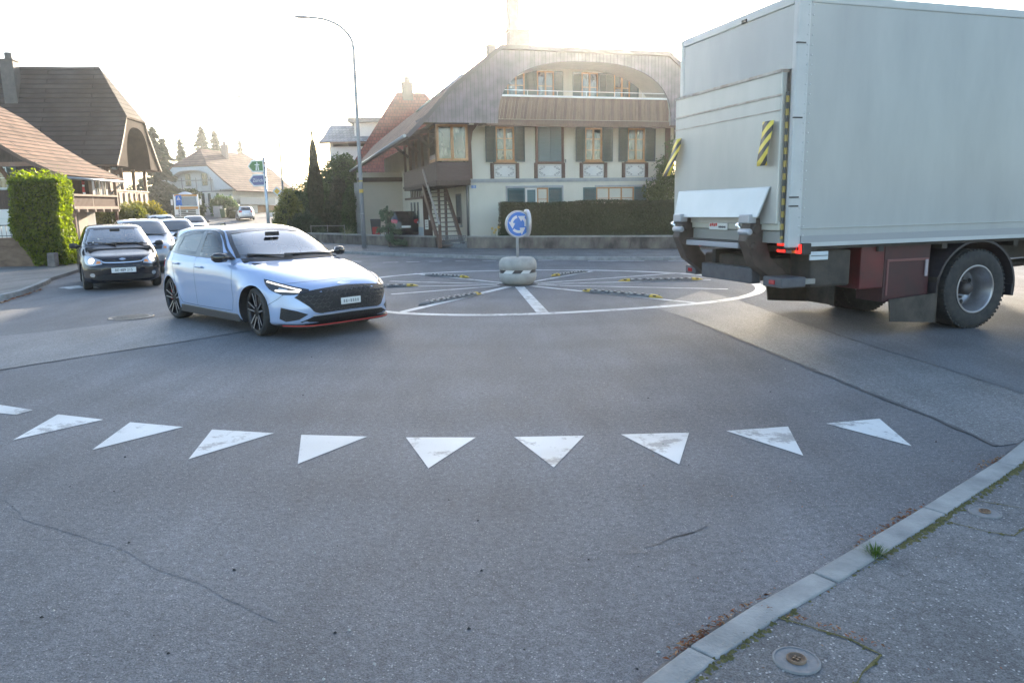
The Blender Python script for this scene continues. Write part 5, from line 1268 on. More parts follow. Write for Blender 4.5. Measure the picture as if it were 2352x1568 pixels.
# ================================================================== BUILDINGS
def tiles(name, c1, c2, mortar, row=.26, wid=.20, bump=.6, var=.25, ms=.022):
    m = bpy.data.materials.new(name); m.use_nodes = True
    n, L = m.node_tree.nodes, m.node_tree.links; p = n['Principled BSDF']; p.inputs['Roughness'].default_value = .85; p.inputs['Specular IOR Level'].default_value = .2
    tc = n.new('ShaderNodeTexCoord'); sx = n.new('ShaderNodeSeparateXYZ'); L.new(tc.outputs['Object'], sx.inputs[0])
    gm = n.new('ShaderNodeNewGeometry'); vt = n.new('ShaderNodeVectorTransform'); vt.vector_type = 'NORMAL'; vt.convert_from = 'WORLD'; vt.convert_to = 'OBJECT'
    L.new(gm.outputs['Normal'], vt.inputs[0]); sn = n.new('ShaderNodeSeparateXYZ'); L.new(vt.outputs[0], sn.inputs[0])
    ab = n.new('ShaderNodeMath'); ab.operation = 'ABSOLUTE'; L.new(sn.outputs[0], ab.inputs[0])
    ay = n.new('ShaderNodeMath'); ay.operation = 'ABSOLUTE'; L.new(sn.outputs[1], ay.inputs[0])
    gt = n.new('ShaderNodeMath'); gt.operation = 'GREATER_THAN'; L.new(ab.outputs[0], gt.inputs[0]); L.new(ay.outputs[0], gt.inputs[1])
    mx = n.new('ShaderNodeMix'); mx.data_type = 'FLOAT'; L.new(gt.outputs[0], mx.inputs[0]); L.new(sx.outputs[0], mx.inputs[2]); L.new(sx.outputs[1], mx.inputs[3])
    cb = n.new('ShaderNodeCombineXYZ'); L.new(mx.outputs[0], cb.inputs[0]); L.new(sx.outputs[2], cb.inputs[1])
    nz0 = n.new('ShaderNodeTexNoise'); nz0.inputs['Scale'].default_value = 1.5; L.new(tc.outputs['Object'], nz0.inputs['Vector'])
    va = n.new('ShaderNodeVectorMath'); va.operation = 'SCALE'; va.inputs['Scale'].default_value = .04; L.new(nz0.outputs['Color'], va.inputs[0])
    vb = n.new('ShaderNodeVectorMath'); vb.operation = 'ADD'; L.new(cb.outputs[0], vb.inputs[0]); L.new(va.outputs[0], vb.inputs[1])
    br = n.new('ShaderNodeTexBrick'); br.inputs['Color1'].default_value = (*c1, 1); br.inputs['Color2'].default_value = (*c2, 1); br.inputs['Mortar'].default_value = (*mortar, 1)
    br.inputs['Scale'].default_value = 1; br.inputs['Brick Width'].default_value = wid; br.inputs['Row Height'].default_value = row*.72; br.inputs['Mortar Size'].default_value = ms; br.inputs['Mortar Smooth'].default_value = .6
    L.new(vb.outputs[0], br.inputs['Vector'])
    nz = n.new('ShaderNodeTexNoise'); nz.inputs['Scale'].default_value = .9; nz.inputs['Detail'].default_value = 8; L.new(tc.outputs['Object'], nz.inputs['Vector'])
    mr = n.new('ShaderNodeMapRange'); mr.inputs[1].default_value = .3; mr.inputs[2].default_value = .7; mr.inputs[3].default_value = 1-var; mr.inputs[4].default_value = 1+var; L.new(nz.outputs['Fac'], mr.inputs[0])
    hs = n.new('ShaderNodeHueSaturation'); L.new(br.outputs['Color'], hs.inputs['Color']); L.new(mr.outputs[0], hs.inputs['Value']); L.new(hs.outputs[0], p.inputs['Base Color'])
    fr = n.new('ShaderNodeMath'); fr.operation = 'MULTIPLY'; fr.inputs[1].default_value = 1/(row*.72); L.new(sx.outputs[2], fr.inputs[0])
    f2 = n.new('ShaderNodeMath'); f2.operation = 'FRACT'; L.new(fr.outputs[0], f2.inputs[0])
    ad = n.new('ShaderNodeMath'); ad.operation = 'MULTIPLY_ADD'; ad.inputs[1].default_value = -.7; L.new(br.outputs['Fac'], ad.inputs[0]); 
    ng = n.new('ShaderNodeMath'); ng.operation = 'SUBTRACT'; ng.inputs[0].default_value = 1; L.new(f2.outputs[0], ng.inputs[1]); L.new(ng.outputs[0], ad.inputs[2])
    bp = n.new('ShaderNodeBump'); bp.inputs['Strength'].default_value = bump; bp.inputs['Distance'].default_value = .05; L.new(ad.outputs[0], bp.inputs['Height']); L.new(bp.outputs[0], p.inputs['Normal'])
    return m
def boards(name, c1, c2, scale=7, axis='x', rough=.75):
    """vertical wooden boards"""
    m = stripe_mat(name, c1, tuple(v*.35 for v in c1), scale, rough, rot=(0, 0, 0 if axis == 'x' else R(90)), duty=.92, noise2=3.0, bump=.2)
    return m
WOODD = mat('dark_timber', (.045, .028, .022), .75, col2=(.085, .055, .042), scale=3, stretch=(6, 6, 1), bump=.3, bscale=20)
WOODM = mat('brown_timber', (.095, .052, .036), .7, col2=(.14, .085, .06), scale=3, stretch=(6, 6, 1), bump=.25, bscale=20)
WOODO = mat('orange_frame', (.36, .165, .06), .45, col2=(.44, .22, .085), scale=4, stretch=(5, 5, 1), coat=.2)
CREAM = mat('cream_render', (.55, .52, .43), .85, col2=(.61, .575, .48), scale=.9, bump=.12, bscale=40)
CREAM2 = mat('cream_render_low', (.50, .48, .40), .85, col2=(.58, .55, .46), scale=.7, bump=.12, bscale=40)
WHITEW = mat('white_render', (.60, .60, .57), .85, col2=(.68, .67, .63), scale=1, bump=.1, bscale=40)
SHUT = mat('shutter_green', (.035, .062, .060), .5, col2=(.05, .085, .08), scale=2, stretch=(1, 1, 12), bump=.2)
TEAL = mat('shutter_teal', (.05, .115, .125), .5, col2=(.065, .14, .15), scale=2, stretch=(1, 1, 12), bump=.2)
LEDGE = mat('ledge_grey', (.28, .30, .31), .7, col2=(.36, .37, .37), scale=4)
MAUVE = boards('mauve_boards', (.235, .20, .205), None, 6.5, 'x')
SOFF = mat('soffit_boards', (.055, .036, .030), .8, col2=(.09, .06, .05), scale=2, stretch=(8, 1, 1))
PANE = mat('window_pane', (.022, .026, .026), .04, spec=.9, col2=(.15, .145, .13), scale=2.2, stretch=(1.6, 1, .5), lo=.48, hi=.60, detail=2, coat=.4)
def pane_mat():
    return PANE
def window(parent, x0, x1, z0, z1, y=0.0, fm=WOODO, mull=1, bars=1, fw=.055, sill=None, name='window', depth=.07, lit=None):
    """frame and mullions in the facade plane (front is -y), with a pane below them"""
    b = MB(); yf = y-.03
    b.b2((x0, yf, z0), (x0+fw, y+depth, z1)); b.b2((x1-fw, yf, z0), (x1, y+depth, z1)); b.b2((x0+fw, yf, z0), (x1-fw, y+depth, z0+fw)); b.b2((x0+fw, yf, z1-fw), (x1-fw, y+depth, z1))
    for k in range(mull):
        x = x0+(x1-x0)*(k+1)/(mull+1); b.b2((x-fw*.6, yf+.008, z0+fw), (x+fw*.6, y+depth, z1-fw))
    for k in range(bars):
        z = z0+(z1-z0)*(k+1)/(bars+1); b.b2((x0+fw, yf+.02, z-.013), (x1-fw, y+.02, z+.013))
    o = b.build(name, fm, parent)
    p = MB(); p.b2((x0+fw*.5, y+.012, z0+fw*.5), (x1-fw*.5, y+.02, z1-fw*.5)); p.build('pane', lit or PANE, o)
    if sill: s = MB(); s.b2((x0-.06, y-.09, z0-.06), (x1+.06, y+.02, z0-.003)); s.build('sill', sill, o)
    return o
def shutter(parent, x0, x1, z0, z1, y=0.0, m=SHUT, lou=True):
    b = MB(); b.b2((x0, y-.055, z0), (x0+.05, y-.012, z1)); b.b2((x1-.05, y-.055, z0), (x1, y-.012, z1)); b.b2((x0+.05, y-.055, z0), (x1-.05, y-.012, z0+.07)); b.b2((x0+.05, y-.055, z1-.07), (x1-.05, y-.012, z1))
    n = max(4, int((z1-z0)/.055))
    for k in range(n):
        z = z0+.07+(z1-z0-.14)*(k+.5)/n; b.box(((x0+x1)/2, y-.033, z), (x1-x0-.1, .012, .05), M=Matrix.Rotation(R(35), 3, 'X'))
    return b.build('shutter', m, parent)
def farm_roof(parent, W, L, prof, zh, hiprun, of, ob, mats, name='roof', thick=.16, backhip=True):
    """half profile (x from the wall line, z) eave -> ridge; half-hip in front above zh"""
    P = list(prof)
    Q = []                                                        # insert hip height
    for i, p in enumerate(P):
        if i and P[i-1][1] < zh < p[1]:
            t = (zh-P[i-1][1])/(p[1]-P[i-1][1]); Q.append((P[i-1][0]+(p[0]-P[i-1][0])*t, zh))
        Q.append(p)
    zr = Q[-1][1]; b = MB(); N = 10
    yf = lambda z: -of if z <= zh else -of+hiprun*(z-zh)/(zr-zh)
    yb = lambda z: L+ob if (z <= zh or not backhip) else L+ob-hiprun*(z-zh)/(zr-zh)
    for s in (0, 1):
        vs = []
        for (x, z) in Q:
            X = x if s == 0 else W-x
            for k in range(N+1):
                y = yf(z)+(yb(z)-yf(z))*k/N; vs.append((X, y, z+.03*math.sin(k*2.1+x)*(0 < k < N)*.6))
        b.add(vs, [(i*(N+1)+k, i*(N+1)+k+1, (i+1)*(N+1)+k+1, (i+1)*(N+1)+k) for i in range(len(Q)-1) for k in range(N)])
    H = [q for q in Q if q[1] >= zh]
    for fy in ((yf, yb) if backhip else (yf,)):
        for i in range(len(H)-1):
            a, c = H[i], H[i+1]
            b.quad((a[0], fy(a[1]), a[1]), (W-a[0], fy(a[1]), a[1]), (W-c[0], fy(c[1]), c[1]), (c[0], fy(c[1]), c[1]))
    o = b.build(name, mats, parent, fix=False)
    bm = bmesh.new(); bm.from_mesh(o.data); bmesh.ops.remove_doubles(bm, verts=bm.verts, dist=.002)
    for f in bm.faces:
        if f.normal.z < 0: f.normal_flip()
    bm.to_mesh(o.data); bm.free()
    sm = o.modifiers.new('thick', 'SOLIDIFY'); sm.thickness = thick; sm.offset = -1; sm.material_offset = 1; sm.material_offset_rim = 2
    return o, Q
def gable_arch(parent, W, Q, zh, y, arch_half, zb, ztop, m, thick=.06, inset=.06, name='gable_boarding', xmin=None, soffit=None, back=1.3):
    """curved boarding under the front of the roof: roof line outside, round arch inside"""
    cx = W/2; N = 24
    arch = [(cx-arch_half*math.copysign(abs(math.cos(math.pi*k/N))**.8, math.cos(math.pi*k/N)), zb+(ztop-zb)*math.sin(math.pi*k/N)**.75) for k in range(N+1)]
    xm = xmin if xmin is not None else Q[0][0]+.25
    def roof_z(x):
        x = x if x <= cx else W-x
        for i in range(len(Q)-1):
            if Q[i][0] <= x <= Q[i+1][0]: return min(zh, Q[i][1]+(Q[i+1][1]-Q[i][1])*(x-Q[i][0])/(Q[i+1][0]-Q[i][0]))-inset-.12
        return zh-inset-.12
    b = MB()
    for s in (0, 1):                                             # two halves, as strips from the arch to the roof
        xs = [xm+(cx-arch_half-xm)*k/4 for k in range(5)]
        pts = [((x, max(zb, zb)), (x, max(zb+.02, roof_z(x)))) for x in xs]+[(arch[k], (arch[k][0], roof_z(arch[k][0]))) for k in range(1, N//2+1)]
        vs = []
        for lo, hi in pts:
            hi = (hi[0], max(hi[1], lo[1]+.03))
            for (x, z) in (lo, hi):
                X = x if s == 0 else W-x; vs += [(X, y, z), (X, y+thick, z)]
        fs = []
        for i in range(len(pts)-1):
            a, c = 4*i, 4*i+4; fs += [(a, c, c+2, a+2), (a+1, a+3, c+3, c+1), (a, a+1, c+1, c), (a+2, c+2, c+3, a+3)]
        fs += [(0, 2, 3, 1)]
        b.add(vs, fs)
    o = b.build(name, m, parent)
    if soffit:                                                   # barrel soffit behind the arch
        v = MB(); vs = []
        for (x, z) in arch: vs += [(x, y+thick, z+.01), (x, y+back, z+.01)]
        v.add(vs, [(2*i, 2*i+1, 2*i+3, 2*i+2) for i in range(N)], smooth=True); v.build('arch_soffit', soffit, o)
    return o
T_MAIN = tiles('tiles_weathered', (.15, .085, .07), (.20, .12, .095), (.04, .03, .03))
T_DARK = tiles('tiles_dark', (.020, .018, .021), (.034, .030, .032), (.003, .003, .004), row=.46, wid=6, bump=1.2, var=.45, ms=.05)
T_SUN = tiles('tiles_brown', (.17, .092, .06), (.22, .125, .085), (.03, .017, .012), row=.30, wid=5, bump=1.2, var=.35, ms=.038)
T_RED = tiles('tiles_red', (.17, .045, .035), (.24, .075, .055), (.04, .02, .018), row=.40, wid=.28)
T_FAR = tiles('tiles_faded', (.13, .085, .075), (.17, .115, .10), (.045, .03, .028), row=.44, wid=5, ms=.045)
T_GREY = tiles('tiles_grey', (.20, .22, .24), (.27, .29, .31), (.10, .11, .12), row=.42, wid=.35)

# ------------------------------------------------------------------ the big cream farmhouse opposite
HR = R(16.4)
hs_ = thing('farmhouse', 'cream and timber farmhouse with green shutters and a long balcony, behind the trimmed hedge', 'house', (-1.65, 31.2, 0), HR)
WD, DP = 9.4, 24.0
b = MB(); b.b2((0, .06, 2.84), (WD, 8.6, 5.2)); b.b2((-.42, 8.6, .0), (WD, DP, 5.2)); b.build('wall', CREAM, hs_)
b = MB(); b.b2((0, 0, 0), (WD+.05, 8.6, 2.80)); b.build('ground_floor_wall', CREAM2, hs_)
b = MB(); b.b2((-.03, -.07, 2.765), (WD+.08, .10, 2.85)); b.b2((-.02, -.04, 2.70), (WD+.06, .05, 2.765)); b.build('string_course', LEDGE, hs_)
gw = MB(); gw.prism([(.2, .35, 5.2), (WD-.2, .35, 5.2), (WD-1.6, .35, 7.6), (1.6, .35, 7.6)], (0, .25, 0)); gw.build('gable_wall', CREAM, hs_)
PROF = [(-2.75, 4.45), (-2.0, 5.15), (-1.05, 6.18), (0.0, 7.02), (1.08, 7.84), (2.2, 7.96), (WD/2, 8.05)]
ro, Q = farm_roof(hs_, WD, DP, PROF, 7.84, 3.0, 1.55, .8, [T_MAIN, SOFF, mat('verge_board', (.16, .13, .125), .7)])
gable_arch(hs_, WD, Q, 7.84, -1.42, 3.78, 4.93, 7.35, MAUVE, xmin=-2.35, soffit=mat('pale_soffit', (.42, .40, .38), .8, col2=(.5, .47, .44), scale=2), back=1.7)
# gutter along the left eave, snow guards and roof windows
g = MB(); g.tube([(-2.80, -1.5, 4.42), (-2.80, 24.6, 4.42)], .065, 8); g.build('gutter', mat('zinc', (.34, .36, .38), .4, metal=.7), hs_)
for k, (y, x) in enumerate(((1.0, -.2), (3.2, -.2), (5.6, -.55))):
    b = MB(); z = 7.02+(x)*.8; b.prism([(x-.42, y, z-.40+.06), (x+.35, y, z+.22+.06), (x+.35, y+.8, z+.22+.06), (x-.42, y+.8, z-.40+.06)], (-.05, 0, .06)); b.build('roof_window', mat('sky_glass', (.35, .38, .42), .05, metal=.6), hs_, bevel=.01)
CHB = mat('chimney_brick', (.33, .25, .21), .85, col2=(.40, .31, .27), scale=5, bump=.3)
b = MB(); b.b2((2.30, 1.4, 7.7), (2.72, 1.85, 11.2)); b.b2((2.22, 1.32, 9.0), (3.25, 1.95, 9.1)); b.b2((2.28, 1.36, 7.7), (3.20, 1.9, 9.0)); b.build('chimney', CHB, hs_, bevel=.02)
b = MB(); b.b2((1.40, 1.6, 7.7), (1.75, 1.95, 8.42)); b.b2((1.36, 1.56, 8.42), (1.79, 1.99, 8.48)); b.build('chimney', CHB, hs_, bevel=.02)
# balcony across the gable
bl = MB()
n = 58
for k in range(n):
    x0 = .62+(WD-1.24)*k/n; x1 = x0+(WD-1.24)/n-.012; lean = random.uniform(-.004, .004)
    t0, t1 = (x0-.62)/(WD-1.24), (x1-.62)/(WD-1.24)
    f = lambda t: .62+.16+(WD-1.24-.32)*t
    bl.add([(x0, -1.18+lean, 5.12), (x1, -1.18+lean, 5.12), (f(t1), -1.30+lean, 5.96), (f(t0), -1.30+lean, 5.96), (x0, -1.155+lean, 5.12), (x1, -1.155+lean, 5.12), (f(t1), -1.275+lean, 5.96), (f(t0), -1.275+lean, 5.96)], [(0, 1, 2, 3), (7, 6, 5, 4), (0, 3, 7, 4), (1, 5, 6, 2), (0, 4, 5, 1), (3, 2, 6, 7)], k % 3)
bo = bl.build('balcony', [mat('balcony_board', (.155, .095, .07), .7, col2=(.21, .135, .10), scale=3, stretch=(5, 5, 1)), mat('balcony_board_b', (.125, .075, .055), .7, col2=(.18, .11, .08), scale=3, stretch=(5, 5, 1)), mat('balcony_board_c', (.18, .115, .085), .7, col2=(.23, .155, .115), scale=3, stretch=(5, 5, 1))], hs_)
b = MB(); b.b2((.75, -1.36, 5.97), (WD-.75, -1.22, 6.03)); b.build('balcony_rail', mat('rail_white', (.72, .72, .72), .3, metal=.3), bo)
b = MB(); b.b2((.9, -1.30, 6.20), (WD-.9, -1.27, 6.225)); 
for k in range(7): b.b2((.92+k*1.255, -1.295, 6.03), (.94+k*1.255, -1.275, 6.2))
b.build('upper_rail', mat('rail_white', (.72, .72, .72), .3), bo)
b = MB(); b.b2((.45, -1.25, 4.96), (WD-.45, .3, 5.10)); b.b2((.5, -1.22, 4.86), (WD-.5, -1.10, 4.96)); b.build('balcony_floor', WOODM, bo)
for x in (2.2, 3.5, 5.5, 7.0):
    window(hs_, x-.38, x+.38, 6.05, 7.25, .33, WOODO, 1, 1)
    shutter(hs_, x-.78, x-.39, 6.05, 7.25, .33); shutter(hs_, x+.39, x+.78, 6.05, 7.25, .33)
# timber posts and beams
def post(x0, x1, z0, z1, y0=-.035, y1=.08, m=WOODM, nm='timber_post'):
    b = MB(); b.b2((x0, y0, z0), (x1, y1, z1)); return b.build(nm, m, hs_, bevel=.008)
b = MB(); b.prism([(-.02, -.04, 2.86), (.16, -.04, 2.86), (.14, -.04, 4.3), (.22, -.04, 4.75), (.42, -.04, 5.0), (-.02, -.04, 5.0)], (0, .12, 0)); b.build('corner_post', WOODM, hs_)
post(WD-.42, WD-.2, 2.86, 5.0)
for (a, c) in ((1.02, 2.11), (2.93, 4.16), (4.99, 6.11), (6.97, 8.07)):
    for x in (a-.07, c-.07): post(x, x+.14, 2.86, 3.50)
    post(a+.07, c-.07, 3.44, 3.545, nm='timber_rail')
    pnl = MB(); pnl.b2((a+.08, .035, 2.90), (c-.08, .075, 3.43)); po = pnl.build('painted_panel', WHITEW, hs_)
    sc = MB()
    xc, zc, hx, hz = (a+c)/2, 3.165, (c-a)/2-.13, .22
    sc.tube([(xc-hx, .028, zc-hz), (xc+hx, .028, zc-hz), (xc+hx, .028, zc+hz), (xc-hx, .028, zc+hz), (xc-hx, .028, zc-hz)], .006, 5, cap=False, smooth=False)
    for sx in (-1, 1):
        for sz in (-1, 1):
            for (ox, oz, r0, tr) in ((.13, .10, .07, 1.6), (.24, .05, .05, 1.4), (.05, .16, .045, 1.4)):
                pts = [(xc+sx*(hx-ox-r0*(1-.75*t)*math.cos(6.283*t*tr)), .026, zc+sz*(hz-oz-r0*(1-.75*t)*math.sin(6.283*t*tr)*.8)) for t in [k/14 for k in range(15)]]
                sc.tube(pts, .007, 5, cap=False)
    sc.build('scroll_ornament', mat('ornament_grey', (.17, .165, .16), .7), po)
for (x0, x1, wl, wr) in ((.73, 2.42, 1.17, 1.98), (4.70, 6.41, 5.13, 5.93), (6.69, 8.44, 7.12, 7.95)):
    post(wl-.10, wl, 3.5, 5.0); post(wr, wr+.10, 3.5, 5.0); post(wl, wr, 4.95, 5.04, nm='timber_rail')
    window(hs_, wl, wr, 3.56, 4.94, .0, WOODO, 1, 2, fw=.07, sill=WOODO)
    shutter(hs_, x0, wl-.005, 3.53, 4.98, -.04); shutter(hs_, wr+.005, x1, 3.53, 4.98, -.04)
post(2.92, 3.02, 3.5, 5.05); post(4.08, 4.18, 3.5, 5.05)
b = MB(); b.b2((3.03, -.02, 3.55), (4.07, .06, 5.03)); 
for k in range(2): b.b2((3.05+k*.52, -.05, 3.57), (3.53+k*.52, -.022, 5.01))
o = b.build('closed_shutter', TEAL, hs_, bevel=.006)
post(.3, WD-.4, 5.0, 5.14, -.03, .2, nm='timber_beam')
for x in (2.88, 4.22):
    b = MB(); b.tube([(x, -.04, 3.62), (x, -.12, 3.62), (x, -.12, 3.50)], .018, 6); b.build('shutter_stay', INK, hs_)
# lower windows with teal shutters and grey lintels
post(1.58, 4.14, 2.47, 2.56, -.05, .05, LEDGE, 'lintel'); post(5.60, 8.1, 2.47, 2.54, -.05, .05, LEDGE, 'lintel')
shutter(hs_, 1.64, 2.40, 1.05, 2.46, 0, TEAL); shutter(hs_, 3.47, 4.06, 1.05, 2.46, 0, TEAL)
window(hs_, 2.95, 3.44, 1.05, 2.46, 0, WOODO, 0, 2)
b = MB(); b.b2((2.44, -.05, 1.06), (2.50, .02, 2.45)); b.b2((2.88, -.05, 1.06), (2.94, .02, 2.45)); b.b2((2.50, -.05, 2.39), (2.88, .02, 2.45)); o = b.build('window', mat('white_casement', (.6, .6, .56), .5), hs_); b = MB(); b.b2((2.50, -.02, 1.06), (2.88, .0, 2.39)); b.build('pane', TEAL, o)
post(4.06+.03, 4.06+.08, 1.0, 2.47, -.045, .04, LEDGE, 'jamb'); post(1.58, 1.62, 1.0, 2.47, -.045, .04, LEDGE, 'jamb')
shutter(hs_, 5.05, 5.64, 1.05, 2.46, 0, TEAL); window(hs_, 5.66, 7.45, 1.05, 2.45, 0, WOODO, 2, 2)
shutter(hs_, 7.47, 8.06, 1.05, 2.46, 0, TEAL)
b = MB(); b.b2((.10, -.02, 2.48), (.30, -.003, 2.60)); o = b.build('number_plate', mat('enamel_blue', (.14, .25, .48), .4), hs_); text('house_number', '22', .10, PLATEW, o, (.20, -.024, 2.54), (R(90), 0, 0))
b = MB(); b.tube([(-.10, -.06, .2), (-.10, -.06, 2.75), (-.10, .4, 4.0)], .05, 10); b.build('drainpipe', mat('pipe_grey', (.12, .115, .11), .5), hs_)
# side wall: window, posts
b = MB(); b.b2((-.03, 1.5, .95), (.02, 2.5, 2.3)); o = b.build('window', mat('grey_frame', (.16, .165, .16), .6), hs_); b = MB(); b.b2((-.04, 1.6, 1.03), (-.031, 2.4, 2.22)); b.build('pane', PANE, o); b = MB(); b.b2((-.12, 1.42, .86), (.0, 2.58, .95)); b.build('sill', LEDGE, o)
for y in (4.6, 6.2):
    b = MB(); b.b2((-.06, y, 0), (.0, y+.35, 2.6)); b.build('timber_post', WOODM, hs_)
# gallery on the left side: boarded parapet, glazed end, posts
GX0, GX1, GY0, GY1 = -1.40, -.02, -.40, 8.55
b = MB(); b.b2((GX0, GY0, 2.60), (GX1, GY1, 2.74)); b.b2((GX0-.05, GY0-.05, 2.70), (GX1, GY0+.1, 2.80)); b.b2((GX0-.05, GY0, 2.70), (GX0+.1, GY1, 2.80)); gal = b.build('gallery', WOODD, hs_)
gb = mat('gallery_boards', (.075, .045, .038), .7, col2=(.105, .068, .056), scale=3, stretch=(1, 1, 6))
b = MB(); b.b2((GX0+.02, GY0, 2.80), (GX1, GY0+.05, 3.52)); b.build('parapet', gb, gal); b = MB(); b.b2((GX0, GY0+.05, 2.80), (GX0+.05, GY1, 3.52)); b.build('parapet', gb, gal)
window(gal, GX0+.03, GX1-.06, 3.56, 4.98, GY0+.05, WOODO, 1, 0, fw=.10)
for k in range(6):
    y = GY0+.1+k*1.68
    b = MB(); b.b2((GX0, y, 3.52), (GX0+.11, y+.12, 5.0)); b.build('post', WOODM, gal)
b = MB(); b.b2((GX0-.02, GY0, 4.98), (GX0+.13, GY1, 5.12)); b.b2((GX0-.02, GY0-.02, 4.98), (GX1, GY0+.12, 5.10)); b.build('top_beam', WOODD, gal)
b = MB(); b.b2((GX0+.03, GY0+.12, 3.56), (GX0+.06, GY0+1.62, 4.98)); o = b.build('side_glazing', WOODO, gal)
b = MB(); b.b2((GX0+.015, GY0+.25, 3.66), (GX0+.028, GY0+1.50, 4.88)); b.build('pane', PANE, o)
b = MB(); b.b2((GX0+.3, GY0+.5, 2.74), (GX0+.32, GY1, 4.9)); b.build('back_boarding', WOODD, gal)
for y in (1.0, 4.0, 7.0):                                            # braces to the eave
    b = MB(); b.bar((-.3, y, 5.0), (-2.3, y, 4.75), .14, .16); b.bar((-1.35, y, 4.2), (-2.1, y, 4.8), .12, .12); b.build('eave_brace', WOODD, hs_)
# open-riser stair up to the gallery
sx0, sx1, sy0, sy1, sz0, sz1 = -1.38, -.50, -.70, 2.75, .10, 2.62
stn = MB(); stn.bar((sx0-.05, sy0, sz0-.02), (sx0-.05, sy1, sz1), .08, .30); stair = stn.build('stair', WOODM, hs_)
b = MB(); b.bar((sx1+.05, sy0, sz0-.02), (sx1+.05, sy1, sz1), .08, .28); b.build('stringer', WOODM, stair)
for k in range(14):
    t = (k+.6)/14; b = MB(); b.box(((sx0+sx1)/2, sy0+(sy1-sy0)*t, sz0+(sz1-sz0)*t), (sx1-sx0, .24, .045)); b.build('tread', mat('tread_wood', (.11, .085, .075), .7, col2=(.15, .12, .105), scale=4), stair)
b = MB(); b.bar((sx0-.05, sy0-.05, sz0), (sx0-.05, sy0-.05, 1.05), .11, .11); b.bar((sx0-.05, sy0-.05, 1.0), (sx0-.05, sy1-.1, sz1+.75), .06, .09, 1); b.build('handrail', [WOODM, mat('rail_worn', (.30, .28, .26), .5)], stair)
# boarded step with two notices, outer wall with three narrow windows, garage wall, concrete post
b = MB(); b.b2((-.46, 8.50, .12), (.0, 8.595, 2.60)); o = b.build('boarded_door', mat('door_brown', (.060, .033, .030), .6, col2=(.08, .045, .04), scale=3, stretch=(6, 6, 1)), hs_)
for (x0, x1, z0, z1) in ((-.19, -.09, 1.10, 1.72), (-.40, -.22, .62, 1.12)):
    q = MB(); q.b2((x0, 8.485, z0), (x1, 8.498, z1)); n_ = q.build('notice', PLATEW, o)
    q = MB()
    for k in range(3): q.b2((x0+.02, 8.478, z0+.12+k*.12), (x1-.03-.01*k, 8.484, z0+.16+k*.12))
    q.build('notice_print', mat('print_grey', (.25, .25, .28), .6), n_)
b = MB(); b.b2((-.445, 8.6, .1), (-.425, 15.9, .72)); b.build('plinth', mat('plinth_blue_grey', (.30, .34, .37), .8, col2=(.36, .40, .42), scale=2), hs_)
for y in (10.0, 11.1, 12.2):
    b = MB(); b.b2((-.47, y, 1.0), (-.425, y+.42, 2.05)); o = b.build('window', mat('grey_frame', (.16, .165, .16), .6), hs_); b = MB(); b.b2((-.48, y+.06, 1.06), (-.471, y+.36, 1.99)); b.build('pane', PANE, o); b = MB(); b.b2((-.52, y-.05, .92), (-.43, y+.47, 1.0)); b.build('sill', LEDGE, o)
b = MB(); b.b2((-.50, 8.7, 2.2), (-.43, 14.5, 2.32))
for k in range(7): b.b2((-.48, 9.0+k*.55, 2.32), (-.43, 9.08+k*.55, 2.9))
b.build('timber_frame', WOODM, hs_)
b = MB(); b.b2((-3.1, 15.9, .05), (-.42, 16.15, 3.9)); b.build('garage_wall', mat('garage_cream', (.43, .385, .315), .85, col2=(.48, .43, .36), scale=.6, bump=.1, bscale=30), hs_)
b = MB(); b.b2((-3.32, 15.6, .05), (-3.0, 15.88, 3.3)); b.build('concrete_post', mat('post_concrete', (.30, .30, .29), .85, col2=(.38, .38, .36), scale=3), hs_, bevel=.01)
b = MB(); b.b2((-3.1, 15.7, 3.35), (-.42, 15.95, 3.6)); b.build('garage_lintel', WOODD, hs_)

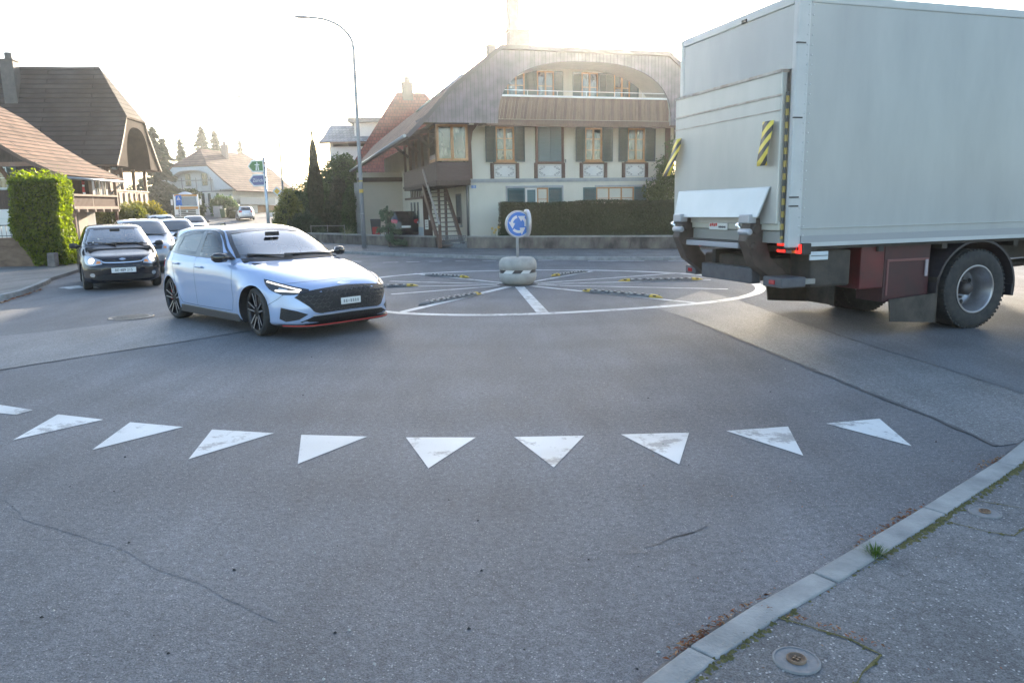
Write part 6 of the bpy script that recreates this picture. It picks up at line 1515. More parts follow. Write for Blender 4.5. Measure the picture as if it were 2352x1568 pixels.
# ------------------------------------------------------------------ generic farmhouse for the others
def farmhouse(name, label, loc, rz, W, L, prof, zh, hiprun, of, roofm, wallm, upperm, zup, arch=None, wins=(), group=None, ob=.6, timber=WOODM, arch_m=None, chim=None, cat='house', thick=.16):
    t = thing(name, label, cat, loc, rz, group)
    ze = 0
    b = MB(); b.b2((0, 0, -.3), (W, L, zup)); b.build('wall', wallm, t)
    ro, Q = farm_roof(t, W, L, prof, zh, hiprun, of, ob, [roofm, SOFF, mat('verge_brown', (.12, .075, .055), .7)], thick=thick)
    def rz_(x):
        x = min(x, W-x)
        for i in range(len(Q)-1):
            if Q[i][0] <= x <= Q[i+1][0]: return Q[i][1]+(Q[i+1][1]-Q[i][1])*(x-Q[i][0])/(Q[i+1][0]-Q[i][0])
        return Q[-1][1]
    xs = [0]+[q[0] for q in Q if 0 < q[0] <= W/2]; P = [(x, .04, min(zh, rz_(x))-.25) for x in xs]+[(W-x, .04, min(zh, rz_(x))-.25) for x in xs[::-1][1:]]
    g = MB(); g.prism([(0, .04, zup)]+P+[(W, .04, zup)], (0, .3, 0)); g.build('gable_wall', upperm, t)
    P2 = [(p[0], L-.34, p[2]) for p in P]; g = MB(); g.prism([(0, L-.34, zup)]+P2+[(W, L-.34, zup)], (0, .3, 0)); g.build('gable_wall', upperm, t)
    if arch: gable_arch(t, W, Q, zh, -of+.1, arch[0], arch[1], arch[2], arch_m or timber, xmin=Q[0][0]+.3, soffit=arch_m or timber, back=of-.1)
    for wn in wins:
        (x0, x1, z0, z1) = wn[:4]; fm = wn[4] if len(wn) > 4 else WOODO; sh = wn[5] if len(wn) > 5 else None
        window(t, x0, x1, z0, z1, 0, fm, 1, 1, sill=LEDGE)
        if sh: w_ = (x1-x0)*.5; shutter(t, x0-w_, x0-.01, z0, z1, 0, sh); shutter(t, x1+.01, x1+w_, z0, z1, 0, sh)
    if chim:
        for (x, y, z0, z1, s) in chim:
            b = MB(); b.b2((x-s, y-s, z0), (x+s, y+s, z1)); b.b2((x-s-.06, y-s-.06, z1), (x+s+.06, y+s+.06, z1+.1)); b.tube([(x, y, z1+.1), (x, y, z1+.55)], s*.55, 10); b.build('chimney', CHB if s < .4 else mat('chimney_dark', (.05, .05, .052), .7, col2=(.08, .078, .076), scale=3), t, bevel=.02)
    return t
WFR = mat('white_frame', (.62, .62, .58), .5)
# big dark-roofed farmhouse on the left, gable towards the street
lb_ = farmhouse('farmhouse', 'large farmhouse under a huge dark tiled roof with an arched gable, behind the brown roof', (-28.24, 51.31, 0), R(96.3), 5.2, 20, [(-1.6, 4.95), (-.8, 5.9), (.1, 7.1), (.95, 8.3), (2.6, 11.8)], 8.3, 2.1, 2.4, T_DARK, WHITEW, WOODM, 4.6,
    arch=(2.1, 4.9, 7.7), arch_m=mat('arch_shade_brown', (.024, .013, .010), .9, spec=.1, col2=(.042, .024, .018), scale=2), wins=((.9, 1.6, 5.0, 6.2, WFR, SHUT), (3.5, 4.2, 5.0, 6.2, WFR, SHUT), (1.0, 1.7, 3.0, 4.2, WFR, SHUT), (3.5, 4.2, 3.0, 4.2, WFR, SHUT)), chim=((1.8, 5.1, 8.3, 12.0, .42),))  # arch boards coloured darker, standing in for shade the sunlit gable lacks
b = MB(); b.b2((-.8, -1.5, 2.2), (6.0, -1.4, 3.3)); b.b2((-.8, -1.5, 2.05), (6.0, 0, 2.2)); b.b2((-.9, -1.55, 3.3), (6.1, -1.35, 3.4))
for k in range(7): b.b2((-.6+k*.95, -1.56, 2.3), (-.38+k*.95, -1.5, 3.2), 1)
b.build('balcony', [mat('balcony_tan', (.28, .17, .115), .7, col2=(.34, .21, .14), scale=2), WOODM], lb_)
for x in (-.8, 1.4, 3.6, 5.8): b = MB(); b.b2((x, -1.5, -.3), (x+.2, -1.3, 4.9)); b.build('balcony_post', WOODM, lb_)
b = MB()
for k in range(5): b.b2((.4+k*.95, -.05, 3.5), (.52+k*.95, .01, 5.0))
b.b2((.2, -.06, 4.6), (5.1, .01, 4.75)); b.build('timber_frame', WOODM, lb_)
# near brown-roofed house, gable towards us
ln_ = farmhouse('farmhouse', 'house with a sunlit brown tiled roof, timber gable and small balcony, behind the tall hedge', (-32.5, 35.4, 0), R(2), 10.6, 4.3, [(-1.5, 3.55), (.1, 4.35), (1.8, 5.45), (3.4, 6.75), (5.3, 7.9)], 7.6, .3, 1.3, T_SUN, WHITEW, WOODD, 2.05, ob=.5,
    wins=((5.6, 6.5, 3.05, 4.05, WFR, SHUT), (8.05, 8.95, 3.0, 4.0, WFR, SHUT), (7.4, 8.7, .35, 1.65, WFR), (5.4, 6.6, .35, 1.65, WFR)), chim=None)
b = MB(); b.b2((10.6, .2, 2.0), (11.75, 4.6, 2.14)); b.b2((11.66, .2, 2.62), (11.78, 4.6, 2.72)); b.b2((10.6, .12, 2.62), (11.75, .2, 2.72)); b.b2((11.6, 4.5, 2.1), (11.75, 4.62, 3.4)); b.b2((11.6, 2.0, 2.1), (11.72, 2.12, 3.5)); b.b2((11.6, .2, .0), (11.72, .32, 3.4), 1); b.b2((11.6, 4.4, .0), (11.72, 4.52, 2.0), 1)
for k in range(38): b.b2((11.68, .24+k*.115, 2.14), (11.72, .31+k*.115, 2.62), 1)
for k in range(10): b.b2((10.65+k*.11, .13, 2.14), (10.72+k*.11, .18, 2.62), 1)
for k in range(6): b.b2((10.6, .3+k*.8, 1.86), (11.85, .42+k*.8, 2.0))
b.build('balcony', [mat('balcony_pale', (.30, .20, .14), .7, col2=(.36, .25, .18), scale=2), mat('balcony_slat', (.16, .075, .05), .7)], ln_)
for a, c, w_ in (((10.65, -1.1, 2.4), (11.9, -1.1, 3.6), .13), ((9.2, -1.1, 4.05), (11.0, -1.1, 4.05), .18), ((9.3, -.1, 3.0), (9.3, -1.15, 4.0), .14), ((6.2, -.1, 4.0), (6.2, -1.15, 5.2), .14)): b = MB(); b.bar(a, c, w_, w_); b.build('gable_brace', mat('brace_wood', (.20, .11, .075), .7, col2=(.26, .16, .11), scale=3), ln_)
b = MB(); b.b2((10.605, 1.2, 0), (10.64, 2.2, 1.9)); b.b2((10.605, 2.5, 0), (10.64, 3.4, 1.9)); b.build('door', mat('door_pale', (.55, .42, .33), .6), ln_)
b = MB(); b.tube([(12.1, -1.3, 3.42), (12.1, 4.9, 3.42)], .06, 8); b.tube([(12.05, 4.7, 3.4), (10.8, 4.6, 2.3)], .045, 8); b.build('gutter', mat('zinc', (.34, .36, .38), .4, metal=.7), ln_)
fl = MB()
for k in range(8): fl.add([(11.70, 1.2+.03*math.sin(k), 3.35-.09*k), (11.70, 1.42+.03*math.sin(k+1), 3.35-.09*k), (11.70, 1.42+.03*math.sin(k+2), 3.26-.09*k), (11.70, 1.2+.03*math.sin(k+1), 3.26-.09*k)], [(0, 1, 2, 3)], k % 4 == 2)
flo = fl.build('flag', [mat('flag_red', (.5, .03, .03), .7), PLATEW], None); flo.matrix_world = ln_.matrix_basis; sm = flo.modifiers.new('t', 'SOLIDIFY'); sm.thickness = .01
tag(flo, 'red and white flag hanging over the small balcony', 'flag')
# far pale farmhouse at the bend
fz = road_z(0, 95)
fr_ = farmhouse('farmhouse', 'pale half-hipped farmhouse at the bend, seen beyond the queue of cars', (-45.2, 98.7, 1.2), R(-12.5), 10.2, 14, [(-1.4, 3.2), (.3, 4.5), (2.5, 6.45), (5.1, 8.7)], 6.5, 2.6, 1.2, T_FAR, WHITEW, mat('pale_board', (.42, .44, .45), .8, col2=(.5, .52, .53), scale=1.5), 3.2,
    arch=(3.3, 3.4, 5.9), arch_m=mat('pale_blue_boards', (.40, .45, .50), .8, col2=(.46, .51, .55), scale=1.5, stretch=(8, 8, 1)), wins=((3.5, 4.3, 4.0, 5.5, SHUT), (5.9, 6.7, 4.0, 5.5, SHUT), (2.9, 3.7, 1.75, 3.0, WFR, SHUT), (4.9, 5.7, 1.75, 3.0, WFR, SHUT), (7.0, 7.8, 1.75, 3.0, WFR, SHUT), (3.2, 4.0, 0.1, 1.2, WFR), (7.9, 8.6, .1, 1.2, WFR)), chim=((6.0, 5.5, 6.5, 9.4, .35),))
b = MB()
for x in (1.6, 2.9, 5.0, 7.1, 8.4): b.b2((x, -.03, 3.2), (x+.14, .035, 5.0))
b.b2((.6, -.04, 4.6), (8.0, .035, 4.72)); b.b2((0, -.05, 3.15), (10.2, .0, 3.3)); b.b2((0, -.05, 1.3), (10.2, .0, 1.42)); b.build('timber_frame', mat('grey_timber', (.22, .23, .24), .8), fr_)
b = MB(); b.b2((10.2, .4, 1.5), (10.9, 9, 1.6)); b.b2((10.85, .4, 1.6), (10.9, 9, 2.4)); b.build('side_gallery', mat('gallery_pale', (.42, .42, .40), .8), fr_)
b = MB(); b.b2((10.2, 5.5, -.3), (10.24, 13.8, 1.4)); b.build('barn_front', mat('barn_orange', (.30, .17, .09), .8, col2=(.20, .11, .06), scale=1), fr_)
# red hip-roofed house behind, and the grey-roofed one
rh = farmhouse('house', 'house with a steep red tiled hip roof and chimney, behind the cream farmhouse', (-14.05, 68.65, 0), R(-76), 10, 10, [(-.8, 4.2), (.9, 5.2), (2.7, 7.6), (5.0, 11.3)], 4.7, 4.5, .8, T_RED, mat('wall_ochre', (.30, .26, .21), .85), WOODD, 4.2, wins=((2.2, 3.1, 1.2, 2.6, WFR, SHUT), (6.0, 6.9, 1.2, 2.6, WFR, SHUT)), chim=((5.0, 4.6, 9.5, 12.0, .42),))
gh = farmhouse('house', 'house with a grey tiled roof showing behind the tall cypress', (-17.2, 82, 0), R(-88), 10, 7.5, [(-.8, 8.0), (1.5, 8.7), (5.0, 10.1)], 10.0, .2, .8, T_GREY, WHITEW, WHITEW, 7.6, wins=((2, 3.2, 5.0, 6.4, WFR), (5, 6.2, 5.0, 6.4, WFR)))
dm_ = MB(); dm_.b2((5.2, 2.2, 8.3), (8.6, 4.8, 9.9)); dm_.build('dormer', WHITEW, gh); dm_ = MB(); dm_.b2((4.9, 1.7, 9.9), (9.3, 5.6, 10.3)); dm_.build('dormer_roof', mat('dormer_slate', (.10, .11, .12), .7), gh)
# ================================================================== PLANTS
def leaf_mat(name, c1, c2, transl=.35, rough=.55):
    m = bpy.data.materials.new(name); m.use_nodes = True
    n, L = m.node_tree.nodes, m.node_tree.links; p = n['Principled BSDF']; p.inputs['Roughness'].default_value = rough; p.inputs['Specular IOR Level'].default_value = .35
    g = n.new('ShaderNodeNewGeometry'); cr = n.new('ShaderNodeValToRGB')
    cr.color_ramp.elements[0].color = (*c1, 1); cr.color_ramp.elements[1].color = (*c2, 1)
    L.new(g.outputs['Random Per Island'], cr.inputs[0]); L.new(cr.outputs[0], p.inputs['Base Color'])
    t = n.new('ShaderNodeBsdfTranslucent'); hs = n.new('ShaderNodeHueSaturation'); hs.inputs['Saturation'].default_value = 1.15; hs.inputs['Value'].default_value = 1.5
    L.new(cr.outputs[0], hs.inputs['Color']); L.new(hs.outputs[0], t.inputs[0])
    mx = n.new('ShaderNodeMixShader'); mx.inputs[0].default_value = transl
    L.new(p.outputs[0], mx.inputs[1]); L.new(t.outputs[0], mx.inputs[2]); L.new(mx.outputs[0], n['Material Output'].inputs[0])
    return m
NP = np.random.default_rng(11)
def leaves(name, cen, size, m, parent=None, aspect=.55, dirs=None, svar=.35, fold=.25, droop=0.0):
    """one small folded leaf at every centre (four corners and a raised midrib)"""
    cen = np.asarray(cen, float); N = len(cen)
    if dirs is None:
        d = NP.normal(size=(N, 3)); d[:, 2] -= droop
    else: d = np.asarray(dirs, float)+NP.normal(size=(N, 3))*.25
    d /= np.linalg.norm(d, axis=1)[:, None]
    r = NP.normal(size=(N, 3)); b = np.cross(d, r); b /= np.linalg.norm(b, axis=1)[:, None]; n = np.cross(d, b)
    s = size*(1+svar*NP.normal(size=N)).clip(.45, 1.9)[:, None]
    v = np.stack([cen-d*s, cen+b*s*aspect+n*s*fold, cen+d*s, cen-b*s*aspect+n*s*fold], 1).reshape(-1, 3)
    me = bpy.data.meshes.new(name); me.vertices.add(4*N); me.loops.add(6*N); me.polygons.add(2*N)
    me.vertices.foreach_set('co', v.ravel())
    k = np.arange(N)*4; li = np.stack([k, k+1, k+2, k, k+2, k+3], 1).ravel()
    me.loops.foreach_set('vertex_index', li); me.polygons.foreach_set('loop_start', np.arange(2*N)*3); me.polygons.foreach_set('loop_total', np.full(2*N, 3))
    me.update(); me.validate(); me.materials.append(m)
    o = bpy.data.objects.new(name, me); C.objects.link(o)
    if parent: o.parent = parent
    return o
BARK = mat('bark', (.055, .042, .032), .9, col2=(.10, .08, .06), scale=6, stretch=(3, 3, .6), bump=.5)
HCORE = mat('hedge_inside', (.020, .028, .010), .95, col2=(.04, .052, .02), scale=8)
def box_points(lo, hi, n, thick=.22, rough=.06):
    lo, hi = np.array(lo), np.array(hi); d = hi-lo
    A = np.array([d[1]*d[2], d[1]*d[2], d[0]*d[2], d[0]*d[2], d[0]*d[1]]); f = NP.choice(5, n, p=A/A.sum())
    p = lo+d*NP.random((n, 3)); dep = np.abs(NP.normal(size=n))*thick*.5-rough*NP.random(n)
    p[f == 0, 0] = lo[0]+dep[f == 0]; p[f == 1, 0] = hi[0]-dep[f == 1]; p[f == 2, 1] = lo[1]+dep[f == 2]; p[f == 3, 1] = hi[1]-dep[f == 3]; p[f == 4, 2] = hi[2]-dep[f == 4]
    # gentle unevenness of a clipped hedge
    p[:, 1] += .04*np.sin(p[:, 0]*2.1+p[:, 2]*1.7); p[:, 2] += .035*np.sin(p[:, 0]*1.3+1)*(p[:, 2] > lo[2]+d[2]*.5)
    return p
def blob_points(blobs, n, shell=.45):
    """points in several overlapping ellipsoids, denser towards their skins"""
    out = []; vol = np.array([b[3]*b[4]*b[5] for b in blobs])**.7
    for b, k in zip(blobs, NP.multinomial(n, vol/vol.sum())):
        d = NP.normal(size=(k, 3)); d /= np.linalg.norm(d, axis=1)[:, None]
        r = 1-shell*NP.random(k)**1.6; r *= 1+.12*np.sin(d[:, 0]*7+b[0]*3)*np.sin(d[:, 2]*6+b[1])+.08*NP.normal(size=k)
        out.append(np.array(b[:3])+d*r[:, None]*np.array(b[3:6]))
    return np.concatenate(out)
def bush(name, label, cat, loc, blobs, n, size, m, core=True, stem=True, group=None, zmin=0.02, aspect=.55):
    t = thing(name, label, cat, loc, 0, group)
    P = blob_points(blobs, n); P = P[P[:, 2] > zmin]
    leaves('foliage', P, size, m, t, aspect)
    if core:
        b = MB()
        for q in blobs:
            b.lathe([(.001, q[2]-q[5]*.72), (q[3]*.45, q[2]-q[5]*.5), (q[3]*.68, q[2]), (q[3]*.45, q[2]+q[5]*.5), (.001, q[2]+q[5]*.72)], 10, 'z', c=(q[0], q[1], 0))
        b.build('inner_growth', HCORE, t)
    if stem:
        b = MB()
        for k, q in enumerate(blobs[:4]): b.tube([(q[0]*.2, q[1]*.2, -.1), (q[0]*.7, q[1]*.7, q[2]*.6), (q[0], q[1], q[2])], [.05, .035, .015], 6)
        b.build('stem', BARK, t)
    return t
def conifer(name, label, loc, h, r, n, m, size=.26, group=None, z0=.12, slim=1.0, taper=1.0):
    t = thing(name, label, 'tree', loc, 0, group)
    b = MB(); b.tube([(0, 0, -.3), (0, 0, h*.5), (0, 0, h*.98)], [h*.018, h*.011, .01], 8)
    P = []; D = []
    nb = int(h*6.5)
    for k in range(nb):
        f = (k+NP.random())/nb; z = h*(z0+(1-z0)*f); L = r*((1-f)**taper)*(0.72+.5*NP.random())+.12; a = k*2.4+NP.normal()*.3
        e = np.array([math.cos(a), math.sin(a), 0]); b.tube([(0, 0, z), (e[0]*L*.6, e[1]*L*.6, z-.05*L), (e[0]*L, e[1]*L, z-.10*L)], [.03, .018, .006], 4, cap=False)
        kk = max(4, int(n/nb*(.3+1.4*(1-f))))
        for _ in range(kk):
            u = NP.random()**.7; w = (NP.random()-.5)*.55*L*(1-u*.6)
            P.append(np.array([e[0]*L*u-e[1]*w, e[1]*L*u+e[0]*w, z-(.12*u*u+.05)*L-.05*abs(w)+NP.normal()*.06])); D.append([e[0]-e[1]*w/L, e[1]+e[0]*w/L, -.45])
    b.build('trunk', BARK, t)
    leaves('crown', P, size, m, t, .28, D, fold=.15)
    return t
L_LIME = leaf_mat('leaf_hornbeam', (.055, .085, .012), (.20, .26, .03), .6)
L_THUJA = leaf_mat('leaf_thuja', (.018, .032, .012), (.045, .065, .025), .15, .65)
L_DARK = leaf_mat('leaf_dark', (.016, .030, .012), (.045, .068, .026), .2)
L_MID = leaf_mat('leaf_mid', (.032, .060, .018), (.085, .125, .04), .35)
L_YEL = leaf_mat('leaf_yellow', (.14, .14, .025), (.30, .26, .05), .4)
L_YG = leaf_mat('leaf_yellow_green', (.09, .11, .022), (.22, .22, .06), .4)
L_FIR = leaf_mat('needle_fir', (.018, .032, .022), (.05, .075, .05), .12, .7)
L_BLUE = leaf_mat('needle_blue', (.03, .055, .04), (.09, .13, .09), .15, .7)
L_CYP = leaf_mat('leaf_cypress', (.026, .032, .015), (.07, .075, .035), .2, .7)

# tall hornbeam hedge on the left, with a sunlit flank
hg_ = thing('hedge', 'tall clipped hornbeam hedge block with a sunlit right flank, at the corner on the left', 'hedge', (-15.4, 24.9, 0), R(14))
lo, hi = (-.72, -.72, .12), (.66, .75, 2.82)
P = box_points(lo, hi, 30000, .3, .08)
P = np.concatenate([P, np.stack([NP.uniform(-.7, .65, 700), NP.uniform(-.7, .7, 700), 2.85+np.abs(NP.normal(size=700))*.13], 1)])
cut = ~((P[:, 2] < .95) & (P[:, 0] < -.35-.5*(P[:, 2]-.3)))
P = P[cut]; P[:, 0] += .06*np.sin(P[:, 2]*3.1)
leaves('foliage', P, .048, L_LIME, hg_, .6)
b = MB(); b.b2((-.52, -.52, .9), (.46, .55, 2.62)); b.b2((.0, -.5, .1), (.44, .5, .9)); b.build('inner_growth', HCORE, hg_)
b = MB(); b.tube([(.3, -.2, -.1), (.28, -.1, 1.2)], .05, 8); b.tube([(.1, .3, -.1), (.0, .2, 1.2)], .045, 8); b.build('stem', BARK, hg_)
# trimmed dark hedge in front of the cream farmhouse
h2 = thing('hedge', 'long dark clipped hedge standing behind the low wall, in front of the cream farmhouse', 'hedge', (-1.65, 31.2, 0), HR)
lo, hi = (.92, -2.0, .25), (12.5, -1.1, 1.84)
leaves('foliage', box_points(lo, hi, 42000, .14, .05), .032, L_THUJA, h2, .5)
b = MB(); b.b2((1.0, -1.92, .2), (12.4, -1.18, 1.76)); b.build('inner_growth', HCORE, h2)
# small tree against the facade, next to the truck
t_ = thing('tree', 'slender leafy tree against the cream facade, just left of the truck', 'tree', (-1.65, 31.2, 0), HR)
bl_ = [(8.9, -1.0, 2.3, .75, .5, .55), (9.2, -.9, 3.0, .55, .45, .6), (8.45, -1.0, 2.75, .45, .4, .4), (9.3, -.9, 3.7, .38, .35, .5), (9.0, -.95, 4.3, .16, .15, .35), (9.7, -.9, 2.6, .6, .5, .6), (8.15, -1.0, 2.25, .4, .35, .35), (9.6, -.9, 3.3, .35, .3, .4), (7.9, -1.0, 2.3, .5, .4, .5), (8.4, -1.0, 3.2, .45, .4, .5), (8.8, -.95, 4.0, .35, .3, .45), (8.2, -1.0, 2.0, .7, .45, .5)]
leaves('crown', blob_points(bl_, 7500, .8), .05, L_MID, t_, .5)
b = MB(); b.tube([(9.0, -.9, 0), (9.02, -.92, 1.5), (9.1, -.9, 3.0), (9.0, -.93, 4.6)], [.05, .04, .025, .008], 8)
for q in bl_: b.tube([(9.03, -.91, q[2]-.5), ((9.03+q[0])/2, -.93, q[2]-.15), (q[0], q[1], q[2])], [.02, .014, .006], 5)
b.build('trunk', BARK, t_)
# hedge and bushes behind the queue on the left
bush('bush', 'rounded hedge shrub dark on its near side and golden on the street side', 'bush', (-23.0, 43.5, 0), [(-.9, 0, 1.1, .8, .8, 1.25), (0, .2, 1.2, .9, .9, 1.2), (.9, .8, 1.15, .8, 1.0, 1.2)], 9000, .075, L_YG)
bush('bush', 'yellow flowering bush beside the white estate car', 'bush', (-24.0, 49, .02), [(-.6, 0, 1.2, .9, .8, 1.1), (.5, .3, 1.3, .9, .8, 1.1), (1.1, .6, .8, .6, .6, .8), (-.1, 0, 1.9, .6, .6, .6)], 8000, .075, L_YEL)
# shrubs on the right of the far street
bush('bush', 'round clipped evergreen bush by the left end of the garden wall', 'bush', (-11.9, 43.5, .05), [(0, 0, .75, .95, .85, .75), (.5, -.1, .65, .7, .7, .6), (-.5, 0, .6, .6, .6, .6)], 9000, .05, L_DARK)
bush('bush', 'loose golden green conifer bush under the diamond sign', 'bush', (-15.0, 50.5, .1), [(0, 0, 1.2, .85, .8, 1.2), (.2, 0, 2.2, .6, .6, .9), (-.3, 0, .7, .7, .7, .7), (.5, .3, 1.5, .6, .6, .9)], 7500, .07, L_YG)
bush('bush', 'large dark shrub left of the tall cypress', 'bush', (-14.4, 54, .1), [(0, 0, 1.7, 1.3, 1.1, 1.6), (.9, .3, 2.4, 1.0, 1.0, 1.4), (-.8, 0, 2.2, .9, .9, 1.2), (.3, 0, 3.2, .7, .7, .8)], 10000, .08, L_MID)
bush('bush', 'dome of dark foliage between the cypress and the round bush', 'bush', (-12.3, 47.5, .1), [(0, 0, .9, .9, .8, .95), (.8, .2, .8, .8, .8, .9)], 6000, .06, L_DARK)
cy = thing('cypress', 'tall narrow cypress beside the lamp post', 'tree', (-11.9, 46.5, 0))
zz = NP.random(15000)**.85; aa = NP.random(15000)*6.283
rr_ = (.50*np.sin(np.clip(zz*1.02+.06, 0, 1)*math.pi)**.55*(1-.45*zz))*(1-.35*NP.random(15000)**2)*(1+.16*np.sin(aa*4+zz*14))
P = np.stack([rr_*np.cos(aa), rr_*np.sin(aa), .1+6.3*zz], 1)
leaves('crown', P, .075, L_CYP, cy, .35, np.stack([.25*np.cos(aa), .25*np.sin(aa), np.ones(15000)], 1))
b = MB(); b.tube([(0, 0, -.1), (0, 0, 6.0)], [.10, .02], 8); b.lathe([(.001, .3), (.30, .8), (.36, 2.4), (.25, 4.4), (.001, 6.0)], 10, 'z', mi=1); b.build('trunk', [BARK, HCORE], cy)
bush('thuja', 'broad dark thuja column right of the tall cypress', 'tree', (-10.35, 45.5, 0), [(0, 0, 1.5, .75, .7, 1.7), (.4, 0, 1.2, .6, .6, 1.4), (-.4, .1, 1.1, .6, .6, 1.3), (.1, 0, 2.7, .5, .5, 1.0)], 11000, .065, L_CYP)
bush('bush', 'leafy tree top in front of the grey roofed house', 'tree', (-12.6, 55, .2), [(0, 0, 3.6, 1.3, 1.2, 1.3), (1.4, 0, 3.3, 1.2, 1.2, 1.2), (.6, 0, 4.6, 1.0, 1.0, .9), (2.4, .3, 2.4, 1.0, 1.0, 1.4), (-.2, 0, 2.0, 1.2, 1.1, 1.4), (1.3, 0, 1.7, 1.2, 1.1, 1.5)], 13000, .10, L_MID)
bush('ivy', 'dense green ivy column left of the concrete post', 'climbing plant', (-9.65, 45.0, 0), [(0, 0, 1.2, .42, .45, 1.3), (.1, 0, 2.1, .38, .4, .9), (-.05, 0, .6, .5, .45, .7)], 5500, .06, leaf_mat('leaf_ivy', (.02, .045, .014), (.06, .10, .03), .25))
# plants by the wall
def spiky(name, label, loc, n, L, m, lean=.5, group=None):
    t = thing(name, label, 'plant', loc, 0, group); b = MB()
    for k in range(n):
        a = random.uniform(0, 6.283); ln = L*random.uniform(.6, 1.1); e = random.uniform(.15, lean+.35); d = Vector((math.cos(a)*e, math.sin(a)*e, 1)).normalized(); s = Vector((-math.sin(a), math.cos(a), 0))*.018
        p0 = Vector((random.gauss(0, .06), random.gauss(0, .06), 0)); p1 = p0+d*ln*.6; p2 = p0+d*ln+Vector((d.x, d.y, -.25))*ln*.35
        b.add([p0-s, p0+s, p1+s*.9, p1-s*.9, p2], [(0, 1, 2, 3), (3, 2, 4)])
    b.build('blades', m, t); q = MB(); q.tube([(0, 0, -.15), (0, 0, .12)], .06, 8); q.build('stem', BARK, t)
    return t
L_SPK = leaf_mat('leaf_spiky', (.10, .11, .05), (.24, .24, .13), .2)
yd = at(800, 541, 36)
spiky('yucca', 'spiky pale leaved plant behind the garden wall, left of the lamp post', (yd.x, yd.y, .2), 60, .85, L_SPK)
yd = at(735, 525, 41)
spiky('yucca', 'spiky green plant beside the round clipped bush', (yd.x+.1, yd.y, .15), 70, .9, leaf_mat('leaf_spiky_green', (.04, .06, .03), (.10, .13, .07), .2), .7)
yf = at(893, 545, 32)
conifer('young_fir', 'young fir behind the garden wall, in front of the parked black car', (yf.x, yf.y, .12), 1.75, .85, 2600, leaf_mat('needle_young', (.05, .085, .05), (.14, .19, .12), .2), size=.07, taper=.8)
fl_ = thing('flowers', 'yellow flowers growing between the wall and the dark hedge', 'flowers', (-1.65, 31.2, 0), HR); b = MB(); q = MB()
for (x, z) in ((.52, .86), (.66, .80), (.60, .70), (.78, .90)):
    b.tube([(x, -1.5, .2), (x+.02, -1.5, z)], .008, 5)
    for k in range(8): a = .785*k; q.add([(x+.02, -1.52, z), (x+.02+.05*math.cos(a-.3), -1.53, z+.05*math.sin(a-.3)), (x+.02+.07*math.cos(a), -1.54, z+.07*math.sin(a)), (x+.02+.05*math.cos(a+.3), -1.53, z+.05*math.sin(a+.3))], [(0, 1, 2, 3)])
b.build('stems', mat('stem_green', (.06, .10, .03), .7), fl_); q.build('petals', mat('petal_yellow', (.55, .34, .05), .6), fl_)
# conifers in the background left, and over the far farmhouse
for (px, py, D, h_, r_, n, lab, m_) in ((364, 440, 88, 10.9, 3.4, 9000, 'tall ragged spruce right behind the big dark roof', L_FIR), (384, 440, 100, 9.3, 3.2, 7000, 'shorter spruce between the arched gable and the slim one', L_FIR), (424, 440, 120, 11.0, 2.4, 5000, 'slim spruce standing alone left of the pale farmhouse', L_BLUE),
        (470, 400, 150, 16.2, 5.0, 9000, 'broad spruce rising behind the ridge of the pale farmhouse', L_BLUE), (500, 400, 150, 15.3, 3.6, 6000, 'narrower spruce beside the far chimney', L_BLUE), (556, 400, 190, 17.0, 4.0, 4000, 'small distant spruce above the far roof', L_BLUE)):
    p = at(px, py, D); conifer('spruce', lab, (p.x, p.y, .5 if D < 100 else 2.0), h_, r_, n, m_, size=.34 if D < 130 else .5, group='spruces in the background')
p = at(385, 470, 92)
bush('shrubs', 'dark undergrowth between the tanker and the spruces', 'bush', (p.x-3.2, p.y+4, .9), [(0, 0, 1.6, 2.2, 1.5, 2.0), (2.6, 0, 1.5, 2.0, 1.5, 1.8), (-2.6, 0, 2.0, 2.2, 1.5, 2.4), (1.0, 0, 3.2, 1.6, 1.2, 1.4)], 9000, .16, L_DARK)
p = at(432, 445, 94); bush('vine', 'climbing vine covering the left corner of the pale farmhouse', 'climbing plant', (p.x, p.y-.6, 1.2), [(-1.0, 0, 2.4, 1.3, .5, 1.0), (.6, 0, 2.6, 1.2, .5, .9), (-1.6, 0, 1.2, .9, .5, 1.4), (1.6, 0, 1.2, .6, .4, 1.2)], 6000, .13, L_MID)
p = at(514, 485, 90); bush('bush', 'big round green bush in front of the pale farmhouse', 'bush', (p.x, p.y, 1.1), [(0, 0, 1.2, 1.5, 1.2, 1.4), (-.6, 0, 1.5, 1.0, 1.0, 1.0), (.8, 0, 1.0, 1.0, 1.0, 1.1)], 6500, .12, leaf_mat('leaf_fresh', (.045, .085, .025), (.10, .16, .05), .35))
p = at(535, 492, 86); bush('clipped_bush', 'dome shaped clipped bush beside the green bin', 'bush', (p.x, p.y, 1.05), [(0, 0, .65, .75, .7, .72), (.15, 0, .5, .7, .7, .6)], 5000, .055, L_DARK)
# tuft of grass growing behind the kerb
gt_ = thing('grass_tuft', 'small tuft of green grass growing behind the near kerb', 'plant', (1.70, 3.26, .027)); b = MB()
for k in range(150):
    a = random.uniform(0, 6.283); r0 = abs(random.gauss(0, .022)); ln = random.uniform(.03, .075); e = random.uniform(.1, 1.1); d = Vector((math.cos(a)*e, math.sin(a)*e, 1)).normalized(); s = Vector((-math.sin(a), math.cos(a), 0))*.0018
    p0 = Vector((math.cos(a)*r0*1.3, math.sin(a)*r0, 0)); p1 = p0+d*ln*.6; p2 = p1+(d+Vector((d.x, d.y, -.5))*.8)*ln*.4
    b.add([p0-s, p0+s, p1+s*.8, p1-s*.8, p2], [(0, 1, 2, 3), (3, 2, 4)])
b.build('blades', leaf_mat('grass_blade', (.03, .07, .012), (.09, .15, .03), .3), gt_)

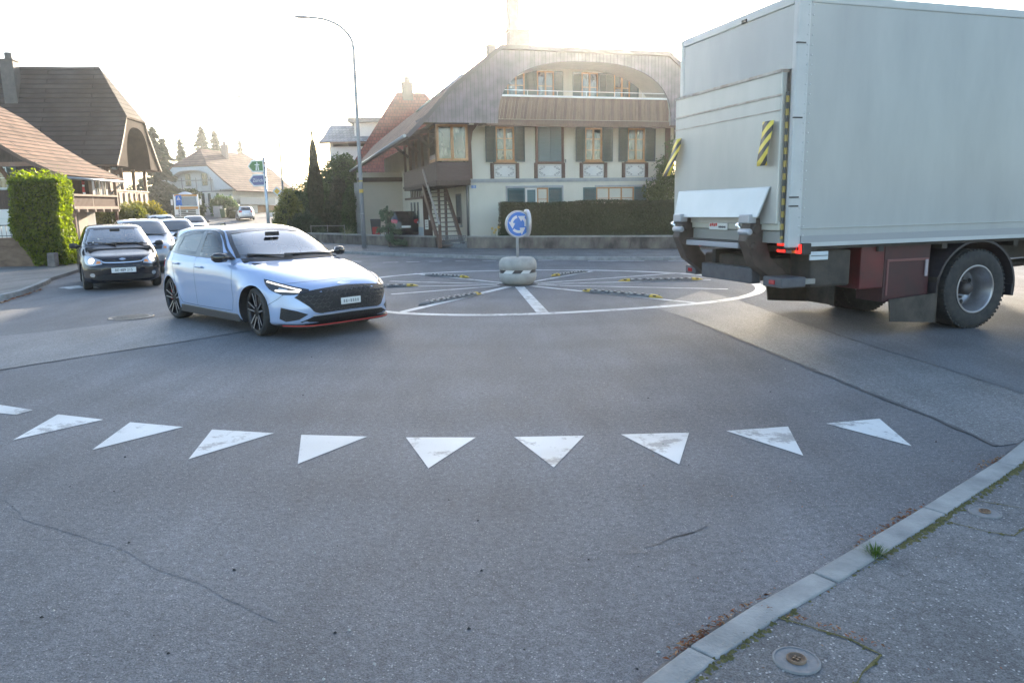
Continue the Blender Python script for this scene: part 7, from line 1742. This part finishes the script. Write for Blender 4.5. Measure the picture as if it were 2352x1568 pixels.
# ================================================================== WALLS, SIGNS, LAMPS, SMALL THINGS
def walling(name):
    m = mat(name, (.055, .046, .042), .9, col2=(.24, .215, .18), scale=1.9, stretch=(1, 1, .55), bump=.3, bscale=18, detail=10, lo=.36, hi=.72)
    return m
WALLM = walling('old_concrete')
COPE = mat('coping', (.20, .20, .19), .85, col2=(.30, .30, .28), scale=3, bump=.2)
def garden_wall(label, P, h, joints=2.4):
    t = thing('garden_wall', label, 'wall', (P[0].x, P[0].y, .0)); b = MB(); c = MB()
    for i in range(len(P)-1):
        a, d = P[i]-P[0], P[i+1]-P[0]; n = max(1, round((d-a).length/joints))
        for k in range(n):
            p, q = a.lerp(d, k/n), a.lerp(d, (k+1)/n); u = (q-p).normalized(); nn = Vector((-u.y, u.x)); e = u*.006
            vs = [(p+e).to_3d(), (q-e).to_3d(), (q-e+nn*.22).to_3d(), (p+e+nn*.22).to_3d()]; b.prism(vs, (0, 0, h+.10))
            c.prism([(v.x, v.y, h+.10) for v in ((p-nn*.035).to_3d(), (q-nn*.035).to_3d(), (q+nn*.25).to_3d(), (p+nn*.25).to_3d())], (0, 0, .055))
    b.build('wall', WALLM, t, bevel=.008); c.build('coping', COPE, t, bevel=.01)
    return t
w0, w1, w2, w3 = (ground(*p).to_2d() for p in ((720, 561), (1001, 575), (1073, 575.6), (1589, 578)))
w0 = Vector((-10.7, 39.2)); dw = (w3-w2).normalized()
garden_wall('low stained garden wall left of the stair, with the lamp post behind it', [w0, w0.lerp(w1, .55)+Vector((-.12, -.1)), w1], .42)
garden_wall('low stained garden wall below the long dark hedge', [w2, w3, w3+dw*12], .42)
gp_ = thing('garden_gate', 'low grey patterned garden gate between the two stained walls', 'gate', (w1.x, w1.y+.08, .1), math.atan2((w2-w1).y, (w2-w1).x)); LW = (w2-w1).length
b = MB(); b.b2((.02, 0, .02), (LW-.02, .03, .18)); gate_m = mat('wrought_grey', (.13, .135, .145), .55, metal=.3, col2=(.20, .205, .21), scale=12)
for k in range(20): x = .04+(LW-.08)*k/19; b.tube([(x, .015, .02), (x, .015, .22)], .012, 5)
b.b2((.0, -.01, .22), (LW, .04, .25)); b.b2((.0, -.01, .0), (LW, .04, .03)); b.build('lower_rail', gate_m, gp_)
b = MB()
for r_ in range(2):
    for k in range(15):
        x = .06+(LW-.12)*(k+.5*(r_ % 2))/15; z = .31+.13*r_; 
        b.tube([(x+.045*math.cos(t), .015, z+.055*math.sin(t)) for t in [6.283*i/10 for i in range(11)]], .011, 5, cap=False)
        b.tube([(x-.04, .015, z-.07), (x+.04, .015, z+.07)], .009, 4)
b.build('scrollwork', gate_m, gp_)
# stone wall with railing on the left
t = thing('stone_wall', 'brown rough stone wall with a thin railing, left of the tall hedge', 'wall', (-22, 24.4, 0)); b = MB()
b.prism([(0, 0, 0), (6.6, 0, 0), (6.6, .4, 0), (0, .4, 0)], (0, 0, 1.02)); b.build('wall', mat('brown_stone', (.11, .07, .05), .9, col2=(.21, .145, .10), scale=2.2, stretch=(.8, 1, 2.2), bump=.5, bscale=9), t, bevel=.02)
b = MB(); b.tube([(0, .2, 1.42), (6.2, .2, 1.42)], .018, 6); b.tube([(0, .2, 1.08), (6.2, .2, 1.08)], .012, 6)
for k in range(42): b.tube([(k*.148, .2, 1.0), (k*.148, .2, 1.42)], .009, 5)
b.build('railing', INK, t)
b = MB(); b.prism([(-.13, -.12, 0), (.13, -.12, 0), (.12, .12, 0), (-.12, .12, 0)], (.02, 0, .45)); o = b.build('boundary_stone', mat('grey_stone', (.11, .10, .095), .9, col2=(.22, .195, .18), scale=4, bump=.5), None, bevel=.03, loc=(-14.75, 24.0, .08)); tag(o, 'squat grey boundary stone at the foot of the tall hedge', 'stone')
# roundabout sign on its concrete drum
rs = thing('roundabout_sign', 'blue roundabout sign with three white arrows on a pole, in the middle of the ring', 'traffic sign', (0.16, 16.35, 0))
CONC = mat('drum_concrete', (.33, .325, .30), .85, col2=(.42, .41, .38), scale=6, bump=.25, bscale=50)
dr = thing('concrete_drum', 'round concrete base with a black and white band, carrying the roundabout sign', 'traffic sign base', (0.16, 16.35, 0))
b = MB(); b.lathe([(.001, .0), (.28, .0), (.325, .02), (.385, .09), (.412, .17), (.415, .262), (.395, .266)], 56, 'z'); b.lathe([(.395, .334), (.415, .338), (.415, .46), (.40, .52), (.36, .575), (.30, .597), (.001, .60)], 56, 'z'); b.build('drum', CONC, dr)
b = MB(); b.lathe([(.395, .262), (.395, .338)], 64, 'z')
bm_ = stripe_mat('band_stripes', (.03, .03, .035), (.72, .73, .72), 3.6, .5, rot=(0, R(-42), 0)); b.build('reflective_band', bm_, dr)
GALV = mat('galvanised', (.40, .42, .44), .4, metal=.75, col2=(.5, .52, .54), scale=8)
b = MB(); b.tube([(0, 0, .58), (0, 0, 1.45)], .030, 16); b.build('pole', GALV, rs)
SBLUE = mat('sign_blue', (.055, .20, .60), .35, coat=.3); SWHITE = mat('sign_white', (.72, .73, .73), .35, coat=.2)
def disc_sign(parent, z, rz, with_face=True, off=.06):
    b = MB(); b.lathe([(.001, off-.035), (.26, off-.035), (.292, off-.03), (.296, off), (.292, off+.04), (.285, off+.048), (.272, off+.045), (.268, off+.034), (.001, off+.034)], 64, 'y')
    for v in range(len(b.v)): x, y, zz = b.v[v]; b.v[v] = (x, -y, zz)
    o = b.build('sign_disc', GALV, parent, loc=(0, 0, z), rot=(0, 0, rz))
    f = MB(); f.lathe([(.001, -(off+.036)), (.268, -(off+.036))], 64, 'y'); f.build('white_rim', SWHITE, o)
    f = MB(); f.lathe([(.001, -(off+.0385)), (.257, -(off+.0385))], 64, 'y'); f.build('blue_face', SBLUE, o)
    y = -(off+.041)
    for th in (102, 222, 342):
        a = MB(); n = 12; r0, w_ = .163, .029
        vs = []
        for k in range(n+1):
            t = R(th+66*k/n); 
            for rr in (r0-w_, r0+w_): vs.append((rr*math.cos(t), y, rr*math.sin(t)))
        a.add(vs, [(2*k, 2*k+1, 2*k+3, 2*k+2) for k in range(n)])
        t0, t1 = R(th+64), R(th+112)
        a.add([((r0-.080)*math.cos(t0), y, (r0-.080)*math.sin(t0)), ((r0+.078)*math.cos(t0), y, (r0+.078)*math.sin(t0)), ((r0+.01)*math.cos(t1), y, (r0+.01)*math.sin(t1))], [(0, 1, 2)])
        a.build('arrow', SWHITE, o)
    b = MB(); b.b2((-.05, -.05, -.12), (.05, .04, -.08)); b.b2((-.05, -.05, .08), (.05, .04, .12)); b.build('bracket', GALV, o)
    return o
disc_sign(rs, 1.315, R(20)); d2_ = disc_sign(rs, 1.335, R(103), off=.27)
d2_.scale = (1, .8, 1)
# black and yellow rubber lane dividers on the painted spokes
RUBG = mat('divider_black', (.085, .087, .092), .7, col2=(.20, .20, .20), scale=7, bump=.3); RUBY = mat('divider_yellow', (.60, .42, .05), .55, col2=(.48, .33, .06), scale=8)
def divider(a, c, label, ycaps=(True, True), pale=False):
    A, B_ = ground(*z7(*a)).to_2d(), ground(*z7(*c)).to_2d(); d = B_-A; Ln = d.length
    t = thing('lane_divider', label, 'lane divider', (A.x, A.y, .012), math.atan2(d.y, d.x), 'rubber lane dividers around the roundabout')
    cap = .26; W_ = .16; nseg = 3
    def dome(x0, x1, z0, z1, n=6):
        vs = []
        for x, z in ((x0, z0), (x1, z1)):
            for k in range(n+1): q = math.pi*k/n; vs.append((x, -W_/2*math.cos(q), z*math.sin(q)**.8))
        return vs, [(k, k+1, n+2+k, n+1+k) for k in range(n)]
    for k in range(nseg):
        x0 = cap+(Ln-2*cap)*k/nseg+.01; x1 = cap+(Ln-2*cap)*(k+1)/nseg-.01; b = MB(); v, f = dome(x0, x1, .055, .055); b.add(v, f, smooth=True); b.add([v[i] for i in range(7)], [tuple(range(7))]); b.add([v[7+i] for i in range(7)], [tuple(range(7))])
        for j in range(5):
            xx = x0+(x1-x0)*(j+.5)/5
            for s in (-1, 1): b.box((xx, s*.052, .036), (.05, .03, .03), 1 if j % 2 else 2)
        b.build('rubber_body', [RUBG, INK, mat('divider_reflector', (.42, .42, .40), .4)], t)
    for e, yes in zip((0, 1), ycaps):
        b = MB(); n = 6; vs = []
        for j in range(5):
            f = j/4; ss = max(.05, math.sin(f*math.pi/2)**.7)
            for k in range(n+1): q = math.pi*k/n; vs.append(((f*cap) if e == 0 else Ln-f*cap, -W_/2*ss*math.cos(q), .057*ss*math.sin(q)**.8))
        b.add(vs, [(j*(n+1)+k, j*(n+1)+k+1, (j+1)*(n+1)+k+1, (j+1)*(n+1)+k) for j in range(4) for k in range(n)], smooth=True); b.build('end_cap', RUBY if yes else RUBG, t)
        if yes:
            b = MB(); x = cap*.6 if e == 0 else Ln-cap*.6
            for s in (-1, 1): b.box((x, s*.055, .032), (.07, .02, .022))
            b.build('black_mark', INK, t)
divider((320, 624), (632, 642), 'rubber divider with a yellow right cap, behind and left of the concrete drum', (False, True))
divider((-330, 716), (280, 698), 'rubber divider with a yellow tip emerging right of the blue hatchback', (True, True))
divider((275, 834), (715, 752), 'worn grey rubber divider on the spoke near the front of the blue hatchback', (False, True))
divider((1195, 632), (1450, 600), 'rubber divider with a yellow left cap, behind and right of the drum', (True, False))
divider((1658, 666), (2250, 655), 'rubber divider with yellow ends, nearest to the tail of the truck', (True, True))
divider((1410, 733), (1972, 784), 'rubber divider with two yellow ends, in front and right of the drum', (True, True))
# manhole cover and two valve covers
def iron_cover(name, label, p, r, z, inner=None, m=None):
    t = thing(name, label, 'cover', (p.x, p.y, z)); b = MB()
    b.lathe([(r*1.12, -.01), (r*1.12, .004), (r*1.0, .006), (r*1.0, -.004)], 48, 'z'); b.build('rim', m or mat('cast_iron', (.10, .095, .09), .5, metal=.5, col2=(.17, .15, .13), scale=12), t)
    b = MB(); b.lathe([(r*.99, .003), (.001, .003)], 48, 'z')
    if inner is None:
        for i in range(-7, 8):
            for j in range(-7, 8):
                x, y = i*r/7.5, j*r/7.5
                if math.hypot(x, y) < r*.92: b.box((x, y, .005), (r*.075, r*.075, .006))
    b.build('lid', mat('lid_iron', (.14, .135, .13), .42, metal=.6, col2=(.22, .20, .18), scale=10), t) if inner is None else b.build('concrete_ring', m, t)
    if inner:
        b = MB(); b.lathe([(inner, .004), (inner, .012), (inner*.85, .014), (inner*.8, .008), (.001, .007)], 32, 'z'); b.box((0, 0, .010), (inner*.9, .008, .006)); b.box((0, 0, .010), (.008, inner*.9, .006)); b.build('lid', mat('rusty_iron', (.13, .075, .045), .7, col2=(.21, .15, .10), scale=20, bump=.4), t)
    return t
iron_cover('manhole_cover', 'round cast iron manhole cover in the road left of the blue hatchback', ground(301, 729), .315, .006)
RING = mat('cover_ring', (.16, .165, .17), .8, col2=(.22, .22, .22), scale=12, bump=.3)
iron_cover('valve_cover', 'rusty valve cover in a concrete ring, nearest on the pavement', ground(1829, 1517, .027), .075, .029, .035, RING)
iron_cover('valve_cover', 'small rusty valve cover further up the pavement, at the right edge', ground(2262, 1177, .027), .070, .029, .028, RING)
# lamp posts
def lamp(label, base, top, xh, zh, r=.095, extra=True):
    t = thing('street_lamp', label, 'street lamp', base, 0, 'curved street lamps'); b = MB(); bx = top[0]-base[0]
    pts = [(0, 0, 0), (bx*.5, 0, top[2]*.5), (bx, 0, top[2]-.05)]; rs_ = [r, r*.8, r*.62]
    hx, hz = xh-base[0], zh
    for k in range(1, 11):
        a = math.pi/2*k/10; pts.append((bx+(hx-bx)*(1-math.cos(a)), 0, top[2]+(hz-top[2])*math.sin(a))); rs_.append(r*(.60-.022*k))
    b.tube(pts, rs_, 12); b.build('post', mat('lamp_post_grey', (.23, .245, .27), .5, metal=.3, col2=(.30, .315, .34), scale=3), t)
    h = MB(); n = 10; L_ = .62
    rows = [(0, .045, .04), (.12, .085, .055), (.3, .125, .075), (.48, .115, .065), (.6, .05, .03), (.62, .01, .01)]
    for (x, w_, z_) in rows:
        for k in range(n): q = 6.283*k/n; h.v.append((hx-x, w_*math.cos(q), hz+.05*x+z_*math.sin(q)*(1.0 if math.sin(q) > 0 else .45)))
    for i in range(len(rows)-1):
        for k in range(n): h.f.append([i*n+k, i*n+(k+1) % n, (i+1)*n+(k+1) % n, (i+1)*n+k]); h.mi.append(0); h.sm.append(True)
    h.build('lamp_head', mat('lamp_grey', (.25, .27, .31), .4, metal=.3), t)
    if extra:
        for (z, c, w_, hh) in ((2.35, (.55, .36, .06), .10, .14), (2.75, (.5, .4, .1), .05, .05), (1.45, (.6, .6, .6), .09, .05)):
            s = MB(); s.lathe([(r*.92, z-hh/2), (r*.90, z+hh/2)], 14, 'z', c=(bx*z/top[2], 0, 0)); 
            s.build('sticker', mat('sticker_%d' % int(z*100), c, .5), t)
    return t
lamp('tall curved street lamp behind the low wall, with yellow stickers on its post', (-6.06, 31.0, .1), (-6.06, 31, 7.9), -7.72, 9.08)
l2 = lamp('street lamp further down the street, carrying the yellow diamond sign', (-15.85, 53, .0), (-15.85, 53, 8.2), -18.0, 9.45, .075, False)
lamp('most distant street lamp, partly behind the shrubs', (-20.6, 72, .3), (-20.6, 72, 8.2), -22.7, 9.3, .075, False)
ds = thing('diamond_sign', 'yellow and white diamond priority sign on the second street lamp', 'traffic sign', (-16.22, 52.85, 3.1))
for nm, s, y, m_ in (('sign_plate', .33, 0, SWHITE), ('yellow_field', .21, -.006, mat('sign_yellow', (.72, .42, .03), .4))):
    b = MB(); b.prism([(-s, y, 0), (0, y, -s), (s, y, 0), (0, y, s)], (0, .005, 0)); b.build(nm, m_, ds)
b = MB(); b.b2((.0, .005, -.02), (.40, .04, .02)); b.build('bracket', GALV, ds)
bs_ = MB(); bs_.b2((-.1, 0, -.12), (.16, .01, .12)); o = bs_.build('street_plate', SBLUE, None, loc=(-15.55, 52.88, 2.95)); tag(o, 'small dark blue street plate on the right of the second lamp', 'sign')
# direction signs
sp_ = thing('direction_sign', 'grey post with a green motorway arrow above a blue place-name arrow', 'road sign', (-9.0, 28.0, 0), R(-14))
b = MB(); b.tube([(0, 0, 0), (0, 0, 3.62)], .055, 14); b.lathe([(.058, 3.62), (.05, 3.66), (.001, 3.67)], 14, 'z'); b.build('post', GALV, sp_)
SGREEN = mat('sign_green', (.06, .17, .05), .4, coat=.2); SGB = mat('place_blue', (.10, .11, .25), .4, coat=.2)
for (z0, z1, fm, nm) in ((3.13, 3.57, SGREEN, 'motorway_arrow'), (2.62, 3.06, SGB, 'place_arrow')):
    zc = (z0+z1)/2; hh = (z1-z0)/2
    b = MB(); b.prism([(-.64, -.07, zc), (-.45, -.07, z0), (.02, -.07, z0), (.02, -.07, z1), (-.45, -.07, z1)], (0, .03, 0)); o = b.build(nm, SWHITE, sp_, bevel=.006)
    b = MB(); b.prism([(-.585, -.074, zc), (-.43, -.074, z0+.05), (-.01, -.074, z0+.05), (-.01, -.074, z1-.05), (-.43, -.074, z1-.05)], (0, .003, 0)); b.build('coloured_field', fm, o)
    if fm is SGREEN:
        b = MB()
        for s in (-1, 1): b.prism([(-.24+s*.012, -.078, zc+.09), (-.24+s*.032, -.078, zc+.09), (-.24+s*.075, -.078, zc-.15), (-.24+s*.022, -.078, zc-.15)], (0, .003, 0))
        b.b2((-.34, -.078, zc+.035), (-.14, -.075, zc+.065)); b.b2((-.26, -.078, zc+.09), (-.22, -.075, zc+.14)); b.build('motorway_symbol', SWHITE, o)
    else: text('place_name', 'Z\u00fcrich', .17, SWHITE, o, (-.255, -.079, zc-.005), (R(90), 0, 0), xscale=.92)
    for zq in (zc-.1, zc+.08): b = MB(); b.tube([(0, 0, zq), (0, 0, zq+.04)], .064, 14); b.build('clamp', INK, o)
# blue pedestrian-crossing sign on a pole
pc_ = at(410, 456, 47); ps = thing('crossing_sign', 'blue pedestrian crossing sign with a white triangle, over the yellow bush', 'traffic sign', (pc_.x, pc_.y, 0), R(-8))
b = MB(); b.tube([(0, .03, 0), (0, .03, pc_.z+.15)], .03, 8); b.build('pole', GALV, ps)
b = MB(); b.b2((-.19, 0, pc_.z-.19), (.19, .015, pc_.z+.19)); o = b.build('sign_plate', SBLUE, ps, bevel=.004)
b = MB(); b.prism([(-.13, -.005, pc_.z-.10), (.13, -.005, pc_.z-.10), (0, -.005, pc_.z+.14)], (0, .004, 0)); b.build('white_triangle', SWHITE, o)
b = MB(); b.bar((-.02, -.008, pc_.z-.08), (.01, -.008, pc_.z+.02), .02, .004); b.bar((.04, -.008, pc_.z-.08), (.01, -.008, pc_.z), .02, .004); b.box((.01, -.008, pc_.z+.055), (.03, .004, .03)); b.build('walker_symbol', INK, o)
b = MB(); b.b2((-.19, -.003, pc_.z-.42), (.19, .012, pc_.z-.21)); b.build('lower_plate', SBLUE, ps)
# tanker lorry at the end of the queue
tz = road_z(0, 80); tp = at(424, 470, 80)
tl = thing('tanker_lorry', 'tanker lorry with an orange banded white cab at the end of the queue', 'truck', (tp.x+.2, tp.y, tz), R(-66))
b = MB(); b.prism([(0, -1.22, .5), (.12, -1.22, .5), (.14, -1.22, 1.5), (-.02, -1.22, 2.9), (-1.9, -1.22, 2.95), (-1.9, -1.22, .5)], (0, 2.44, 0)); b.build('cab', WHITEP, tl, bevel=.08, seg=3)
b = MB(); b.prism([(.135, -1.05, 1.72), (.135, 1.05, 1.72), (.02, 1.0, 2.68), (.02, -1.0, 2.68)], (.02, 0, .002)); b.build('windscreen', DARKGL, tl)
b = MB(); b.b2((.10, -1.1, 1.38), (.165, 1.1, 1.64)); b.b2((0.0, -1.1, 2.72), (.06, 1.1, 2.9)); b.build('orange_band', mat('cab_orange', (.50, .22, .03), .4), tl)
b = MB()
for k in range(4): b.b2((.12, -.85, .66+k*.18), (.175+.01*k, .85, .78+k*.18))
b.build('grille', mat('grille_dark', (.06, .062, .066), .5), tl)
b = MB(); b.prism([(.18, 0, 1.28), (.19, -.09, 1.12), (.19, .09, 1.12)], (.01, 0, 0)); b.build('badge', CHROME, tl)
for s in (-1, 1):
    b = MB(); b.box((.10, s*1.0, .72), (.14, .36, .2)); b.build('headlight', LENS, tl, bevel=.03)
    b = MB(); b.box((.05, s*1.40, 2.1), (.14, .2, .62)); b.build('mirror', WHITEP, tl, bevel=.04)
    b = MB(); b.prism([(-.15, s*1.222, 1.7), (-1.2, s*1.222, 1.7), (-1.2, s*1.222, 2.6), (-.25, s*1.222, 2.6)], (0, s*.01, 0)); b.build('side_window', DARKGL, tl)
b = MB(); b.tube([(-2.2, 0, 2.1), (-2.4, 0, 2.1), (-8.6, 0, 2.1), (-8.8, 0, 2.1)], [.9, 1.15, 1.15, .9], 24); b.build('tank', mat('tank_white', (.58, .60, .64), .25, metal=.3, coat=.4), tl)
b = MB(); b.b2((-9, -.5, .7), (0, .5, 1.0)); b.b2((-8.9, -1.15, .9), (-2.1, 1.15, 1.1)); b.build('chassis', CHAS, tl)
for x in (-.9, -4.6, -6.6):
    for s in (-1, 1):
        b = MB(); b.lathe([(.3, -.15), (.5, -.15), (.51, 0), (.5, .15), (.3, .15)], 24, 'y'); b.lathe([(.3, s*.12), (.001, s*.05)], 20, 'y', mi=1); b.build('wheel', [RUBBER, ALLOY], tl, loc=(x, s*1.05, .51))
# bins, planter and low wall by the far farmhouse, hand cart in the yard
def bin_(label, loc, m, rz=0, cat='bin', h=1.05, name='wheelie_bin'):
    t = thing(name, label, cat, loc, rz); b = MB(); b.prism([(-.25, -.30, .08), (.25, -.30, .08), (.22, .25, .08), (-.22, .25, .08)], (0, 0, .02))
    vs = [(-.23, -.25, .06), (.23, -.25, .06), (.23, .25, .06), (-.23, .25, .06), (-.29, -.36, h-.08), (.29, -.36, h-.08), (.29, .33, h-.08), (-.29, .33, h-.08)]
    b.add(vs, [(0, 3, 2, 1), (4, 5, 6, 7), (0, 1, 5, 4), (1, 2, 6, 5), (2, 3, 7, 6), (3, 0, 4, 7)]); b.build('body', m, t, bevel=.02)
    b = MB(); b.b2((-.31, -.38, h-.075), (.31, .36, h)); b.build('lid', m, t, bevel=.03)
    b = MB(); b.tube([(-.27, .27, .1), (.27, .27, .1)], .10, 12); b.build('wheels', RUBBER, t)
    return t
p = at(514, 497, 87); bin_('green wheelie bin in front of the pale farmhouse', (p.x, p.y, road_z(0, 87)), mat('bin_green', (.03, .10, .055), .5))
p = at(503, 497, 87.6); b = MB(); b.prism([(-.5, -.3, 0), (.35, -.3, 0), (.35, .4, 0), (-.5, .4, 0)], (0, 0, 1.3)); b.b2((-.55, -.35, 1.3), (.4, .45, 1.36)); o = b.build('meter_box', mat('box_grey', (.30, .32, .33), .6, col2=(.38, .40, .41), scale=3), None, bevel=.02, loc=(p.x, p.y, road_z(0, 87.6))); tag(o, 'grey utility box left of the green bin', 'box')
p = at(622, 489, 88); t = thing('planter', 'pale stone planter before the open barn of the far farmhouse', 'planter', (p.x, p.y, 1.1)); b = MB(); b.prism([(-.35, -.3, 0), (.35, -.3, 0), (.45, .3, 0), (-.45, .3, 0)], (0, 0, .5)); b.build('trough', WHITEW, t, bevel=.03); leaves('plants', blob_points([(0, 0, .55, .4, .3, .2)], 300), .06, L_MID, t)
p = at(652, 492, 84); t = thing('low_wall', 'short brick coloured wall at the right of the far street', 'wall', (p.x, p.y, road_z(0, 84)-.1), R(20)); b = MB(); b.b2((-.9, -.15, 0), (1.4, .15, .55)); b.build('wall', mat('brick_low', (.20, .11, .08), .85, col2=(.28, .17, .13), scale=5, bump=.3), t, bevel=.02)
p = at(861, 532, 42); bin_('dark wheelie bin with a red front beside the parked black car', (p.x, p.y+.4, .12), mat('bin_dark', (.04, .045, .05), .5), R(10))
b = MB(); b.b2((-.2, -.40, .15), (.2, -.335, .62)); o = b.build('front_panel', mat('bin_red', (.35, .02, .02), .5), bpy.data.objects['wheelie_bin.001'])
# thin garden fence left of the ivy
t = thing('garden_fence', 'thin low metal fence between the yucca and the ivy column', 'fence', (-11.3, 42.6, .1), R(-20)); b = MB(); b.tube([(0, 0, .75), (2.2, 0, .75)], .018, 6); b.tube([(0, 0, .35), (2.2, 0, .35)], .012, 6)
for k in range(3): b.tube([(k*1.1, 0, 0), (k*1.1, 0, .8)], .022, 6)
b.build('rails', mat('fence_grey', (.25, .25, .24), .6), t)

# ================================================================== the evening haze, one closed box around everything
hv = MB(); hv.b2((-490, -70, -1.2), (490, 650, 24)); ho = hv.build('haze', MATS['tar_joint'], None); ho.data.materials.clear()
hm = bpy.data.materials.new('haze_air'); hm.use_nodes = True; n_, L_ = hm.node_tree.nodes, hm.node_tree.links
n_.remove(n_['Principled BSDF']); pv = n_.new('ShaderNodeVolumePrincipled'); pv.inputs['Color'].default_value = (.90, .95, 1.0, 1); pv.inputs['Density'].default_value = 0.00055; pv.inputs['Anisotropy'].default_value = 0.80
L_.new(pv.outputs[0], n_['Material Output'].inputs['Volume']); ho.data.materials.append(hm); tag(ho, kind='stuff')
ho.display_type = 'WIRE'
